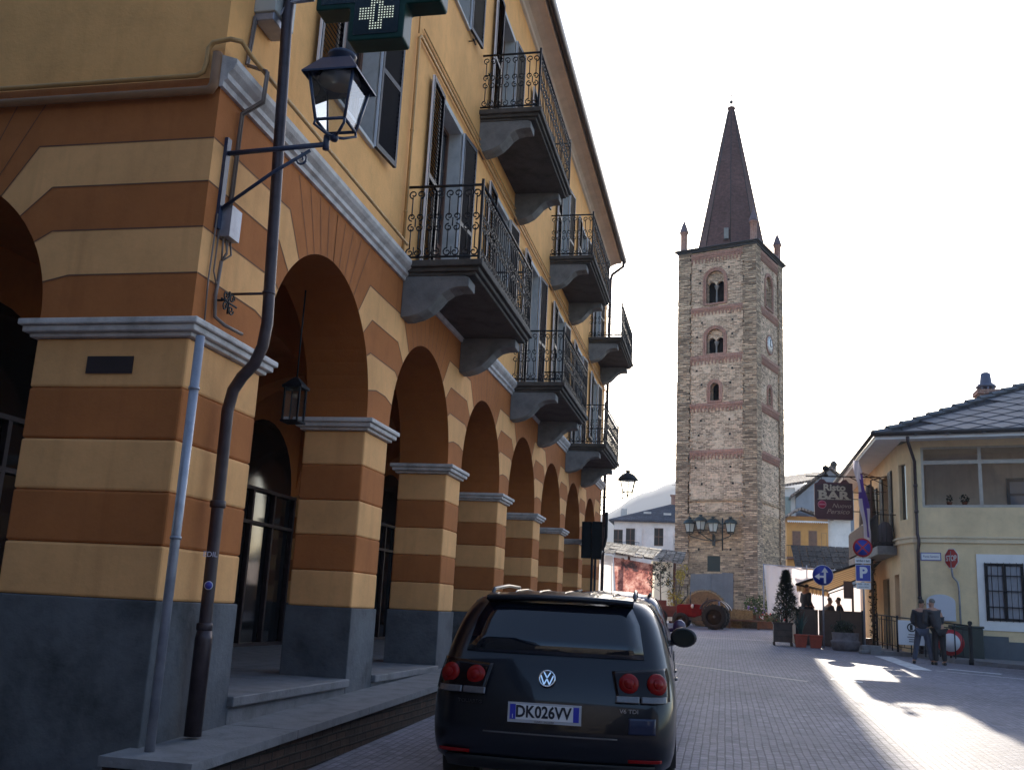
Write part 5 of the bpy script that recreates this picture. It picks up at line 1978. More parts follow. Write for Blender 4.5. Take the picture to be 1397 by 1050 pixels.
mb.add([(fr.x, fr.y, ez - .12), (cr.x, cr.y, ez - .12), (c2.x, c2.y, ez - .06), (f2.x, f2.y, ez - .06)], [(0, 1, 2, 3)])
mb.add([(cr.x, cr.y, ez - .12), (ay.x, ay.y, ez - .12), (a2.x, a2.y, ez - .06), (c2.x, c2.y, ez - .06)], [(0, 1, 2, 3)])
mb.add([(fr.x, fr.y, ez - .125), (cr.x, cr.y, ez - .125), (cr.x, cr.y, ez + .02), (fr.x, fr.y, ez + .02)], [(0, 1, 2, 3)])
mb.add([(cr.x, cr.y, ez - .125), (ay.x, ay.y, ez - .125), (ay.x, ay.y, ez + .02), (cr.x, cr.y, ez + .02)], [(0, 1, 2, 3)])
mb.build('eaves_soffit', WHITE, yb, world=True, fixn=False)
mb = MB()
g0, g1, g2 = off_pts(OV + .07)
mb.tube([(g0.x, g0.y, ez + .04), (g1.x, g1.y, ez + .04), (g2.x, g2.y, ez + .04)], .075, 8)
mb.build('gutter', ROOFD, yb, world=True)
mb = MB()
dA = Vector(bp_(S0 + .12, 0, 0)) + bn_ * .07
g_ = Vector(bp_(S0 + .02, 0, .85))
mb.tube([(g_.x, g_.y, 7.4), (g_.x, g_.y, 7.25), (dA.x, dA.y, 6.75), (dA.x, dA.y, 4.5), (dA.x + .02, dA.y - .06, 4.35), (dA.x + .02, dA.y - .06, 4.2), (dA.x, dA.y, 4.0), (dA.x, dA.y, .8)], .05, 10)
for z in (6.0, 5.2, 2.6):
    mb.lathe([(.065, -.04), (.065, .04)], (dA.x, dA.y, z), 10)
mb.build('downpipe', PIPED, yb, world=True)
# chimney
mb = MB()
cc = Vector((9.15, 37.6, 0))
mb.box((cc.x - .33, cc.y - .33, 8.6), (cc.x + .33, cc.y + .33, 9.95), 0)
mb.box((cc.x - .38, cc.y - .38, 9.95), (cc.x + .38, cc.y + .38, 10.12), 0)
mb.lathe([(.2, 10.121), (.2, 10.22), (.36, 10.25), (.3, 10.36), (.21, 10.4), (.17, 10.75), (.12, 10.8)], (cc.x, cc.y, 0), 14, 1)
for i in range(8):
    a = 2 * PI * i / 8
    mb.box((cc.x + .26 * math.cos(a) - .03, cc.y + .26 * math.sin(a) - .03, 10.121), (cc.x + .26 * math.cos(a) + .03, cc.y + .26 * math.sin(a) + .03, 10.25), 1)
mb.build('chimney', [TBRICK, mat('chimney pot', (.10, .105, .15), .4, metal=.4)], yb, world=True)
mb = MB()
ax_ = Vector((8.45, 38.2, 0))
mb.tube([(ax_.x, ax_.y, 9.0), (ax_.x, ax_.y, 10.1)], .015, 5)
mb.tube([(ax_.x - .35, ax_.y, 10.0), (ax_.x + .4, ax_.y, 10.03)], .012, 4)
for i in range(5):
    x = ax_.x - .3 + i * .16
    mb.tube([(x, ax_.y - .15, 10.0), (x, ax_.y + .15, 10.02)], .008, 4)
mb.tube([(ax_.x - .3, ax_.y, 9.75), (ax_.x + .1, ax_.y, 9.75)], .01, 4)
mb.build('antenna', PIPEG, yb, world=True)
# balcony on the street side
mb = MB()
mb.box((4.80, 34.2, 3.96), (5.399, 42.0, 4.24), 0)
bal = mb.build('balcony', BALC, yb, world=True, bevel=.02)
mb = MB()
for z in (5.25, 4.35):
    mb.tube([(5.4, 34.25, z), (4.85, 34.25, z), (4.85, 41.95, z), (5.4, 41.95, z)], .02, 5)
for i in range(48):
    y = 34.25 + 7.7 * i / 47
    mb.tube([(4.85, y, 4.24), (4.85, y, 5.25)], .012, 4)
for i in range(1, 4):
    mb.tube([(5.4 - .15 * i, 34.25, 4.24), (5.4 - .15 * i, 34.25, 5.25)], .012, 4)
o = mb.build('railing', IRON, bal)
for v in o.data.vertices:
    v.co -= Vector(yb.location)
mb = MB()
mb.lathe([(.24, 0), (.26, .2), (.25, .6), (.12, .80), (.001, .82)], (5.12, 34.7, 4.245), 12)
tag(mb.build('covered_bundle', mat('dark cover', (.06, .05, .06), .8), None), 'dark covered bundle standing on the street side balcony of the yellow house', 'bundle')
mb = MB()
mb.box((4.80, 36.6, 4.3), (4.83, 41.9, 5.2))
tag(mb.build('reed_screen', mat('reed mat', (.12, .09, .07), .9, .4, 12, .5, 60), None), 'brown reed mat tied to the balcony railing above the awning', 'screen')
for x, y in ((4.62, 37.8), (4.62, 39.4)):
    mb = MB()
    mb.lathe([(.03, 4.27), (.22, 4.5), (.2, 5.5), (.14, 6.6), (.02, 6.7)], (x + .48, y, 0), 8)
    tag(mb.build('closed_parasol', mat('brown canvas', (.09, .075, .06), .8), None), 'closed brown parasol on the balcony, %s' % ('nearer the camera' if y < 38 else 'farther one behind'), 'parasol', 'closed parasols on the balcony')

# street name plate, STOP sign, white board
pl_ = thing('street_name_plate', 'white street name plate with blue border on the yellow front wall', 'sign', bp_(.05, 3.84, .0))
mb = MB()
M0 = frame_mtx((0, 0, 0), bu, (0, 0, 1))
mb.box((-.29, -.02, -.12), (.29, -.002, .12), 1)
mb.box((-.265, -.023, -.095), (.265, -.0201, .095), 0)
mb.xform(M0)
mb.build('plate', [WHITE, mat('plate blue', (.12, .12, .35), .5)], pl_)
SBL = mat('sign lettering blue', (.05, .06, .22), .6)
text('lettering', 'Piazza Santena', .095, SBL, pl_, M0 @ Matrix.Translation((0, -.024, 0)), .001, sx=.8)

SRED = mat('sign red', (.42, .012, .02), .45)
SBLU = mat('sign blue', (.02, .045, .34), .4)
SWH = mat('sign white', (.70, .70, .72), .45)
SBK = mat('sign black', (.012, .012, .014), .5)
sx_ = Vector(bp_(.64, 0, .25))
stp_ = thing('stop_sign', 'red octagonal STOP sign on a bent grey pole against the yellow wall', 'road sign', (sx_.x, sx_.y, .8))
MS = Matrix.Translation((0, 0, 2.98)) @ Matrix.Rotation(R(-62), 4, 'Z')
oc = [(.315 * math.cos(PI / 8 + PI / 4 * i), .315 * math.sin(PI / 8 + PI / 4 * i)) for i in range(8)]
oc2 = [(.29 * math.cos(PI / 8 + PI / 4 * i), .29 * math.sin(PI / 8 + PI / 4 * i)) for i in range(8)]
mb = MB()
mb.prism(oc, lambda u, v, d: (u, d, v), -.006, .006, 0)
mb.prism(oc2, lambda u, v, d: (u, d, v), -.0085, -.0065, 1)
mb.xform(MS)
mb.build('plate', [SWH, SRED], stp_)
text('lettering', 'STOP', .23, SWH, stp_, MS @ Matrix.Translation((0, -.011, 0)), .002, bold=.006, sx=.82)
mb = MB()
mb.tube([(0, .03, 3.2), (0, .03, 2.6), (.02, .05, 2.45), (.16, .1, 2.3), (.19, .1, 2.1), (.19, .1, 0)], .03, 8)
mb.build('pole', PIPEG, stp_)

# awning of the bar
AWN = clothmat('tan awning cloth', (.52, .34, .17), .4)
AWN2 = clothmat('brown awning cloth', (.30, .17, .08), .4)
aw = thing('awning', 'brown striped fabric awning sloping out over the cafe tables', 'awning', (4.9, 38, 3.9))
mb = MB()
A_ = [Vector(p) for p in ((2.44, 36.8, 3.0), (5.36, 36.8, 4.10), (5.36, 42.0, 3.62), (4.0, 42.0, 3.0))]
n = 16
for i in range(n):
    t0, t1 = i / n, (i + 1) / n
    f0, f1, w0, w1 = A_[0].lerp(A_[3], t0), A_[0].lerp(A_[3], t1), A_[1].lerp(A_[2], t0), A_[1].lerp(A_[2], t1)
    mb.add([f0, w0, w1, f1], [(0, 1, 2, 3)], i % 2)
    dz = Vector((0, 0, -.20))
    mb.add([f0, f1, f1 + dz, (f0 + f1) / 2 + dz * 1.35, f0 + dz], [(0, 1, 2, 3, 4)], i % 2)
mb.build('awning_cloth', [AWN, AWN2], aw, world=True, fixn=False)
mb = MB()
mb.tube([A_[0], A_[3]], .045, 8)
for a_, b_ in ((A_[0], A_[1]), (A_[3], A_[2])):
    mb.tube([a_ + Vector((0, -.03, 0)), b_ + Vector((0, -.03, 0))], .045, 6)
mb.tube([A_[1], A_[2]], .08, 8)
mb.tube([A_[3] + Vector((0, .0, -.12)), A_[2] + Vector((0, 0, -.2))], .025, 6)
mb.build('awning_frame', IRON, aw, world=True)
for (x, y) in ((4.02, 42.05),):
    mb = MB()
    mb.tube([(x, y, 1.1), (x, y, 2.9)], .03, 6)
    mb.build('post', IRON, aw, world=True)

# hanging bar sign
rs = thing('bar_sign', 'dark red hanging Risto BAR sign on an iron bracket', 'shop sign', (3.79, 37.3, 6.0))
SIG = mat('sign burgundy', (.075, .012, .018), .45, .2, 4)
SIG2 = mat('sign dark brown', (.045, .012, .014), .45)
IV = mat('sign ivory', (.55, .47, .34), .5)
mb = MB()
sg_w, zt, zb_ = .66, .76, -.66
top_p = [(-sg_w, zb_ + .12), (-sg_w + .1, zb_), (sg_w - .02, zb_), (sg_w, zb_ + .1), (sg_w, zt - .12), (sg_w - .12, zt - .1), (sg_w - .22, zt + .02), (sg_w - .34, zt), (sg_w - .42, zt - .1), (-.24, zt - .08), (-.32, zt + .02), (-.46, zt + .02), (-.55, zt - .1), (-sg_w, zt - .14)]
mb.prism(top_p, lambda u, v, d: (u, d, v), -.05, .05, 0)
mb.prism([(-sg_w + .03, .03), (sg_w - .03, .03), (sg_w - .03, zt - .16), (-sg_w + .03, zt - .17)], lambda u, v, d: (u, d, v), -.0535, -.0501, 1)
mb.build('sign_board', [SIG, SIG2], rs, bevel=.006)


def fl(body, size, x, z, m, sx=1, shear=0, bold=.0):
    return text('lettering', body, size, m, rs, Matrix.Translation((x, -.056, z)), .002, shear, bold, 'CENTER', sx)


fl('Risto', .33, .03, .475, IV, 1.12, 0, .012)
fl('BAR', .40, .0, .185, IV, 1.45, 0, .016)
for (x0, x1, z) in ((-.55, -.37, .365), (-.36, -.25, .365), (-.55, -.30, .063), (-.14, .02, .063), (.04, .22, .063), (.33, .45, .063), (.48, .60, .063)):
    m2 = MB()
    m2.box((x0, -.0585, z - .012), (x1, -.0541, z + .014))
    m2.build('serif', IV, rs)
SCR = mat('sign script', (.48, .34, .26), .5)
fl('Nuovo', .22, .26, -.17, SCR, 1.05, .35)
fl('Persico', .24, .13, -.38, SCR, 1.1, .35)
m2 = MB()
m2.lathe([(.15, -.056), (.15, -.0505)], (-.40, 0, -.13), 24, 0, axis='y')
m2.lathe([(.15, -.0575), (.15, -.0562), (.125, -.0562), (.125, -.0575)], (-.40, 0, -.13), 24, 1, axis='y', caps=False)
m2.box((-.50, -.059, -.15), (-.29, -.0565, -.11), 1)
m2.build('round_emblem', [mat('emblem pink red', (.45, .02, .07), .5), mat('emblem rim', (.6, .25, .3), .5)], rs)
mb = MB()
mb.tube([(-.95, 0, .89), (1.60, 0, .89)], .025, 6)
mb.tube([(1.6, 0, .89), (1.6, 0, .0)], .02, 6)
mb.tube([(.66, 0, .33), (1.6, 0, .3)], .015, 5)
mb.tube([(.66, 0, .09), (1.6, 0, .06)], .015, 5)
mb.tube([(.66, 0, -.35), (1.6, 0, -.36)], .02, 6)
mb.tube([(.55, 0, .89), (1.6, 0, .35)], .018, 5)
for x in (-.4, .35):
    mb.tube([(x, 0, .89), (x, 0, .74)], .012, 5)
mb.build('bracket', IRON, rs)
mb = MB()
mb.lathe([(.07, .89), (.09, .95), (.03, 1.0), (.03, 1.08), (.12, 1.12), (.12, 1.22), (.02, 1.3)], (-.25, 0, 0), 8)
mb.build('finial', IRON, rs)

# purple and white bunting strip
FLG = clothmat('white bunting', (.70, .66, .74), .35)
FLP = clothmat('purple bunting', (.13, .07, .38), .3)
mb = MB()
n = 26
rows = []
for i in range(n + 1):
    t = i / n
    x = 4.42 + .34 * t + .05 * math.sin(t * 3)
    z = 7.28 - 2.85 * t
    w = .085 + .05 * math.sin(t * 2.6) + .03 * math.sin(t * 14)
    rows.append([(x - w, 36.0 + .05 * math.sin(t * 17), z), (x - w * .15, 35.96 + .06 * math.sin(t * 13 + 1), z), (x + w * .5, 36.02 + .05 * math.sin(t * 15), z), (x + w * 1.1, 36.0 + .04 * math.sin(t * 11), z)])
vs = [p for r in rows for p in r]
for i in range(n):
    for j in range(3):
        f = (i * 4 + j, i * 4 + j + 1, i * 4 + j + 5, i * 4 + j + 4)
        pur = (j == 1 and 5 < i < 24) or (j == 2 and i > 3 and i < 15) or (j == 0 and 9 < i < 12)
        mb.f.append(list(f))
        mb.m.append(1 if pur else 0)
        mb.s.append(True)
mb.v = vs
bnt = mb.build('bunting', [FLG, FLP], None, fixn=False)
tag(bnt, 'long twisted purple and white bunting strip hanging from the yellow house', 'bunting')
mb = MB()
mb.tube([(4.9, 36.0, 4.3), (4.9, 36.0, 6.6)], .03, 6)
mb.tube([(4.9, 36.0, 6.6), (5.4, 36.0, 6.75)], .02, 5)
mb.tube([(4.62, 36.0, 6.85), (5.4, 36.0, 6.6)], .015, 5)
mb.tube([(4.5, 35.4, 6.75), (5.4, 35.4, 6.3)], .015, 5)
for z in (4.9, 5.6, 6.2):
    mb.tube([(4.9, 36.0, z), (5.4, 36.0, z)], .012, 5)
tag(mb.build('iron_frame', mat('rusty iron', (.10, .04, .025), .7)), 'rusty iron frame on the yellow house beside the bunting', 'frame')

# ------------------------------------------------------------------ signs on poles
bs = thing('direction_sign', 'round blue road sign with straight and left arrows on a grey pole', 'road sign', (3.22, 35.6, gz(35.6)))
mb = MB()
zc = 3.29 - gz(35.6)
mb.lathe([(.345, -.02), (.345, -.006), (.33, -.006)], (0, 0, zc), 36, 0, axis='y')
mb.lathe([(.328, -.024), (.328, -.0205)], (0, 0, zc), 36, 1, axis='y')
mb.build('plate', [SWH, SBLU], bs)
mb = MB()
q = lambda u, v, d: (u, d, zc + v)
mb.prism([(.03, -.26), (.10, -.26), (.10, .12), (.03, .12)], q, -.028, -.0245)
mb.prism([(-.045, .10), (.175, .10), (.065, .27)], q, -.028, -.0245)
mb.prism([(-.13, -.08), (.03, -.08), (.03, -.01), (-.13, -.01)], q, -.0281, -.0246)
mb.prism([(-.11, -.155), (-.11, .065), (-.27, -.045)], q, -.028, -.0245)
mb.build('arrows', SWH, bs)
mb = MB()
mb.tube([(0, .025, 0), (0, .025, zc + .36)], .03, 8)
mb.build('pole', PIPEG, bs)

ns = thing('no_stopping_sign', 'no stopping sign above a blue P plate on a pole beside the yellow house', 'road sign', (4.29, 33.8, gz(33.8)))
zc = 4.126 - gz(33.8)
q = lambda u, v, d: (u, d, zc + v)
mb = MB()
mb.lathe([(.30, -.02), (.30, -.006)], (0, 0, zc), 36, 0, axis='y')
mb.lathe([(.242, -.0245), (.242, -.0205)], (0, 0, zc), 36, 1, axis='y')
mb.build('round_plate', [SRED, SBLU], ns)
mb = MB()
for a in (45, 135):
    c_, s_ = math.cos(R(a)), math.sin(R(a))
    w = .022
    d_ = -.0285 if a == 45 else -.0282
    mb.prism([(-.24 * c_ + w * s_, -.24 * s_ - w * c_), (.24 * c_ + w * s_, .24 * s_ - w * c_), (.24 * c_ - w * s_, .24 * s_ + w * c_), (-.24 * c_ - w * s_, -.24 * s_ + w * c_)], q, d_, -.0246)
mb.build('red_cross', [SRED], ns)
mb = MB()
mb.prism([(-.24, -.50), (.24, -.50), (.24, -.335), (-.24, -.335)], q, -.02, -.006, 0)
mb.build('text_plate', SWH, ns)
text('lettering', 'ambo i lati', .10, SBK, ns, Matrix.Translation((0, -.022, zc - .415)), .001, bold=.002, sx=.95)
mb = MB()
mb.prism([(-.23, -1.06), (.23, -1.06), (.23, -.54), (-.23, -.54)], q, -.02, -.006, 0)
mb.prism([(-.215, -1.045), (.215, -1.045), (.215, -.555), (-.215, -.555)], q, -.0225, -.0205, 1)
mb.build('parking_plate', [SWH, SBLU], ns)
text('lettering', 'P', .46, SWH, ns, Matrix.Translation((0, -.025, zc - .80)), .002, bold=.02)
mb = MB()
mb.prism([(-.22, -1.30), (.22, -1.30), (.22, -1.09), (-.22, -1.09)], q, -.02, -.006, 0)
mb.build('notice_plate', SWH, ns)
text('lettering', '8.00 - 20.00', .065, SBK, ns, Matrix.Translation((0, -.022, zc - 1.145)), .001)
text('lettering', 'escluso festivi', .055, SBK, ns, Matrix.Translation((0, -.022, zc - 1.235)), .001)
mb = MB()
mb.tube([(0, .03, 0), (0, .03, zc + .3)], .032, 8)
mb.build('pole', PIPEG, ns)

# dark panel on a pole at the far end of the arcade
dpn = thing('sign_back', 'dark back of a rectangular sign panel on posts before the last arches', 'road sign', (-3.80, 29.5, gz(29.5)))
mb = MB()
mb.box((-.35, -.03, 2.47), (-.06, .0, 3.54), 0)
mb.box((-.045, -.05, 2.45), (.26, -.01, 3.55), 0)
mb.build('panel', mat('panel back', (.010, .013, .015), .7, .2, 6, 0, 10, 0, .15), dpn)
for x in (-.03, .07):
    mb = MB()
    mb.tube([(x, .04, 0), (x, .04, 3.5 if x < 0 else 2.9)], .035, 8)
    mb.build('post', IRON, dpn)
mb = MB()
mb.tube([(.36, .1, 3.85), (.36, .1, 3.1), (.31, .1, 2.85), (.12, .08, 2.6)], .045, 8)
for z in (3.75, 3.45):
    mb.tube([(.36, .1, z), (.22, .1, z)], .016, 6)
mb.build('curved_arm', IRON, dpn)
# ================================================================== cafe corner: planters, screen, railing, people
pz = gz(35.4)
cb = thing('planter_box', 'brown wooden planter box with legs holding the cone shaped conifer', 'planter', (1.88, 35.4, pz))
mb = MB()
PWD = mat('weathered planter wood', (.075, .05, .038), .7, .4, 5, .3, 40)
mb.box((-.30, -.26, .12), (.30, .26, .72), 0)
mb.box((-.33, -.29, .70), (.33, .29, .76), 0)
for z in (.3, .5):
    mb.box((-.302, -.264, z), (.302, .264, z + .012), 1)
mb.build('box', [PWD, DARK], cb, bevel=.01)
for sx in (-1, 1):
    for sy in (-1, 1):
        mb = MB()
        mb.box((sx * .28 - .03, sy * .24 - .03, 0), (sx * .28 + .03, sy * .24 + .03, .119))
        mb.build('leg', PWD, cb)
cn_ = thing('conifer', 'dark cone shaped conifer growing in the wooden planter box', 'tree', (2.0, 35.4, pz + .7))
mb = MB()
mb.tube([(0, 0, 0), (0, 0, 1.6)], [.04, .01], 6)
mb.build('trunk', BARK, cn_)
mb = MB()
for i in range(4200):
    t = rnd.random() ** .75
    z = .02 + t * 1.72
    r0 = (.45 * (1 - t) ** .85 + .03) * (1 +   .26 * math.sin(z * 17 + 2 * math.sin(i % 7)))
    a = rnd.uniform(0, 2 * PI)
    r_ = r0 * math.sqrt(rnd.uniform(.25, 1))
    p = Vector((r_ * math.cos(a), r_ * math.sin(a), z))
    o_ = Vector((math.cos(a), math.sin(a), .55)).normalized()
    s = rnd.uniform(.035, .075)
    b_ = o_.cross(Vector((0, 0, 1))).normalized()
    mb.add([p, p + o_ * s + b_ * s * .35, p + o_ * s * 1.9, p + o_ * s - b_ * s * .35], [(0, 1, 2, 3)])
for i in range(60):
    a = rnd.uniform(0, 2 * PI)
    z = rnd.uniform(.2, 1.0)
    leaves(mb, blob_pts((.5 * (1 - z / 1.9) * math.cos(a), .5 * (1 - z / 1.9) * math.sin(a), z), (.08, .08, .06), 12), .04)
mb.build('crown', LEAFD, cn_, fixn=False)

TER = mat('red plastic pot', (.34, .055, .025), .6, .25, 5)
for x, nm in ((2.43, 'red square pot holding the spiky aloe beside the conifer box'), (2.90, 'red square pot with a bare stem next to the sign pole')):
    t = thing('flower_pot', nm, 'pot', (x, 35.0, gz(35)), 0, 'red pots in front of the cafe screen')
    mb = MB()
    mb.lathe([(.22, 0), (.29, .36), (.31, .37), (.31, .42), (.27, .42), (.26, .36)], (0, 0, 0), 4, 0, smooth=False, phase=.5)
    mb.build('pot', TER, t, bevel=.012)
    mb = MB()
    mb.lathe([(.26, .37), (.001, .38)], (0, 0, 0), 4, 0, smooth=False, phase=.5, caps=False)
    mb.build('soil', BARK, t)
al = thing('aloe', 'spiky grey green aloe in the left red pot', 'plant', (2.43, 35.0, gz(35) + .37))
mb = MB()
for i in range(22):
    a = i * 2.4
    ln = rnd.uniform(.45, .85)
    k = rnd.uniform(.15, .6)
    w = .035
    d = Vector((math.cos(a), math.sin(a), 0))
    sd = Vector((-d.y, d.x, 0))
    P_ = [d * (.03 + k * ln * t * t) + Vector((0, 0, ln * (t - .12 * k * t * t))) for t in (0, .3, .6, .85, 1)]
    W_ = [w, w * 1.1, w * .8, w * .4, .002]
    vs = []
    for p, ww in zip(P_, W_):
        vs += [p - sd * ww, p - d * ww * .4, p + sd * ww]
    mb.add(vs, [(j * 3 + q_, j * 3 + q_ + 1, j * 3 + q_ + 4, j * 3 + q_ + 3) for j in range(4) for q_ in (0, 1)], 0, True)
mb.build('leaves', leafmat('aloe leaves', (.055, .10, .085), .3, .1), al, fixn=False)
bst = MB()
bst.tube([(0, 0, 0), (.01, 0, .5), (-.02, 0, .95)], [.012, .01, .006], 5)
leaves(bst, blob_pts((0, 0, .8), (.1, .1, .12), 14), .04)
o = bst.build('bare_stem', BARK, None, fixn=False)
o.location = (2.90, 35.0, gz(35) + .37)
tag(o, 'thin bare stem growing in the right red pot', 'plant')

br = thing('barrel_planter', 'grey round concrete planter with two tiers and low green shrubs', 'planter', (3.78, 34.5, gz(34.5)))
CONC = mat('weathered concrete', (.17, .15, .16), .9, .4, 5, .5, 40)
mb = MB()
mb.lathe([(.34, 0), (.40, .03), (.46, .26), (.46, .30), (.42, .31), (.40, .33), (.42, .52), (.43, .56), (.38, .56), (.37, .5), (.001, .5)], (0, 0, 0), 28, 0)
mb.build('tub', CONC, br)
mb = MB()
for i in range(14):
    leaves(mb, blob_pts((rnd.uniform(-.3, .3), rnd.uniform(-.25, .25), rnd.uniform(.55, .9)), (.18, .18, .18), 46), .05)
mb.build('foliage', LEAFD, br, fixn=False)

scn = thing('cafe_screen', 'dark brown panel windbreak enclosing the cafe tables', 'screen', (3.4, 36.5, gz(36.5)))
SCRM = mat('brown screen panel', (.070, .042, .030), .6, .3, 3, .2, 30)
for i in range(3):
    mb = MB()
    x0, x1 = 2.42 + i * .72, 2.42 + (i + 1) * .72 - .03
    mb.box((x0, 36.42, gz(36.4) + .02), (x1, 36.47, 2.16))
    mb.box((x0 + .05, 36.405, gz(36.4) + .1), (x1 - .05, 36.4195, 2.08))
    mb.build('panel', SCRM, scn, world=True, bevel=.008)
for x in (2.40, 4.56):
    mb = MB()
    mb.box((x - .03, 36.4, gz(36.4)), (x + .03, 36.46, 2.2))
    mb.build('post', IRON, scn, world=True)
mb = MB()
mb.box((2.38, 36.5, gz(36.5)), (2.42, 41.5, 2.16))
mb.build('side_panel', SCRM, scn, world=True)
# white sheet closing the far side of the terrace
mb = MB()
n = 16
for i in range(n):
    y = 43.0
    x0, x1 = 2.5 + 2.9 * i / n, 2.5 + 2.9 * (i + 1) / n
    mb.add([(x0, y + .05 * math.sin(i * 1.3), 1.3), (x1, y + .05 * math.sin((i + 1) * 1.3), 1.3), (x1, y + .05 * math.sin((i + 1) * 1.3), 3.2), (x0, y + .05 * math.sin(i * 1.3), 3.2)], [(0, 1, 2, 3)], 0, True)
tag(mb.build('terrace_canvas', CAN2, None, fixn=False), 'pale canvas closing the far side of the cafe terrace under the awning', 'canvas')
mb = MB()
mb.tube([(4.35, 37.2, gz(37)), (4.35, 37.2, 3.1)], .04, 8)
mb.box((4.05, 37.15, 2.6), (4.34, 37.19, 3.2))
tag(mb.build('board_post', mat('brown board', (.12, .07, .06), .7)), 'brown board on a post at the right end of the cafe terrace', 'sign')
mb = MB()
mb.tube([(4.98, 36.9, gz(37)), (4.98, 36.9, 4.1)], .05, 8)
for i in range(420):
    z = rnd.uniform(gz(37) + .2, 3.9)
    leaves(mb, blob_pts((4.98, 36.9, z), (.14, .14, .05), 1), .05, 1)
tag(mb.build('climbing_plant', [BARK, LEAFD], None, fixn=False), 'dark climbing plant twined round a post at the corner of the yellow house', 'plant')

# stone kerb step with the pedestrian railing
kb = MB()
K = [(4.35, 33.0), (5.5, 33.0), (6.3, 30.9), (8.2, 29.3), (12, 28.2)]
top = []
for (x, y) in K:
    top.append((x, y, gz(y) + .12))
Kb = [(4.35, 44.0), (5.6, 44.0), (9, 36), (12, 34), (12, 32)]
for i in range(4):
    a_, b_, c_, d_ = top[i], top[i + 1], (Kb[i + 1][0], Kb[i + 1][1], gz(Kb[i + 1][1]) + .1), (Kb[i][0], Kb[i][1], gz(Kb[i][1]) + .1)
    kb.add([a_, b_, c_, d_], [(0, 1, 2, 3)])
    kb.add([a_, b_, (b_[0], b_[1], b_[2] - .4), (a_[0], a_[1], a_[2] - .4)], [(0, 1, 2, 3)])
kb.add([top[0], (4.35, 44, gz(44) + .1), (4.35, 44, gz(44) - .3), (4.35, 33, top[0][2] - .4)], [(0, 1, 2, 3)])
tag(kb.build('sidewalk', SLABST), None, None, kind='structure')
mb = MB()
mb.box((-.28, -.2, 0), (.28, .2, .26))
mb.box((-.35, -.26, 0), (.35, .26, .1))
o = mb.build('stone_block', SLABST, None, bevel=.03)
o.location = (4.42, 33.4, gz(33.4))
tag(o, 'low grey stone block at the end of the pedestrian railing', 'stone block')

rl = thing('pedestrian_railing', 'black iron pedestrian railing with a ball topped end post before the yellow house', 'railing', (5.7, 32, gz(32)))
P1, P2, P3 = Vector((4.95, 35.9, gz(35.9) + .1)), Vector((5.15, 33.1, gz(33.1) + .1)), Vector((6.68, 30.6, gz(30.6)))
mb = MB()
for a_, b_, n in ((P1, P2, 8), (P2, P3, 10)):
    up1 = Vector((0, 0, 1.05))
    mb.tube([a_ + up1, b_ + up1], .022, 6)
    mb.tube([a_ + Vector((0, 0, .93)), b_ + Vector((0, 0, .93))], .014, 5)
    mb.tube([a_ + Vector((0, 0, .18)), b_ + Vector((0, 0, .18))], .014, 5)
    for i in range(n + 1):
        p = a_.lerp(b_, i / n)
        if i % 2 == 0:
            mb.tube([p, p + up1], .018, 5)
        mb.tube([p + Vector((0, 0, .18)), p + Vector((0, 0, .93))], .010, 4)
mb.build('rails', IRON, rl, world=True)
for p in (P1, P2):
    mb = MB()
    mb.tube([p, p + Vector((0, 0, 1.1))], .035, 8)
    mb.build('post', IRON, rl, world=True)
mb = MB()
mb.lathe([(.075, 0), (.075, .12), (.055, .16), (.055, .95), (.075, 1.0), (.05, 1.04), (.03, 1.06), (.065, 1.11), (.055, 1.17), (.001, 1.19)], P3, 12)
mb.build('end_post', IRON, rl, world=True)
# things fixed on the railing
dd = (P3 - P2).normalized()
nb = thing('notice_board', 'white notice board with a ring symbol leaning on the pedestrian railing', 'sign', (5.42, 32.35, gz(32.4) + .42))
M1 = frame_mtx((0, 0, 0), Vector((.97, -.24, 0)), (0, 0, 1))
mb = MB()
mb.box((-.36, -.03, -.05), (.36, -.01, .66))
mb.xform(M1)
mb.build('board', SWH, nb, bevel=.004)
mb = MB()
mb.lathe([(.13, -.036), (.13, -.0305), (.095, -.0305), (.095, -.036)], (.02, 0, .46), 24, 0, axis='y', caps=False)
for z in (.24, .17, .10, .04):
    mb.box((-.10 + rnd.uniform(-.04, .04), -.033, z), (.18 + rnd.uniform(-.05, .05), -.0302, z + .025))
mb.box((-.03, -.033, .38), (.05, -.0302, .54), 0)
mb.xform(M1)
mb.build('printed_symbols', SBK, nb)
ne = thing('no_entry_sign', 'round white no vehicles sign with a red rim resting against the railing', 'road sign', (6.28, 31.2, gz(31.2) + .55))
mb = MB()
mb.lathe([(.36, -.02), (.36, -.004)], (0, 0, 0), 36, 0, axis='y')
mb.lathe([(.255, -.0245), (.255, -.0205)], (0, 0, 0), 36, 1, axis='y')
mb.xform(frame_mtx((0, 0, 0), Vector((.95, -.3, 0)), (0, 0, 1)))
mb.build('plate', [SRED, SWH], ne)
mb = MB()
mb.tube([(0, .06, -.52), (0, .06, .1)], .025, 6)
mb.build('foot', IRON, ne)
gb = MB()
q = Vector(bp_(.28, 0, .1))
ar_ = [(-.40, 1.95), (.40, 1.95)] + [(.40 * math.cos(a), 2.5 + .22 * math.sin(a)) for a in [PI * i / 14 for i in range(15)]]
gb.prism(ar_, lambda u, v, d: (q.x + bu.x * u + bn_.x * d, q.y + bu.y * u + bn_.y * d, v), 0, .08)
tag(gb.build('arched_board', mat('bluish white board', (.55, .57, .64), .5), None, bevel=.01), 'bluish white round topped board against the yellow wall behind the two men', 'board')
gb = MB()
q = Vector(bp_(.95, 0, .35))
gb.box((q.x - .42, q.y - .2, gz(q.y)), (q.x + .42, q.y + .2, gz(q.y) + .95), 0)
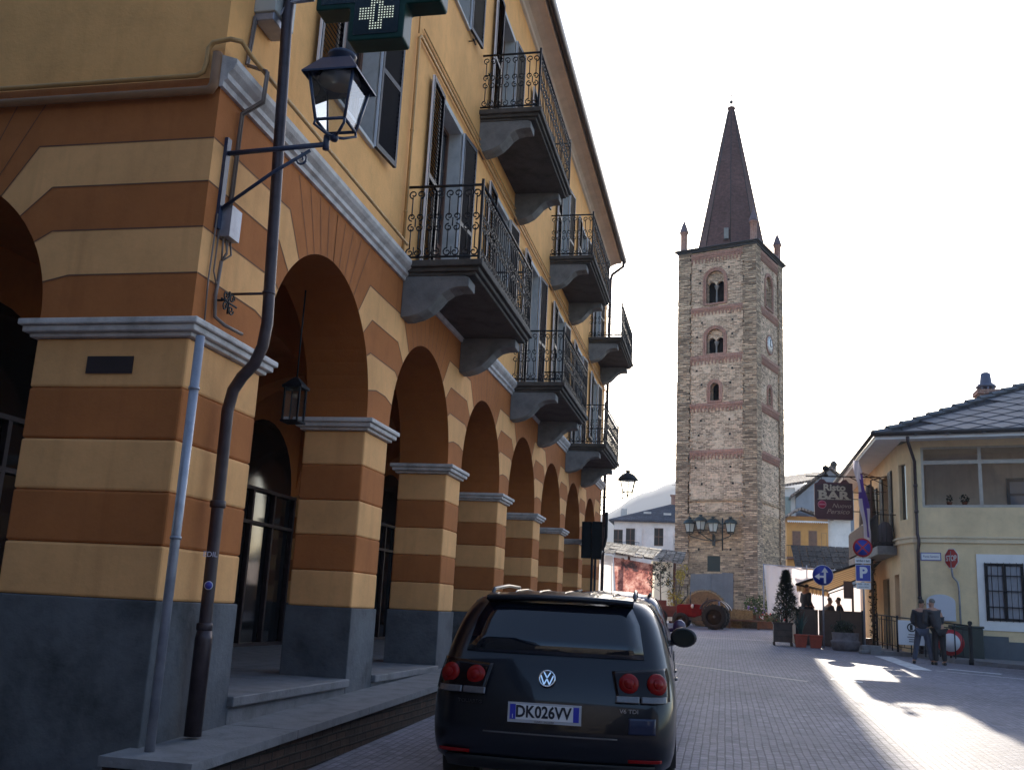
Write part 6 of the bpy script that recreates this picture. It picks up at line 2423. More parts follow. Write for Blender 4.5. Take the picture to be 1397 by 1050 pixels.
gb.box((q.x - .45, q.y - .23, gz(q.y) + .951), (q.x + .45, q.y + .23, gz(q.y) + 1.02), 0)
tag(gb.build('street_cabinet', mat('dark green cabinet', (.02, .032, .03), .5, .2, 5), None, bevel=.02), 'dark green cabinet behind the pedestrian railing', 'cabinet')

# ------------------------------------------------------------------ people
SKIN = mat('skin', (.36, .19, .13), .55)


def skin_mesh(name, verts, edges, radii, m, parent, sub=2, root=0):
    me = bpy.data.meshes.new(name)
    me.from_pydata(verts, edges, [])
    me.materials.append(m)
    o = bpy.data.objects.new(name, me)
    COL.objects.link(o)
    o.parent = parent
    s = o.modifiers.new('skin', 'SKIN')
    s.use_smooth_shade = True
    lay = me.skin_vertices[0] if len(me.skin_vertices) else None
    if lay is None:
        bmm = bmesh.new()
        bmm.from_mesh(me)
        bmm.verts.layers.skin.verify()
        bmm.to_mesh(me)
        bmm.free()
        lay = me.skin_vertices[0]
    for i, r in enumerate(radii):
        rr = r if isinstance(r, tuple) else (r, r)
        lay.data[i].radius = rr
        lay.data[i].use_root = (i == root)
    s2 = o.modifiers.new('sub', 'SUBSURF')
    s2.levels = sub
    s2.render_levels = sub
    return o


def person(label, loc, rz, pose, mats, scale=1.0, group=None, hair_grey=False):
    """mats: jacket, trousers, hair, shoes. pose: dict of joints (x right, y forward)"""
    t = thing('person', label, 'person', loc, rz, group)
    P = pose
    V, E, Rr = [], [], []

    def add(p, r, prev=None):
        V.append(tuple(Vector(p) * scale))
        Rr.append(tuple(x * scale for x in r) if isinstance(r, tuple) else r * scale)
        if prev is not None:
            E.append((prev, len(V) - 1))
        return len(V) - 1
    pel = add(P['pelvis'], (.15, .115))
    wa = add(P['waist'], (.155, .115), pel)
    ch = add(P['chest'], (.175, .125), wa)
    nk0 = add(P['neckbase'], (.10, .085), ch)
    nk = add(P['neck'], .055, nk0)
    hd0 = add(P['jaw'], (.068, .078), nk)
    hd1 = add(P['brow'], (.076, .096), hd0)
    hd2 = add(P['crown'], (.05, .065), hd1)
    for sd in ('L', 'R'):
        sh_ = add(P['sho' + sd], .078, nk0)
        el = add(P['elb' + sd], .055, sh_)
        wr = add(P['wri' + sd], .038, el)
        pm = add(P['palm' + sd], (.042, .022), wr)
        w_, p_ = Vector(P['wri' + sd]), Vector(P['palm' + sd])
        d_ = (p_ - w_).normalized()
        sdv = d_.cross(Vector((0, 1, 0.2))).normalized()
        for k_, ln in ((-.03, .065), (-.01, .078), (.011, .074), (.03, .058)):
            f1 = add(p_ + d_ * .04 + sdv * k_ * 1.05, .0095, pm)
            f2 = add(p_ + d_ * (.04 + ln * .6) + sdv * k_ * 1.1 + Vector((0, .012, 0)), .0085, f1)
            add(p_ + d_ * (.03 + ln) + sdv * k_ * 1.1 + Vector((0, .035, 0)), .0075, f2)
        th1 = add(p_ - d_ * .015 + sdv * -.045 + Vector((0, .02, 0)), .011, pm)
        add(p_ + d_ * .03 + sdv * -.06 + Vector((0, .035, 0)), .009, th1)
        hp = add(P['hip' + sd], .095, pel)
        kn = add(P['kne' + sd], .066, hp)
        an = add(P['ank' + sd], .045, kn)
        add(P['toe' + sd], .04, an)
    body = skin_mesh('body', V, E, Rr, SKIN, t)
    # clothes follow the same joints, a little fuller
    V, E, Rr = [], [], []
    a = add(P.get('hem', P['pelvis']), (.185, .15))
    b = add(P['waist'], (.18, .14), a)
    c = add(P['chest'], (.20, .15), b)
    d = add(P['neckbase'], (.115, .10), c)
    for sd in ('L', 'R'):
        s1 = add(P['sho' + sd], .092, d)
        e1 = add(P['elb' + sd], .07, s1)
        add(Vector(P['wri' + sd]) + (Vector(P['elb' + sd]) - Vector(P['wri' + sd])) * .12, .055, e1)
    jk = skin_mesh('jacket', V, E, Rr, mats[0], t)
    V, E, Rr = [], [], []
    a = add(P['pelvis'], (.165, .13))
    for sd in ('L', 'R'):
        h_ = add(P['hip' + sd], .108, a)
        k_ = add(P['kne' + sd], .082, h_)
        add(P['ank' + sd], .068, k_)
    skin_mesh('trousers', V, E, Rr, mats[1], t)
    for sd in ('L', 'R'):
        V, E, Rr = [], [], []
        a = add(Vector(P['ank' + sd]) + Vector((0, -.04, -.05)), .052)
        b = add(Vector(P['toe' + sd]) * .5 + Vector(P['ank' + sd]) * .5 + Vector((0, 0, -.02)), .05, a)
        add(Vector(P['toe' + sd]) + Vector((0, .02, 0)), .04, b)
        skin_mesh('shoe', V, E, Rr, mats[3], t, 1)
    # head details: hair cap, ears, nose, eyes, mouth in the head's own frame
    j, b, c = Vector(P['jaw']) * scale, Vector(P['brow']) * scale, Vector(P['crown']) * scale
    up = (c - j).normalized()
    fw = Vector(P.get('face', (0, 1, 0)))
    fw = (fw - up * fw.dot(up)).normalized()
    rt = fw.cross(up)
    HM = Matrix((rt, fw, up)).transposed().to_4x4()
    HM.translation = b
    hm = MB()
    n1, n2 = 18, 10
    for i in range(n2 + 1):
        th = PI * .5 * i / n2 * 1.12
        for k_ in range(n1):
            ph = 2 * PI * k_ / n1
            front = math.sin(ph)
            lim = 1.0 if front < .2 else (1 - .55 * (front - .2) / .8)
            tt = th * lim
            w = 1 + .03 * math.sin(k_ * 5 + i * 3) - .14 * (i / n2) ** 3
            hm.v.append((.081 * w * math.sin(tt) * math.cos(ph) * scale, (-.006 + .102 * w * math.sin(tt) * math.sin(ph)) * scale, (.015 + .098 * w * math.cos(tt)) * scale))
    for i in range(n2):
        for k_ in range(n1):
            k2 = (k_ + 1) % n1
            hm.f.append([i * n1 + k_, i * n1 + k2, (i + 1) * n1 + k2, (i + 1) * n1 + k_])
            hm.m.append(0)
            hm.s.append(True)
    hm.xform(HM)
    hm.build('hair', mats[2], t)
    fm = MB()
    s = scale
    for sg in (-1, 1):
        fm.lathe([(.001, -.008 * s), (.02 * s, -.006 * s), (.028 * s, 0), (.02 * s, .008 * s), (.001, .006 * s)], (sg * .083 * s, -.01 * s, -.035 * s), 10, 0, axis='x')
        fm.lathe([(.001, -.013 * s), (.010 * s, -.008 * s), (.013 * s, 0), (.010 * s, .006 * s), (.001, .008 * s)], (sg * .032 * s, .088 * s, -.03 * s), 8, 1, axis='y')
    fm.add([(-.014 * s, .09 * s, -.072 * s), (.014 * s, .09 * s, -.072 * s), (0, .118 * s, -.07 * s), (0, .092 * s, -.028 * s), (0, .088 * s, -.08 * s)], [(0, 2, 3), (1, 3, 2), (0, 4, 2), (1, 2, 4)], 0)
    fm.box((-.024 * s, .078 * s, -.106 * s), (.024 * s, .090 * s, -.098 * s), 2)
    fm.xform(HM)
    fm.build('face', [SKIN, SBK, mat('lips', (.30, .12, .09), .6)], t)
    return t


def standing(lean=0.0, twist=0.0, spread=.12, headturn=0.0, armf=.05, step=.0, side=0.0, hands_front=False):
    s = side
    p = dict(pelvis=(0, 0, .93), hem=(0, 0, .86), waist=(s * .3, .01 + lean * .25, 1.08), chest=(s * .7, .0 + lean * .7, 1.30), neckbase=(s, -.01 + lean, 1.44), neck=(s, .005 + lean * 1.1, 1.50),
             jaw=(s + .005, .03 + lean * 1.2, 1.56), brow=(s + .01, .02 + lean * 1.25, 1.645), crown=(s + .01, .005 + lean * 1.28, 1.70), face=(math.sin(headturn), math.cos(headturn), -.1))
    for sd, g in (('L', -1), ('R', 1)):
        p['sho' + sd] = (s + g * .185, lean * .95, 1.40)
        if hands_front:
            p['elb' + sd] = (s + g * .25, lean * .6 - .02, 1.13)
            p['wri' + sd] = (s * .7 + g * .13, lean * .6 + .17, 1.02)
            p['palm' + sd] = (s * .7 + g * .08, lean * .6 + .23, 1.0)
        else:
            p['elb' + sd] = (s + g * .25, lean * .6 - .03, 1.12)
            p['wri' + sd] = (s * .7 + g * .25, lean * .4 + armf, .88)
            p['palm' + sd] = (s * .7 + g * .245, lean * .4 + armf + .02, .80)
        p['hip' + sd] = (g * .09, 0, .88)
        p['kne' + sd] = (g * (.09 + spread * .5), .03 + g * step * .5, .49)
        p['ank' + sd] = (g * (.09 + spread), -.02 + g * step, .085)
        p['toe' + sd] = (g * (.10 + spread * 1.1), .13 + g * step, .045)
    return p


NAVY = mat('navy jacket', (.014, .016, .026), .8, .3, 9, .3, 60)
CHAR = mat('charcoal jacket', (.035, .036, .045), .8, .3, 9, .3, 60)
JEAN = mat('blue jeans', (.050, .060, .095), .85, .3, 10, .2, 60)
BLKT = mat('black trousers', (.014, .014, .017), .85, .2, 10)
HAIRD = mat('dark hair', (.015, .011, .009), .6, .3, 40)
HAIRG = mat('grey hair', (.14, .13, .12), .6, .3, 40)
SHOE = mat('black shoe', (.012, .011, .011), .4)
person('man in navy jacket and blue jeans standing with feet apart, seen from behind', (5.27, 29.75, gz(29.75)), R(-8), standing(.02, spread=.14, headturn=R(40), hands_front=True), [NAVY, JEAN, HAIRD, SHOE], .985, 'two men talking by the railing')
person('man in charcoal jacket and black trousers leaning towards his companion', (5.68, 29.65, gz(29.65)), R(14), standing(.10, spread=.03, headturn=R(-35), side=-.12, hands_front=True), [CHAR, BLKT, HAIRG, SHOE], 1.0, 'two men talking by the railing')


def seated(turn=0.0):
    p = dict(pelvis=(0, 0, .52), hem=(0, 0, .50), waist=(0, .0, .68), chest=(0, .03, .90), neckbase=(0, .05, 1.04), neck=(0, .06, 1.10), jaw=(0, .09, 1.16), brow=(0, .085, 1.245), crown=(0, .07, 1.30), face=(math.sin(turn), math.cos(turn), -.1))
    for sd, g in (('L', -1), ('R', 1)):
        p['sho' + sd] = (g * .18, .05, 1.0)
        p['elb' + sd] = (g * .24, .12, .74)
        p['wri' + sd] = (g * .14, .34, .78)
        p['palm' + sd] = (g * .12, .41, .79)
        p['hip' + sd] = (g * .09, .02, .50)
        p['kne' + sd] = (g * .12, .42, .50)
        p['ank' + sd] = (g * .12, .40, .085)
        p['toe' + sd] = (g * .13, .54, .045)
    return p


tz = gz(38)
mb = MB()
for i in range(14):
    mb.box((2.45 + i * .175, 36.6, 1.05), (2.45 + (i + 1) * .175 - .01, 41.6, 1.30))
tag(mb.build('terrace_deck', WOOD), 'wooden deck of the cafe terrace behind the brown screen', 'deck')
for lab, x, y, rz, jm, hm_, tn in (
        ('seated cafe guest with dark hair facing left above the screen, right of the sign pole', 4.02, 37.9, 1.5, NAVY, HAIRD, .2),
        ('seated cafe guest with greyish hair beside the dark haired guest', 3.62, 38.3, -1.2, CHAR, HAIRG, -.2),
        ('seated cafe guest whose small dark head shows left of the sign pole', 3.05, 39.9, 2.6, NAVY, HAIRD, 0)):
    person(lab, (x, y, 1.30), rz, seated(tn), [jm, BLKT, hm_, SHOE], 1.0, 'guests on the cafe terrace')
    ch = thing('cafe_chair', 'dark cafe chair under the guest ' + ('facing left' if x > 4 else 'with greyish hair' if x > 3.5 else 'left of the sign pole'), 'chair', (x, y, 1.30), rz, 'cafe chairs')
    for nm, a_, b_ in (('seat', (-.2, -.2, .38), (.2, .2, .41)), ('backrest', (-.2, -.24, .5), (.2, -.21, .85))):
        m2 = MB()
        m2.box(a_, b_)
        m2.build(nm, IRON, ch, bevel=.01)
    for sx in (-.18, .18):
        for sy in (-.18, -.225 + .41):
            m2 = MB()
            m2.tube([(sx, sy, 0), (sx, sy - (.02 if sy < 0 else 0), .379 if sy > 0 else .6)], .014, 5)
            m2.build('leg', IRON, ch)
person('person in a dark coat standing behind the conifer at the cafe terrace', (2.78, 37.6, 1.30), R(-60), standing(.05, spread=.05, headturn=R(10), hands_front=True), [BLKT, BLKT, HAIRD, SHOE], 1.0)
ct = thing('cafe_table', 'small round cafe table between the seated guests', 'table', (3.7, 38.9, 1.30))
mb = MB()
mb.lathe([(.34, .70), (.35, .71), (.35, .73), (.001, .732)], (0, 0, 0), 20)
mb.build('table_top', IRON, ct)
mb = MB()
mb.lathe([(.22, 0), (.2, .03), (.03, .06), (.03, .699)], (0, 0, 0), 14)
mb.build('pedestal', IRON, ct)
# ================================================================== cars
def paint(name, col, rough=.18):
    m, nt, b = _nodes(name)
    b.inputs['Base Color'].default_value = (*col, 1)
    b.inputs['Roughness'].default_value = .35
    b.inputs['Coat Weight'].default_value = .55
    b.inputs['Specular IOR Level'].default_value = .3
    b.inputs['Coat Roughness'].default_value = .04
    b.inputs['Metallic'].default_value = .2
    tc = nt.nodes.new('ShaderNodeTexCoord')
    n = N(nt, 'ShaderNodeTexNoise', Scale=3.0, Detail=8.0, Roughness=.7)
    nt.links.new(tc.outputs['Object'], n.inputs['Vector'])
    r = ramp(nt, [(.4, .02), (.75, .07)])
    nt.links.new(n.outputs['Fac'], r.inputs[0])
    nt.links.new(r.outputs[0], b.inputs['Coat Roughness'])
    return m


BPAINT = paint('black metallic paint', (.003, .004, .009))
UPAINT = paint('dark blue paint', (.012, .02, .055))
TINT = mat('tinted car glass', (.004, .006, .012), .03, spec=.7)
CLEARC = mat('car side glass', (.02, .025, .03), .03, spec=.9)
TRIM = mat('black plastic trim', (.012, .012, .013), .55, .2, 30)
TAIL = mat('tail lamp red', (.22, .004, .004), .2, spec=.25)
TAILD = mat('tail lamp dark housing', (.008, .003, .004), .15, spec=.25)
REV = mat('clear reversing lens', (.10, .09, .095), .15, .2, 30, spec=.8)
TYRE = mat('car tyre', (.015, .015, .015), .85, .2, 20)
ALLOY = mat('alloy wheel', (.35, .36, .38), .3, metal=.9)
NSEG, NCOR, NSIDE = 10, 5, 14


def loop_pts(w, y0, y1, rc, z, bow=.10, zf=0.0):
    """closed outline of the body at one height; order: rear left->right, right side, front, left side"""
    pts = []
    wr = w - rc
    for i in range(NSEG + 1):
        x = -wr + 2 * wr * i / NSEG
        pts.append((x, y0 + bow * (abs(x) / w) ** 2.5, z))
    yb_ = y0 + bow * (wr / w) ** 2.5
    for i in range(1, NCOR + 1):
        a = PI / 2 * i / NCOR
        pts.append((wr + rc * math.sin(a), yb_ + rc * 1.5 * (1 - math.cos(a)), z))
    ya = yb_ + rc * 1.5
    yb2 = y1 - .35
    for i in range(1, NSIDE + 1):
        y = ya + (yb2 - ya) * i / NSIDE
        t = i / NSIDE
        pts.append((w * (1 - .05 * max(0, t - .6) ** 1.5), y, z))
    wf = pts[-1][0]
    for i in range(1, NCOR + 1):
        a = PI / 2 * i / NCOR
        pts.append((wf - .42 * (1 - math.cos(a)) * wf, yb2 + .35 * .75 * math.sin(a), z + zf * math.sin(a)))
    xr = pts[-1][0]
    for i in range(1, NSEG + 1):
        x = xr - 2 * xr * i / NSEG
        pts.append((x, yb2 + .35 * (.75 + .25 * (1 - (x / xr) ** 2)), z + zf))
    right = [p for p in pts if p[0] > 1e-6 and p[1] > ya - 1e-6 and p[1] <= yb2 + .35 * .76]
    # left side mirrored
    m = len(pts)
    rs_ = pts[NSEG + 1: NSEG + 1 + NCOR + NSIDE + NCOR - 1]
    for p in reversed(rs_):
        pts.append((-p[0], p[1], p[2]))
    return pts


def car(label, levels, m_paint, loc, rz, pitch, group=None, rear_glass=(7, 9), side_glass=(7, 9), roof_crown=.05, sub=1):
    t = thing('parked_car', label, 'car', loc, rz, group)
    t.rotation_euler = (pitch, 0, rz)
    mb = MB()
    loops = [loop_pts(*lv) for lv in levels]
    n = len(loops[0])
    for lp_ in loops:
        mb.v += lp_
    for k in range(len(loops) - 1):
        for j in range(n):
            j2 = (j + 1) % n
            mb.f.append([k * n + j, k * n + j2, (k + 1) * n + j2, (k + 1) * n + j])
            mb.m.append(0)
            mb.s.append(True)
    # roof: shrink rings to a crowned centre line
    base = (len(loops) - 1) * n
    topl = loops[-1]
    cy = sum(p[1] for p in topl) / n
    prev = base
    for q, f in enumerate((.86, .6, .3)):
        o = len(mb.v)
        for p in topl:
            mb.v.append((p[0] * f, cy + (p[1] - cy) * (f * .97 + .03), p[2] + roof_crown * (1 - f * f)))
        for j in range(n):
            j2 = (j + 1) % n
            mb.f.append([prev + j, prev + j2, o + j2, o + j])
            mb.m.append(0)
            mb.s.append(True)
        prev = o
    mb.f.append([prev + j for j in range(n)])
    mb.m.append(0)
    mb.s.append(True)
    mb.f.append([n - 1 - j for j in range(n)])
    mb.m.append(0)
    mb.s.append(False)
    body = mb.build('body', m_paint, t)
    if sub:
        s = body.modifiers.new('sub', 'SUBSURF')
        s.levels = s.render_levels = sub

    def patch(name, k0, k1, j0, j1, m, off=.008, inset=.0, fz0=0.0, fz1=1.0, fj=(0, 0)):
        pm = MB()
        cols = list(range(j0, j1 + 1))
        rows = []
        res = 5
        for kk in range(res + 1):
            tk = k0 + (k1 - k0) * (fz0 + (fz1 - fz0) * kk / res)
            ka = min(int(tk), len(loops) - 2)
            fr_ = tk - ka
            row = []
            for ci, j in enumerate(cols):
                a, b = Vector(loops[ka][j % n]), Vector(loops[ka + 1][j % n])
                p = a.lerp(b, fr_)
                a2, b2 = Vector(loops[ka][(j + 1) % n]), Vector(loops[ka + 1][(j + 1) % n])
                if ci == 0 and fj[0]:
                    p = p.lerp(a2.lerp(b2, fr_), fj[0])
                if ci == len(cols) - 1 and fj[1]:
                    a2, b2 = Vector(loops[ka][(j - 1) % n]), Vector(loops[ka + 1][(j - 1) % n])
                    p = p.lerp(a2.lerp(b2, fr_), fj[1])
                row.append(p)
            rows.append(row)
        c = Vector((0, sum(r[0].y for r in rows) / len(rows), 0))
        W_ = len(cols)
        nv = []
        for i in range(len(rows)):
            for j in range(W_):
                du = rows[i][min(W_ - 1, j + 1)] - rows[i][max(0, j - 1)]
                dv = rows[min(len(rows) - 1, i + 1)][j] - rows[max(0, i - 1)][j]
                nn = du.cross(dv).normalized()
                nv.append(rows[i][j] + nn * off)
        pm.add(nv, [(i * W_ + j, i * W_ + j + 1, (i + 1) * W_ + j + 1, (i + 1) * W_ + j) for i in range(len(rows) - 1) for j in range(W_ - 1)], 0, True)
        ob_ = pm.build(name, m, t, fixn=False)
        so = ob_.modifiers.new('solid', 'SOLIDIFY')
        so.thickness = .006
        so.offset = -1
        return ob_
    return t, loops, n, patch


def wheel(t, x, y, r, w=.12):
    mb = MB()
    mb.lathe([(r * .66, -w), (r * .92, -w), (r, -w * .7), (r, w * .7), (r * .92, w), (r * .66, w)], (x, y, r), 28, 0, axis='x', caps=False)
    wl = mb.build('wheel', TYRE, t)
    mb = MB()
    s = 1 if x > 0 else -1
    mb.lathe([(r * .66, -.05), (r * .66, .06), (r * .58, .06), (r * .55, .03), (.001, .03)], (x + s * .04, y, r), 24, 0, axis='x', caps=False)
    for i in range(5):
        a = 2 * PI * i / 5
        mb.tube([(x + s * .09, y, r), (x + s * .09, y + r * .6 * math.cos(a), r + r * .6 * math.sin(a))], .03, 5)
    mb.build('rim', ALLOY, wl)
    mb = MB()
    a0 = [PI * i / 14 for i in range(15)]
    pl = [(y + (r + .10) * math.cos(a), r + (r + .10) * math.sin(a)) for a in a0] + [(y + (r + .0) * math.cos(a), r + (r + .0) * math.sin(a)) for a in reversed(a0)]
    mb.prism(pl, lambda u, v, d: (d, u, v), x + s * .05, x + s * .126)
    mb.build('wheel_arch', TRIM, t)


# ---- black SUV in the foreground
LV = [  # half width, rear y, front y, corner radius, z
    (.82, .16, 4.52, .16, .30, .10),
    (.90, .04, 4.66, .20, .40, .12),
    (.925, .0, 4.72, .22, .56, .13),
    (.93, .01, 4.73, .22, .72, .13),
    (.928, .05, 4.70, .22, .88, .13),
    (.912, .10, 4.60, .22, 1.00, .13),
    (.885, .15, 3.70, .22, 1.09, .13),
    (.845, .20, 3.45, .20, 1.17, .12),
    (.735, .40, 2.80, .17, 1.44, .10),
    (.665, .50, 2.48, .16, 1.57, .09),
    (.585, .60, 2.30, .15, 1.625, .08),
]
LV = [(a * (1.03 if e < 1.1 else 1.07 if e < 1.3 else 1.12), b, c, d, e, f) for a, b, c, d, e, f in LV]
suv, lps, n_, patch = car('black SUV with a white number plate parked nose away in the street foreground', LV, BPAINT, (-1.30, 7.78, .085), R(3.0), R(1.7), None)
patch('rear_window', 7, 10, 0, NSEG, TINT, .006, fz0=.02, fz1=.78)
j0 = NSEG + NCOR
patch('side_window', 7, 10, j0 + 1, j0 + 4, CLEARC, .008, fz0=.02, fz1=.80)
patch('side_window', 7, 10, j0 + 4, j0 + 8, CLEARC, .008, fz0=.02, fz1=.80, fj=(.12, 0))
patch('side_window', 7, 10, j0 + 8, j0 + 12, CLEARC, .008, fz0=.02, fz1=.80, fj=(.1, 0))
nl = len(lps[0])
jl = nl - (NCOR - 1) - 1
patch('side_window', 7, 10, nl - NCOR - 12, nl - NCOR - 8, CLEARC, .008, fz0=.02, fz1=.80)
patch('side_window', 7, 10, nl - NCOR - 8, nl - NCOR - 4, CLEARC, .008, fz0=.02, fz1=.80, fj=(.1, 0))
patch('side_window', 7, 10, nl - NCOR - 4, nl - NCOR - 1, CLEARC, .008, fz0=.02, fz1=.80, fj=(.1, 0))
jf = NSEG + NCOR + NSIDE + NCOR
patch('windscreen', 7, 10, jf, jf + NSEG, TINT, .006, fz0=.02, fz1=.85)


def rear_y(x, z):
    """rear skin of the SUV at (x, z)"""
    ks = [l[4] for l in LV]
    k = 0
    while k < len(ks) - 2 and ks[k + 1] < z:
        k += 1
    f = (z - ks[k]) / (ks[k + 1] - ks[k])

    def yy(l):
        w, y0, y1, rc, _, bow = l
        ax = abs(x)
        wr = w - rc
        if ax <= wr:
            return y0 + bow * (ax / w) ** 2.5
        s_ = min(1, (ax - wr) / rc)
        return y0 + bow * (wr / w) ** 2.5 + rc * 1.5 * (1 - math.sqrt(max(0, 1 - s_ * s_)))
    return yy(LV[k]) * (1 - f) + yy(LV[k + 1]) * f


def skin_patch(name, outline, m, lift, parent=None, n1=1, smooth=True):
    """thin shell over the tailgate following an (x, z) outline grid: outline(u, v) with u, v in 0..1"""
    mb = MB()
    A, B = 14, 8
    for i in range(B + 1):
        for j in range(A + 1):
            x, z = outline(j / A, i / B)
            mb.v.append((x, rear_y(x, z) - lift, z))
    for i in range(B):
        for j in range(A):
            mb.f.append([i * (A + 1) + j, i * (A + 1) + j + 1, (i + 1) * (A + 1) + j + 1, (i + 1) * (A + 1) + j])
            mb.m.append(0)
            mb.s.append(smooth)
    o = mb.build(name, m, parent or suv, fixn=False)
    so = o.modifiers.new('solid', 'SOLIDIFY')
    so.thickness = .012
    so.offset = -1
    return o


for s in (-1, 1):
    def ol(u, v, s=s):
        z0, z1 = .895, 1.13
        xi = .46 + .05 * (1 - v)
        xo = .905 - .015 * v - .05 * max(0, v - .7)
        x = xi + (xo - xi) * u
        return (s * x, z0 + (z1 - z0) * v - .03 * (1 - u) * v)
    hs_ = skin_patch('tail_light', ol, TAILD, .016)
    for xx, rr in ((.80, .082), (.59, .076)):
        mb = MB()
        z = 1.015
        y = rear_y(xx, z)
        sl_ = (rear_y(xx + .03, z) - rear_y(xx - .03, z)) / .06
        mb.lathe([(rr, 0), (rr, -.012), (rr * .92, -.024), (rr * .55, -.032), (.001, -.034)], (0, 0, 0), 26, 0, axis='y')
        mb.lathe([(rr * .5, -.0345), (rr * .45, -.040), (.001, -.043)], (0, 0, 0), 20, 0, axis='y')
        mb.xform(Matrix.Translation((s * xx, y - .014, z)) @ Matrix.Rotation(s * math.atan(sl_) * .85, 4, 'Z') @ Matrix.Rotation(-.22, 4, 'X'))
        mb.build('round_lamp', TAIL, hs_)
    for (xa, xb) in ((.50, .675), (.69, .885)):
        skin_patch('reversing_lens', lambda u, v, s=s, xa=xa, xb=xb: (s * (xa + (xb - xa) * u), .885 + .045 * v), REV, .028, hs_)
    skin_patch('reflector', lambda u, v, s=s: (s * (.60 + .25 * u), .455 + .022 * v), TAIL, .006)
# spoiler lip, plate recess, handle strip, bumper seam
mb = MB()
sec = []
for j in range(15):
    x = -.60 + 1.2 * j / 14
    y = rear_y(x * 1.02, 1.56) - .03
    z = 1.612 + .018 * (1 - (x / .6) ** 2)
    sec.append((x, y, z))
for j in range(15):
    x, y, z = sec[j]
    mb.v += [(x, y + .16, z + .03), (x, y - .03, z + .006), (x, y - .035, z - .022), (x, y + .05, z - .04)]
for j in range(14):
    for q in range(4):
        q2 = (q + 1) % 4
        mb.f.append([j * 4 + q, j * 4 + q2, (j + 1) * 4 + q2, (j + 1) * 4 + q])
        mb.m.append(0)
        mb.s.append(True)
mb.build('spoiler', BPAINT, suv)
skin_patch('tailgate_strip', lambda u, v: (-.50 + 1.02 * u, .615 + .010 * v), mat('dull chrome', (.12, .12, .13), .35, metal=.6), .008)
skin_patch('bumper_cover', lambda u, v: (-.80 + 1.6 * u, .33 + .10 * v), TRIM, .006)
skin_patch('tow_flap', lambda u, v: (.60 + .20 * u, .66 + .115 * v), UPAINT, .004)
pl_m = Matrix.Translation((-.03, rear_y(0, .77) - .022, .775)) @ Matrix.Rotation(R(1), 4, 'Z') @ Matrix.Rotation(R(-3), 4, 'X')
mb = MB()
mb.box((-.278, -.006, -.072), (.278, .012, .072), 0)
mb.box((-.262, -.0085, -.050), (.262, -.0062, .058), 1)
mb.box((-.262, -.0105, -.050), (-.218, -.0086, .058), 2)
mb.box((.218, -.0105, -.050), (.262, -.0086, .058), 2)
mb.xform(pl_m)
np_ = mb.build('number_plate', [mat('plate holder', (.42, .42, .45), .4), SWH, mat('plate blue strip', (.02, .03, .38), .4)], suv)
PLT = mat('plate black', (.008, .01, .02), .5)
text('plate_lettering', 'DK', .118, PLT, np_, pl_m @ Matrix.Translation((-.148, -.0105, .004)), .001, bold=.0035, sx=.86)
text('plate_lettering', '026VV', .118, PLT, np_, pl_m @ Matrix.Translation((.065, -.0105, .004)), .001, bold=.0035, sx=.86)
text('plate_lettering', 'I', .04, SWH, np_, pl_m @ Matrix.Translation((-.24, -.0125, -.03)), .001)
text('holder_lettering', 'CUNEO - SALUZZO', .017, SBK, np_, pl_m @ Matrix.Translation((0, -.0085, -.062)), .001)
# round badge
mb = MB()
bm_ = Matrix.Translation((-.03, rear_y(0, 1.02) - .012, 1.02)) @ Matrix.Rotation(R(-19), 4, 'X')
mb.lathe([(.066, 0), (.066, -.012), (.062, -.016), (.055, -.016), (.052, -.010), (.052, 0)], (0, 0, 0), 40, 0, axis='y', caps=False)
mb.lathe([(.053, -.003), (.0005, -.003)], (0, 0, 0), 30, 1, axis='y', caps=False)


def bar(p, q_, w=.0048, d0=-.0031, d1=-.012):
    p, q_ = Vector((*p, 0)), Vector((*q_, 0))
    dd_ = (q_ - p).normalized()
    nn = Vector((-dd_.y, dd_.x, 0)) * w
    mb.prism([(p - nn).xy, (q_ - nn).xy, (q_ + nn).xy, (p + nn).xy], lambda u, v, d: (u, d, v), d0, d1, 0)


for s in (-1, 1):
    bar((s * .026, .048), (0, .004))
    bar((s * .049, .024), (s * .021, -.046))
    bar((s * .021, -.046), (0, -.004), d0=-.0033, d1=-.0122)
mb.xform(bm_)
mb.build('badge', [SILVER, BPAINT], suv)
DCH = mat('badge chrome', (.45, .45, .47), .3, metal=.8)
text('lettering', 'V6 TDI', .042, DCH, suv, Matrix.Translation((.60, rear_y(.6, .82) - .006, .82)) @ Matrix.Rotation(R(12), 4, 'Z'), .003, sx=1.15)
text('lettering', 'TOUAREG', .036, mat('dark badge chrome', (.06, .06, .065), .3, metal=.8), suv, Matrix.Translation((-.62, rear_y(.62, .82) - .006, .825)) @ Matrix.Rotation(R(-12), 4, 'Z'), .003, sx=1.2)
for s in (-1, 1):                                   # roof rails
    mb = MB()
    mb.tube([(s * .60, .78, 1.63), (s * .60, .84, 1.672), (s * .585, 1.5, 1.695), (s * .57, 2.1, 1.68), (s * .57, 2.16, 1.64)], .017, 6)
    mb.build('roof_rail', mat('dark rail', (.10, .10, .11), .3, metal=.8), suv)
for x in (-.42, -.22, 0, .22, .42):                # pressed roof ribs
    mb = MB()
    mb.tube([(x, .70, 1.622), (x, .95, 1.66), (x, 1.6, 1.668), (x, 2.2, 1.648)], [.004, .011, .011, .004], 6)
    mb.build('roof_rib', BPAINT, suv)
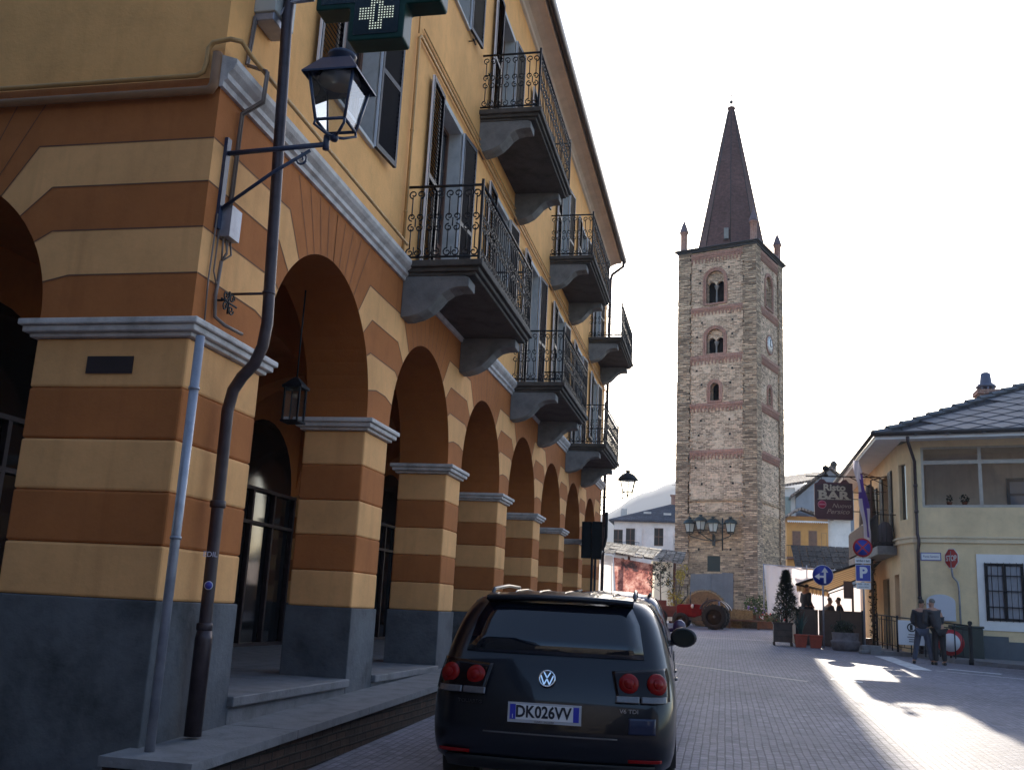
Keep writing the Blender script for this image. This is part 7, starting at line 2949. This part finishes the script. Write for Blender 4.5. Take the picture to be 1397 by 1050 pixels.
for s in (-1, 1):
    mb = MB()
    mb.lathe([(.001, -.09), (.10, -.07), (.125, -.02), (.125, .03), (.10, .045), (.001, .046)], (0, 0, 0), 20, 0, axis='y')
    for i, v in enumerate(mb.v):
        mb.v[i] = (v[0] * 1.08, v[1], v[2] * .80)
    mb.xform(Matrix.Translation((s * 1.035, 2.95, 1.25)) @ Matrix.Rotation(PI, 4, 'Z'))
    mb.tube([(s * .82, 3.0, 1.16), (s * .95, 2.97, 1.20)], .035, 6)
    wm_ = mb.build('wing_mirror', BPAINT, suv)
    mb = MB()
    mb.lathe([(.105, 0), (.001, 0.001)], (0, 0, 0), 20, 0, axis='y', caps=False)
    for i, v in enumerate(mb.v):
        mb.v[i] = (v[0] * 1.05, v[1], v[2] * .78)
    mb.xform(Matrix.Translation((s * 1.035, 2.902, 1.25)))
    mb.build('mirror_glass', mat('mirror', (.008, .014, .014), .08, spec=.25), wm_)
    for y in (1.05, 3.85):
        wheel(suv, s * .83, y, .36)
    for y in (1.7, 2.6):
        mb = MB()
        mb.tube([(s * .935, y, .93), (s * .96, y + .03, .935), (s * .96, y + .17, .935), (s * .935, y + .2, .93)], .013, 6)
        mb.build('door_handle', BPAINT, suv)

# ---- blue hatchback in front of it
LB = [(.74, .14, 3.72, .15, .26, .09), (.80, .03, 3.86, .18, .38, .11), (.82, .0, 3.9, .2, .55, .12), (.825, .03, 3.88, .2, .72, .12), (.82, .07, 3.80, .2, .85, .12), (.80, .12, 3.65, .2, .93, .12),
      (.775, .16, 3.0, .2, .99, .12), (.75, .19, 2.8, .18, 1.04, .11), (.66, .36, 2.2, .16, 1.28, .1), (.60, .46, 1.95, .15, 1.39, .09), (.53, .56, 1.8, .14, 1.43, .08)]
hb_, l2, n2_, patch2 = car('small dark blue hatchback parked ahead of the black SUV', LB, UPAINT, (-1.52, 13.6, gz(13.6) - .03), R(3), R(1.7), None)
hb_.scale = (1.04, 1.04, 1.14)
patch2('rear_window', 7, 10, 0, NSEG, mat('pale blue glass', (.05, .07, .13), .05, spec=.9), .006, fz0=.05, fz1=.8)
for a, b in ((1, 5), (5, 9), (9, 13)):
    patch2('side_window', 7, 10, j0 + a, j0 + b, CLEARC, .008, fz0=.05, fz1=.8, fj=(.1, 0))
    patch2('side_window', 7, 10, nl - NCOR - b, nl - NCOR - a, CLEARC, .008, fz0=.05, fz1=.8, fj=(.1, 0))
patch2('windscreen', 7, 10, jf, jf + NSEG, TINT, .006, fz0=.02, fz1=.85)
for s in (-1, 1):
    mb = MB()
    mb.lathe([(.001, -.07), (.08, -.05), (.1, 0), (.08, .03), (.001, .035)], (0, 0, 0), 16, 0, axis='y')
    mb.xform(Matrix.Translation((s * .92, 2.35, 1.03)) @ Matrix.Rotation(PI, 4, 'Z'))
    mb.tube([(s * .76, 2.4, .98), (s * .88, 2.37, 1.0)], .03, 6)
    mb.build('wing_mirror', mat('purple mirror shell', (.05, .012, .06), .3, coat=1.0), hb_)
    for y in (.75, 3.1):
        wheel(hb_, s * .73, y, .29, .1)
    mb = MB()
    mb.box((s * .60 - .09, .10, .72), (s * .60 + .09, .2, .92))
    mb.build('tail_light', TAIL, hb_, bevel=.02)
mb = MB()
mb.box((-.26, -.012, .55), (.26, .02, .66))
mb.build('number_plate', SWH, hb_)
mb = MB()
for s in (-1, 1):
    mb.tube([(s * .5, .62, 1.44), (s * .5, 1.7, 1.46)], .02, 6)
mb.tube([(0, .66, 1.45), (0, .52, 1.78)], .006, 4)
mb.build('roof_aerial', IRON, hb_)

# ---- edge of a black car at the right border
LC = [(a, b, c, d, e * .93, f) for a, b, c, d, e, f in LB]
rc_, l3, n3_, patch3 = car('black parked car cut off by the right edge of the picture', LC, BPAINT, (7.05 + .85, 27.4, gz(27.4) + .02), R(-60), 0, None)
patch3('rear_window', 7, 10, 0, NSEG, TINT, .006, fz0=.05, fz1=.8)
for a, b in ((1, 5), (5, 9), (9, 13)):
    patch3('side_window', 7, 10, j0 + a, j0 + b, CLEARC, .008, fz0=.05, fz1=.8, fj=(.1, 0))
    patch3('side_window', 7, 10, nl - NCOR - b, nl - NCOR - a, CLEARC, .008, fz0=.05, fz1=.8, fj=(.1, 0))
for s in (-1, 1):
    for y in (.75, 3.1):
        wheel(rc_, s * .73, y, .29, .1)
    mb = MB()
    mb.box((s * .60 - .09, .10, .68), (s * .60 + .09, .2, .86))
    mb.build('tail_light', TAIL, rc_, bevel=.02)
# ================================================================== ground, markings, air, light, camera
PAV = masonry('small porphyry setts', (.265, .252, .295), (.20, .19, .228), (.135, .128, .152), .16, .085, .010, .03, .5, rough=.7, big=(.20, .192, .222))
mb = MB()
ys = [-60, -20] + [-20 + 71 * i / 12 for i in range(1, 13)] + [140, 1700]
xs = [-450, -22, -8, 0, 8, 22, 510]
for ya, yb2 in zip(ys, ys[1:]):
    for xa, xb in zip(xs, xs[1:]):
        mb.quad((xa, ya, gz(ya)), (xb, ya, gz(ya)), (xb, yb2, gz(yb2)), (xa, yb2, gz(yb2)), 0 if (-23 < xa < 21 and -21 < ya < 139) else 1)
g = mb.build('ground', [PAV, mat('bounce damping ground', (.045, .05, .035), .95, .4, .05)], None, fixn=False)  # outer ground made dark to hold down warm bounce light
uvl = g.data.uv_layers[0].data
for d in uvl:
    u, v = d.uv
    d.uv = (v, u)
tag(g, None, None, kind='structure')
MARK = mat('worn road paint', (.62, .62, .64), .6, .45, 5, .2, 40, detail=10)
PALE = mat('pale stone strip', (.40, .36, .35), .6, .4, 3, .2, 40)


def strip(name, pts, m):
    mb = MB()
    n = 8
    for i in range(n):
        rows = []
        for t in (i / n, (i + 1) / n):
            a = Vector(pts[0]).lerp(Vector(pts[1]), t)
            b = Vector(pts[3]).lerp(Vector(pts[2]), t)
            rows.append([(a.x, a.y, gz(a.y) + .005), (b.x, b.y, gz(b.y) + .005)])
        mb.add(rows[0] + rows[1], [(0, 1, 3, 2)])
    o = mb.build(name, m)
    for p in o.data.polygons:
        pass
    tag(o, None, None, kind='structure')
    return o


strip('road_marking', [(4.35, 32.3), (4.55, 27.2), (5.02, 27.2), (4.85, 32.3)], MARK)
strip('road_marking', [(2.15, 22.55), (2.75, 22.2), (2.78, 22.45), (2.2, 22.8)], MARK)
strip('road_marking', [(5.1, 27.2), (8.5, 24.9), (8.52, 25.0), (5.1, 27.3)], MARK)
strip('road_marking', [(5.5, 28.1), (6.6, 27.3), (6.7, 27.5), (5.6, 28.3)], MARK)
strip('stone_strip', [(-1.8, 25.0), (1.6, 21.6), (1.65, 21.75), (-1.75, 25.15)], PALE)
strip('stone_strip', [(-1.0, 38.0), (3.0, 38.4), (3.0, 38.55), (-1.0, 38.15)], PALE)

# unseen houses added behind the viewer to cut sky light and darken reflections
BACKW = plaster('light damping grey render', (.14, .13, .12), amt=.4)  # dark grey chosen so the sunlit walls bounce little light
for lab, a, b2 in (('plain dark grey house across the side street on the left, behind the viewer', (-20, -16, -1), (-4.7, 2.2, 10.5)), ('dark grey house on the right of the street, behind the viewer', (8, -27, -1), (24, -3, 7)), ('long dark grey house closing the street behind the viewer', (-26, -44, -2), (30, -30, 19))):
    bt = thing('unseen_blocker_house', lab, 'house', ((a[0] + b2[0]) / 2, (a[1] + b2[1]) / 2, 0))
    mb = MB()
    mb.box(a, b2)
    mb.build('wall', BACKW, bt, world=True)
    mb = MB()
    ym = (a[1] + b2[1]) / 2
    e = .6
    mb.add([(a[0] - e, a[1] - e, b2[2]), (b2[0] + e, a[1] - e, b2[2]), (b2[0] + e, b2[1] + e, b2[2]), (a[0] - e, b2[1] + e, b2[2]), (a[0] - e, ym, b2[2] + 3), (b2[0] + e, ym, b2[2] + 3)], [(0, 1, 5, 4), (2, 3, 4, 5), (1, 2, 5), (3, 0, 4), (3, 2, 1, 0)])
    mb.build('roof', SLATE, bt, world=True)
    n = int((b2[0] - a[0]) / 4)
    for i in range(n):
        for z in (1.2, 5.0, 9.0):
            x = a[0] + (i + .5) * (b2[0] - a[0]) / n
            mb = MB()
            mb.box((x - .55, b2[1] + .001, z), (x + .55, b2[1] + .04, z + 1.9), 0)
            mb.box((x - 1.1, b2[1] + .002, z), (x - .58, b2[1] + .06, z + 1.9), 1)
            mb.box((x + .58, b2[1] + .002, z), (x + 1.1, b2[1] + .06, z + 1.9), 1)
            mb.build('window', [PANE, SHUT], bt, world=True)

# air: one closed box round the camera and everything, sky outside
hz = MB()
hz.box((-460, -70, -4), (520, 1800, 250))
hob = hz.build('haze', HILL)
m = bpy.data.materials.new('haze air')
m.use_nodes = True
nt = m.node_tree
nt.nodes.clear()
out = nt.nodes.new('ShaderNodeOutputMaterial')
pv_ = nt.nodes.new('ShaderNodeVolumePrincipled')
pv_.inputs['Color'].default_value = (.86, .88, .97, 1)
pv_.inputs['Density'].default_value = HAZE_DENSITY
pv_.inputs['Anisotropy'].default_value = .1
nt.links.new(pv_.outputs[0], out.inputs['Volume'])
hob.data.materials.clear()
hob.data.materials.append(m)
tag(hob, None, None, kind='stuff')

SUN_AZ, SUN_EL = math.atan2(.036, 1.0), math.atan(.335)
w = bpy.data.worlds.new('World')
SC.world = w
w.use_nodes = True
nt = w.node_tree
bg = nt.nodes['Background']
sky = nt.nodes.new('ShaderNodeTexSky')
sky.sky_type = 'NISHITA'
sky.sun_disc = False
sky.sun_elevation = SUN_EL
sky.sun_rotation = SUN_AZ
sky.altitude = 450
sky.air_density = 1.0
sky.dust_density = 1.8
sky.ozone_density = 2.0
nt.links.new(sky.outputs[0], bg.inputs[0])
bg.inputs[1].default_value = SKY_STRENGTH
sd_ = bpy.data.lights.new('sun', 'SUN')
sd_.energy = SUN_STRENGTH
sd_.angle = R(.53)
sd_.color = (1.0, .90, .76)
so_ = bpy.data.objects.new('sun', sd_)
COL.objects.link(so_)
dirv = Vector((math.sin(SUN_AZ) * math.cos(SUN_EL), math.cos(SUN_AZ) * math.cos(SUN_EL), math.sin(SUN_EL)))
so_.rotation_euler = (-dirv).to_track_quat('-Z', 'Y').to_euler()
so_.location = dirv * 60

cd = bpy.data.cameras.new('camera')
cd.sensor_width = 36
cd.sensor_fit = 'HORIZONTAL'
cd.lens = 1359.38 / 1397 * 36
cd.clip_start = .1
cd.clip_end = 6000
co = bpy.data.objects.new('camera', cd)
COL.objects.link(co)
yaw, pitch, roll = .2166428, .2225045, .0510076
fw_ = Vector((-math.sin(yaw) * math.cos(pitch), math.cos(yaw) * math.cos(pitch), math.sin(pitch)))
r0 = Vector((math.cos(yaw), math.sin(yaw), 0))
u0 = r0.cross(fw_)
rr = r0 * math.cos(roll) + u0 * math.sin(roll)
uu = -r0 * math.sin(roll) + u0 * math.cos(roll)
mm = Matrix((rr, uu, -fw_)).transposed().to_4x4()
mm.translation = (0, 0, 1.6)
co.matrix_world = mm
SC.camera = co
SC.view_settings.view_transform = 'Standard'
SC.view_settings.look = 'None'
SC.view_settings.gamma = 1
SC.view_settings.exposure = EXPOSURE
SC.cycles.max_bounces = 8
SC.cycles.volume_bounces = 1
SC.cycles.sample_clamp_indirect = 6
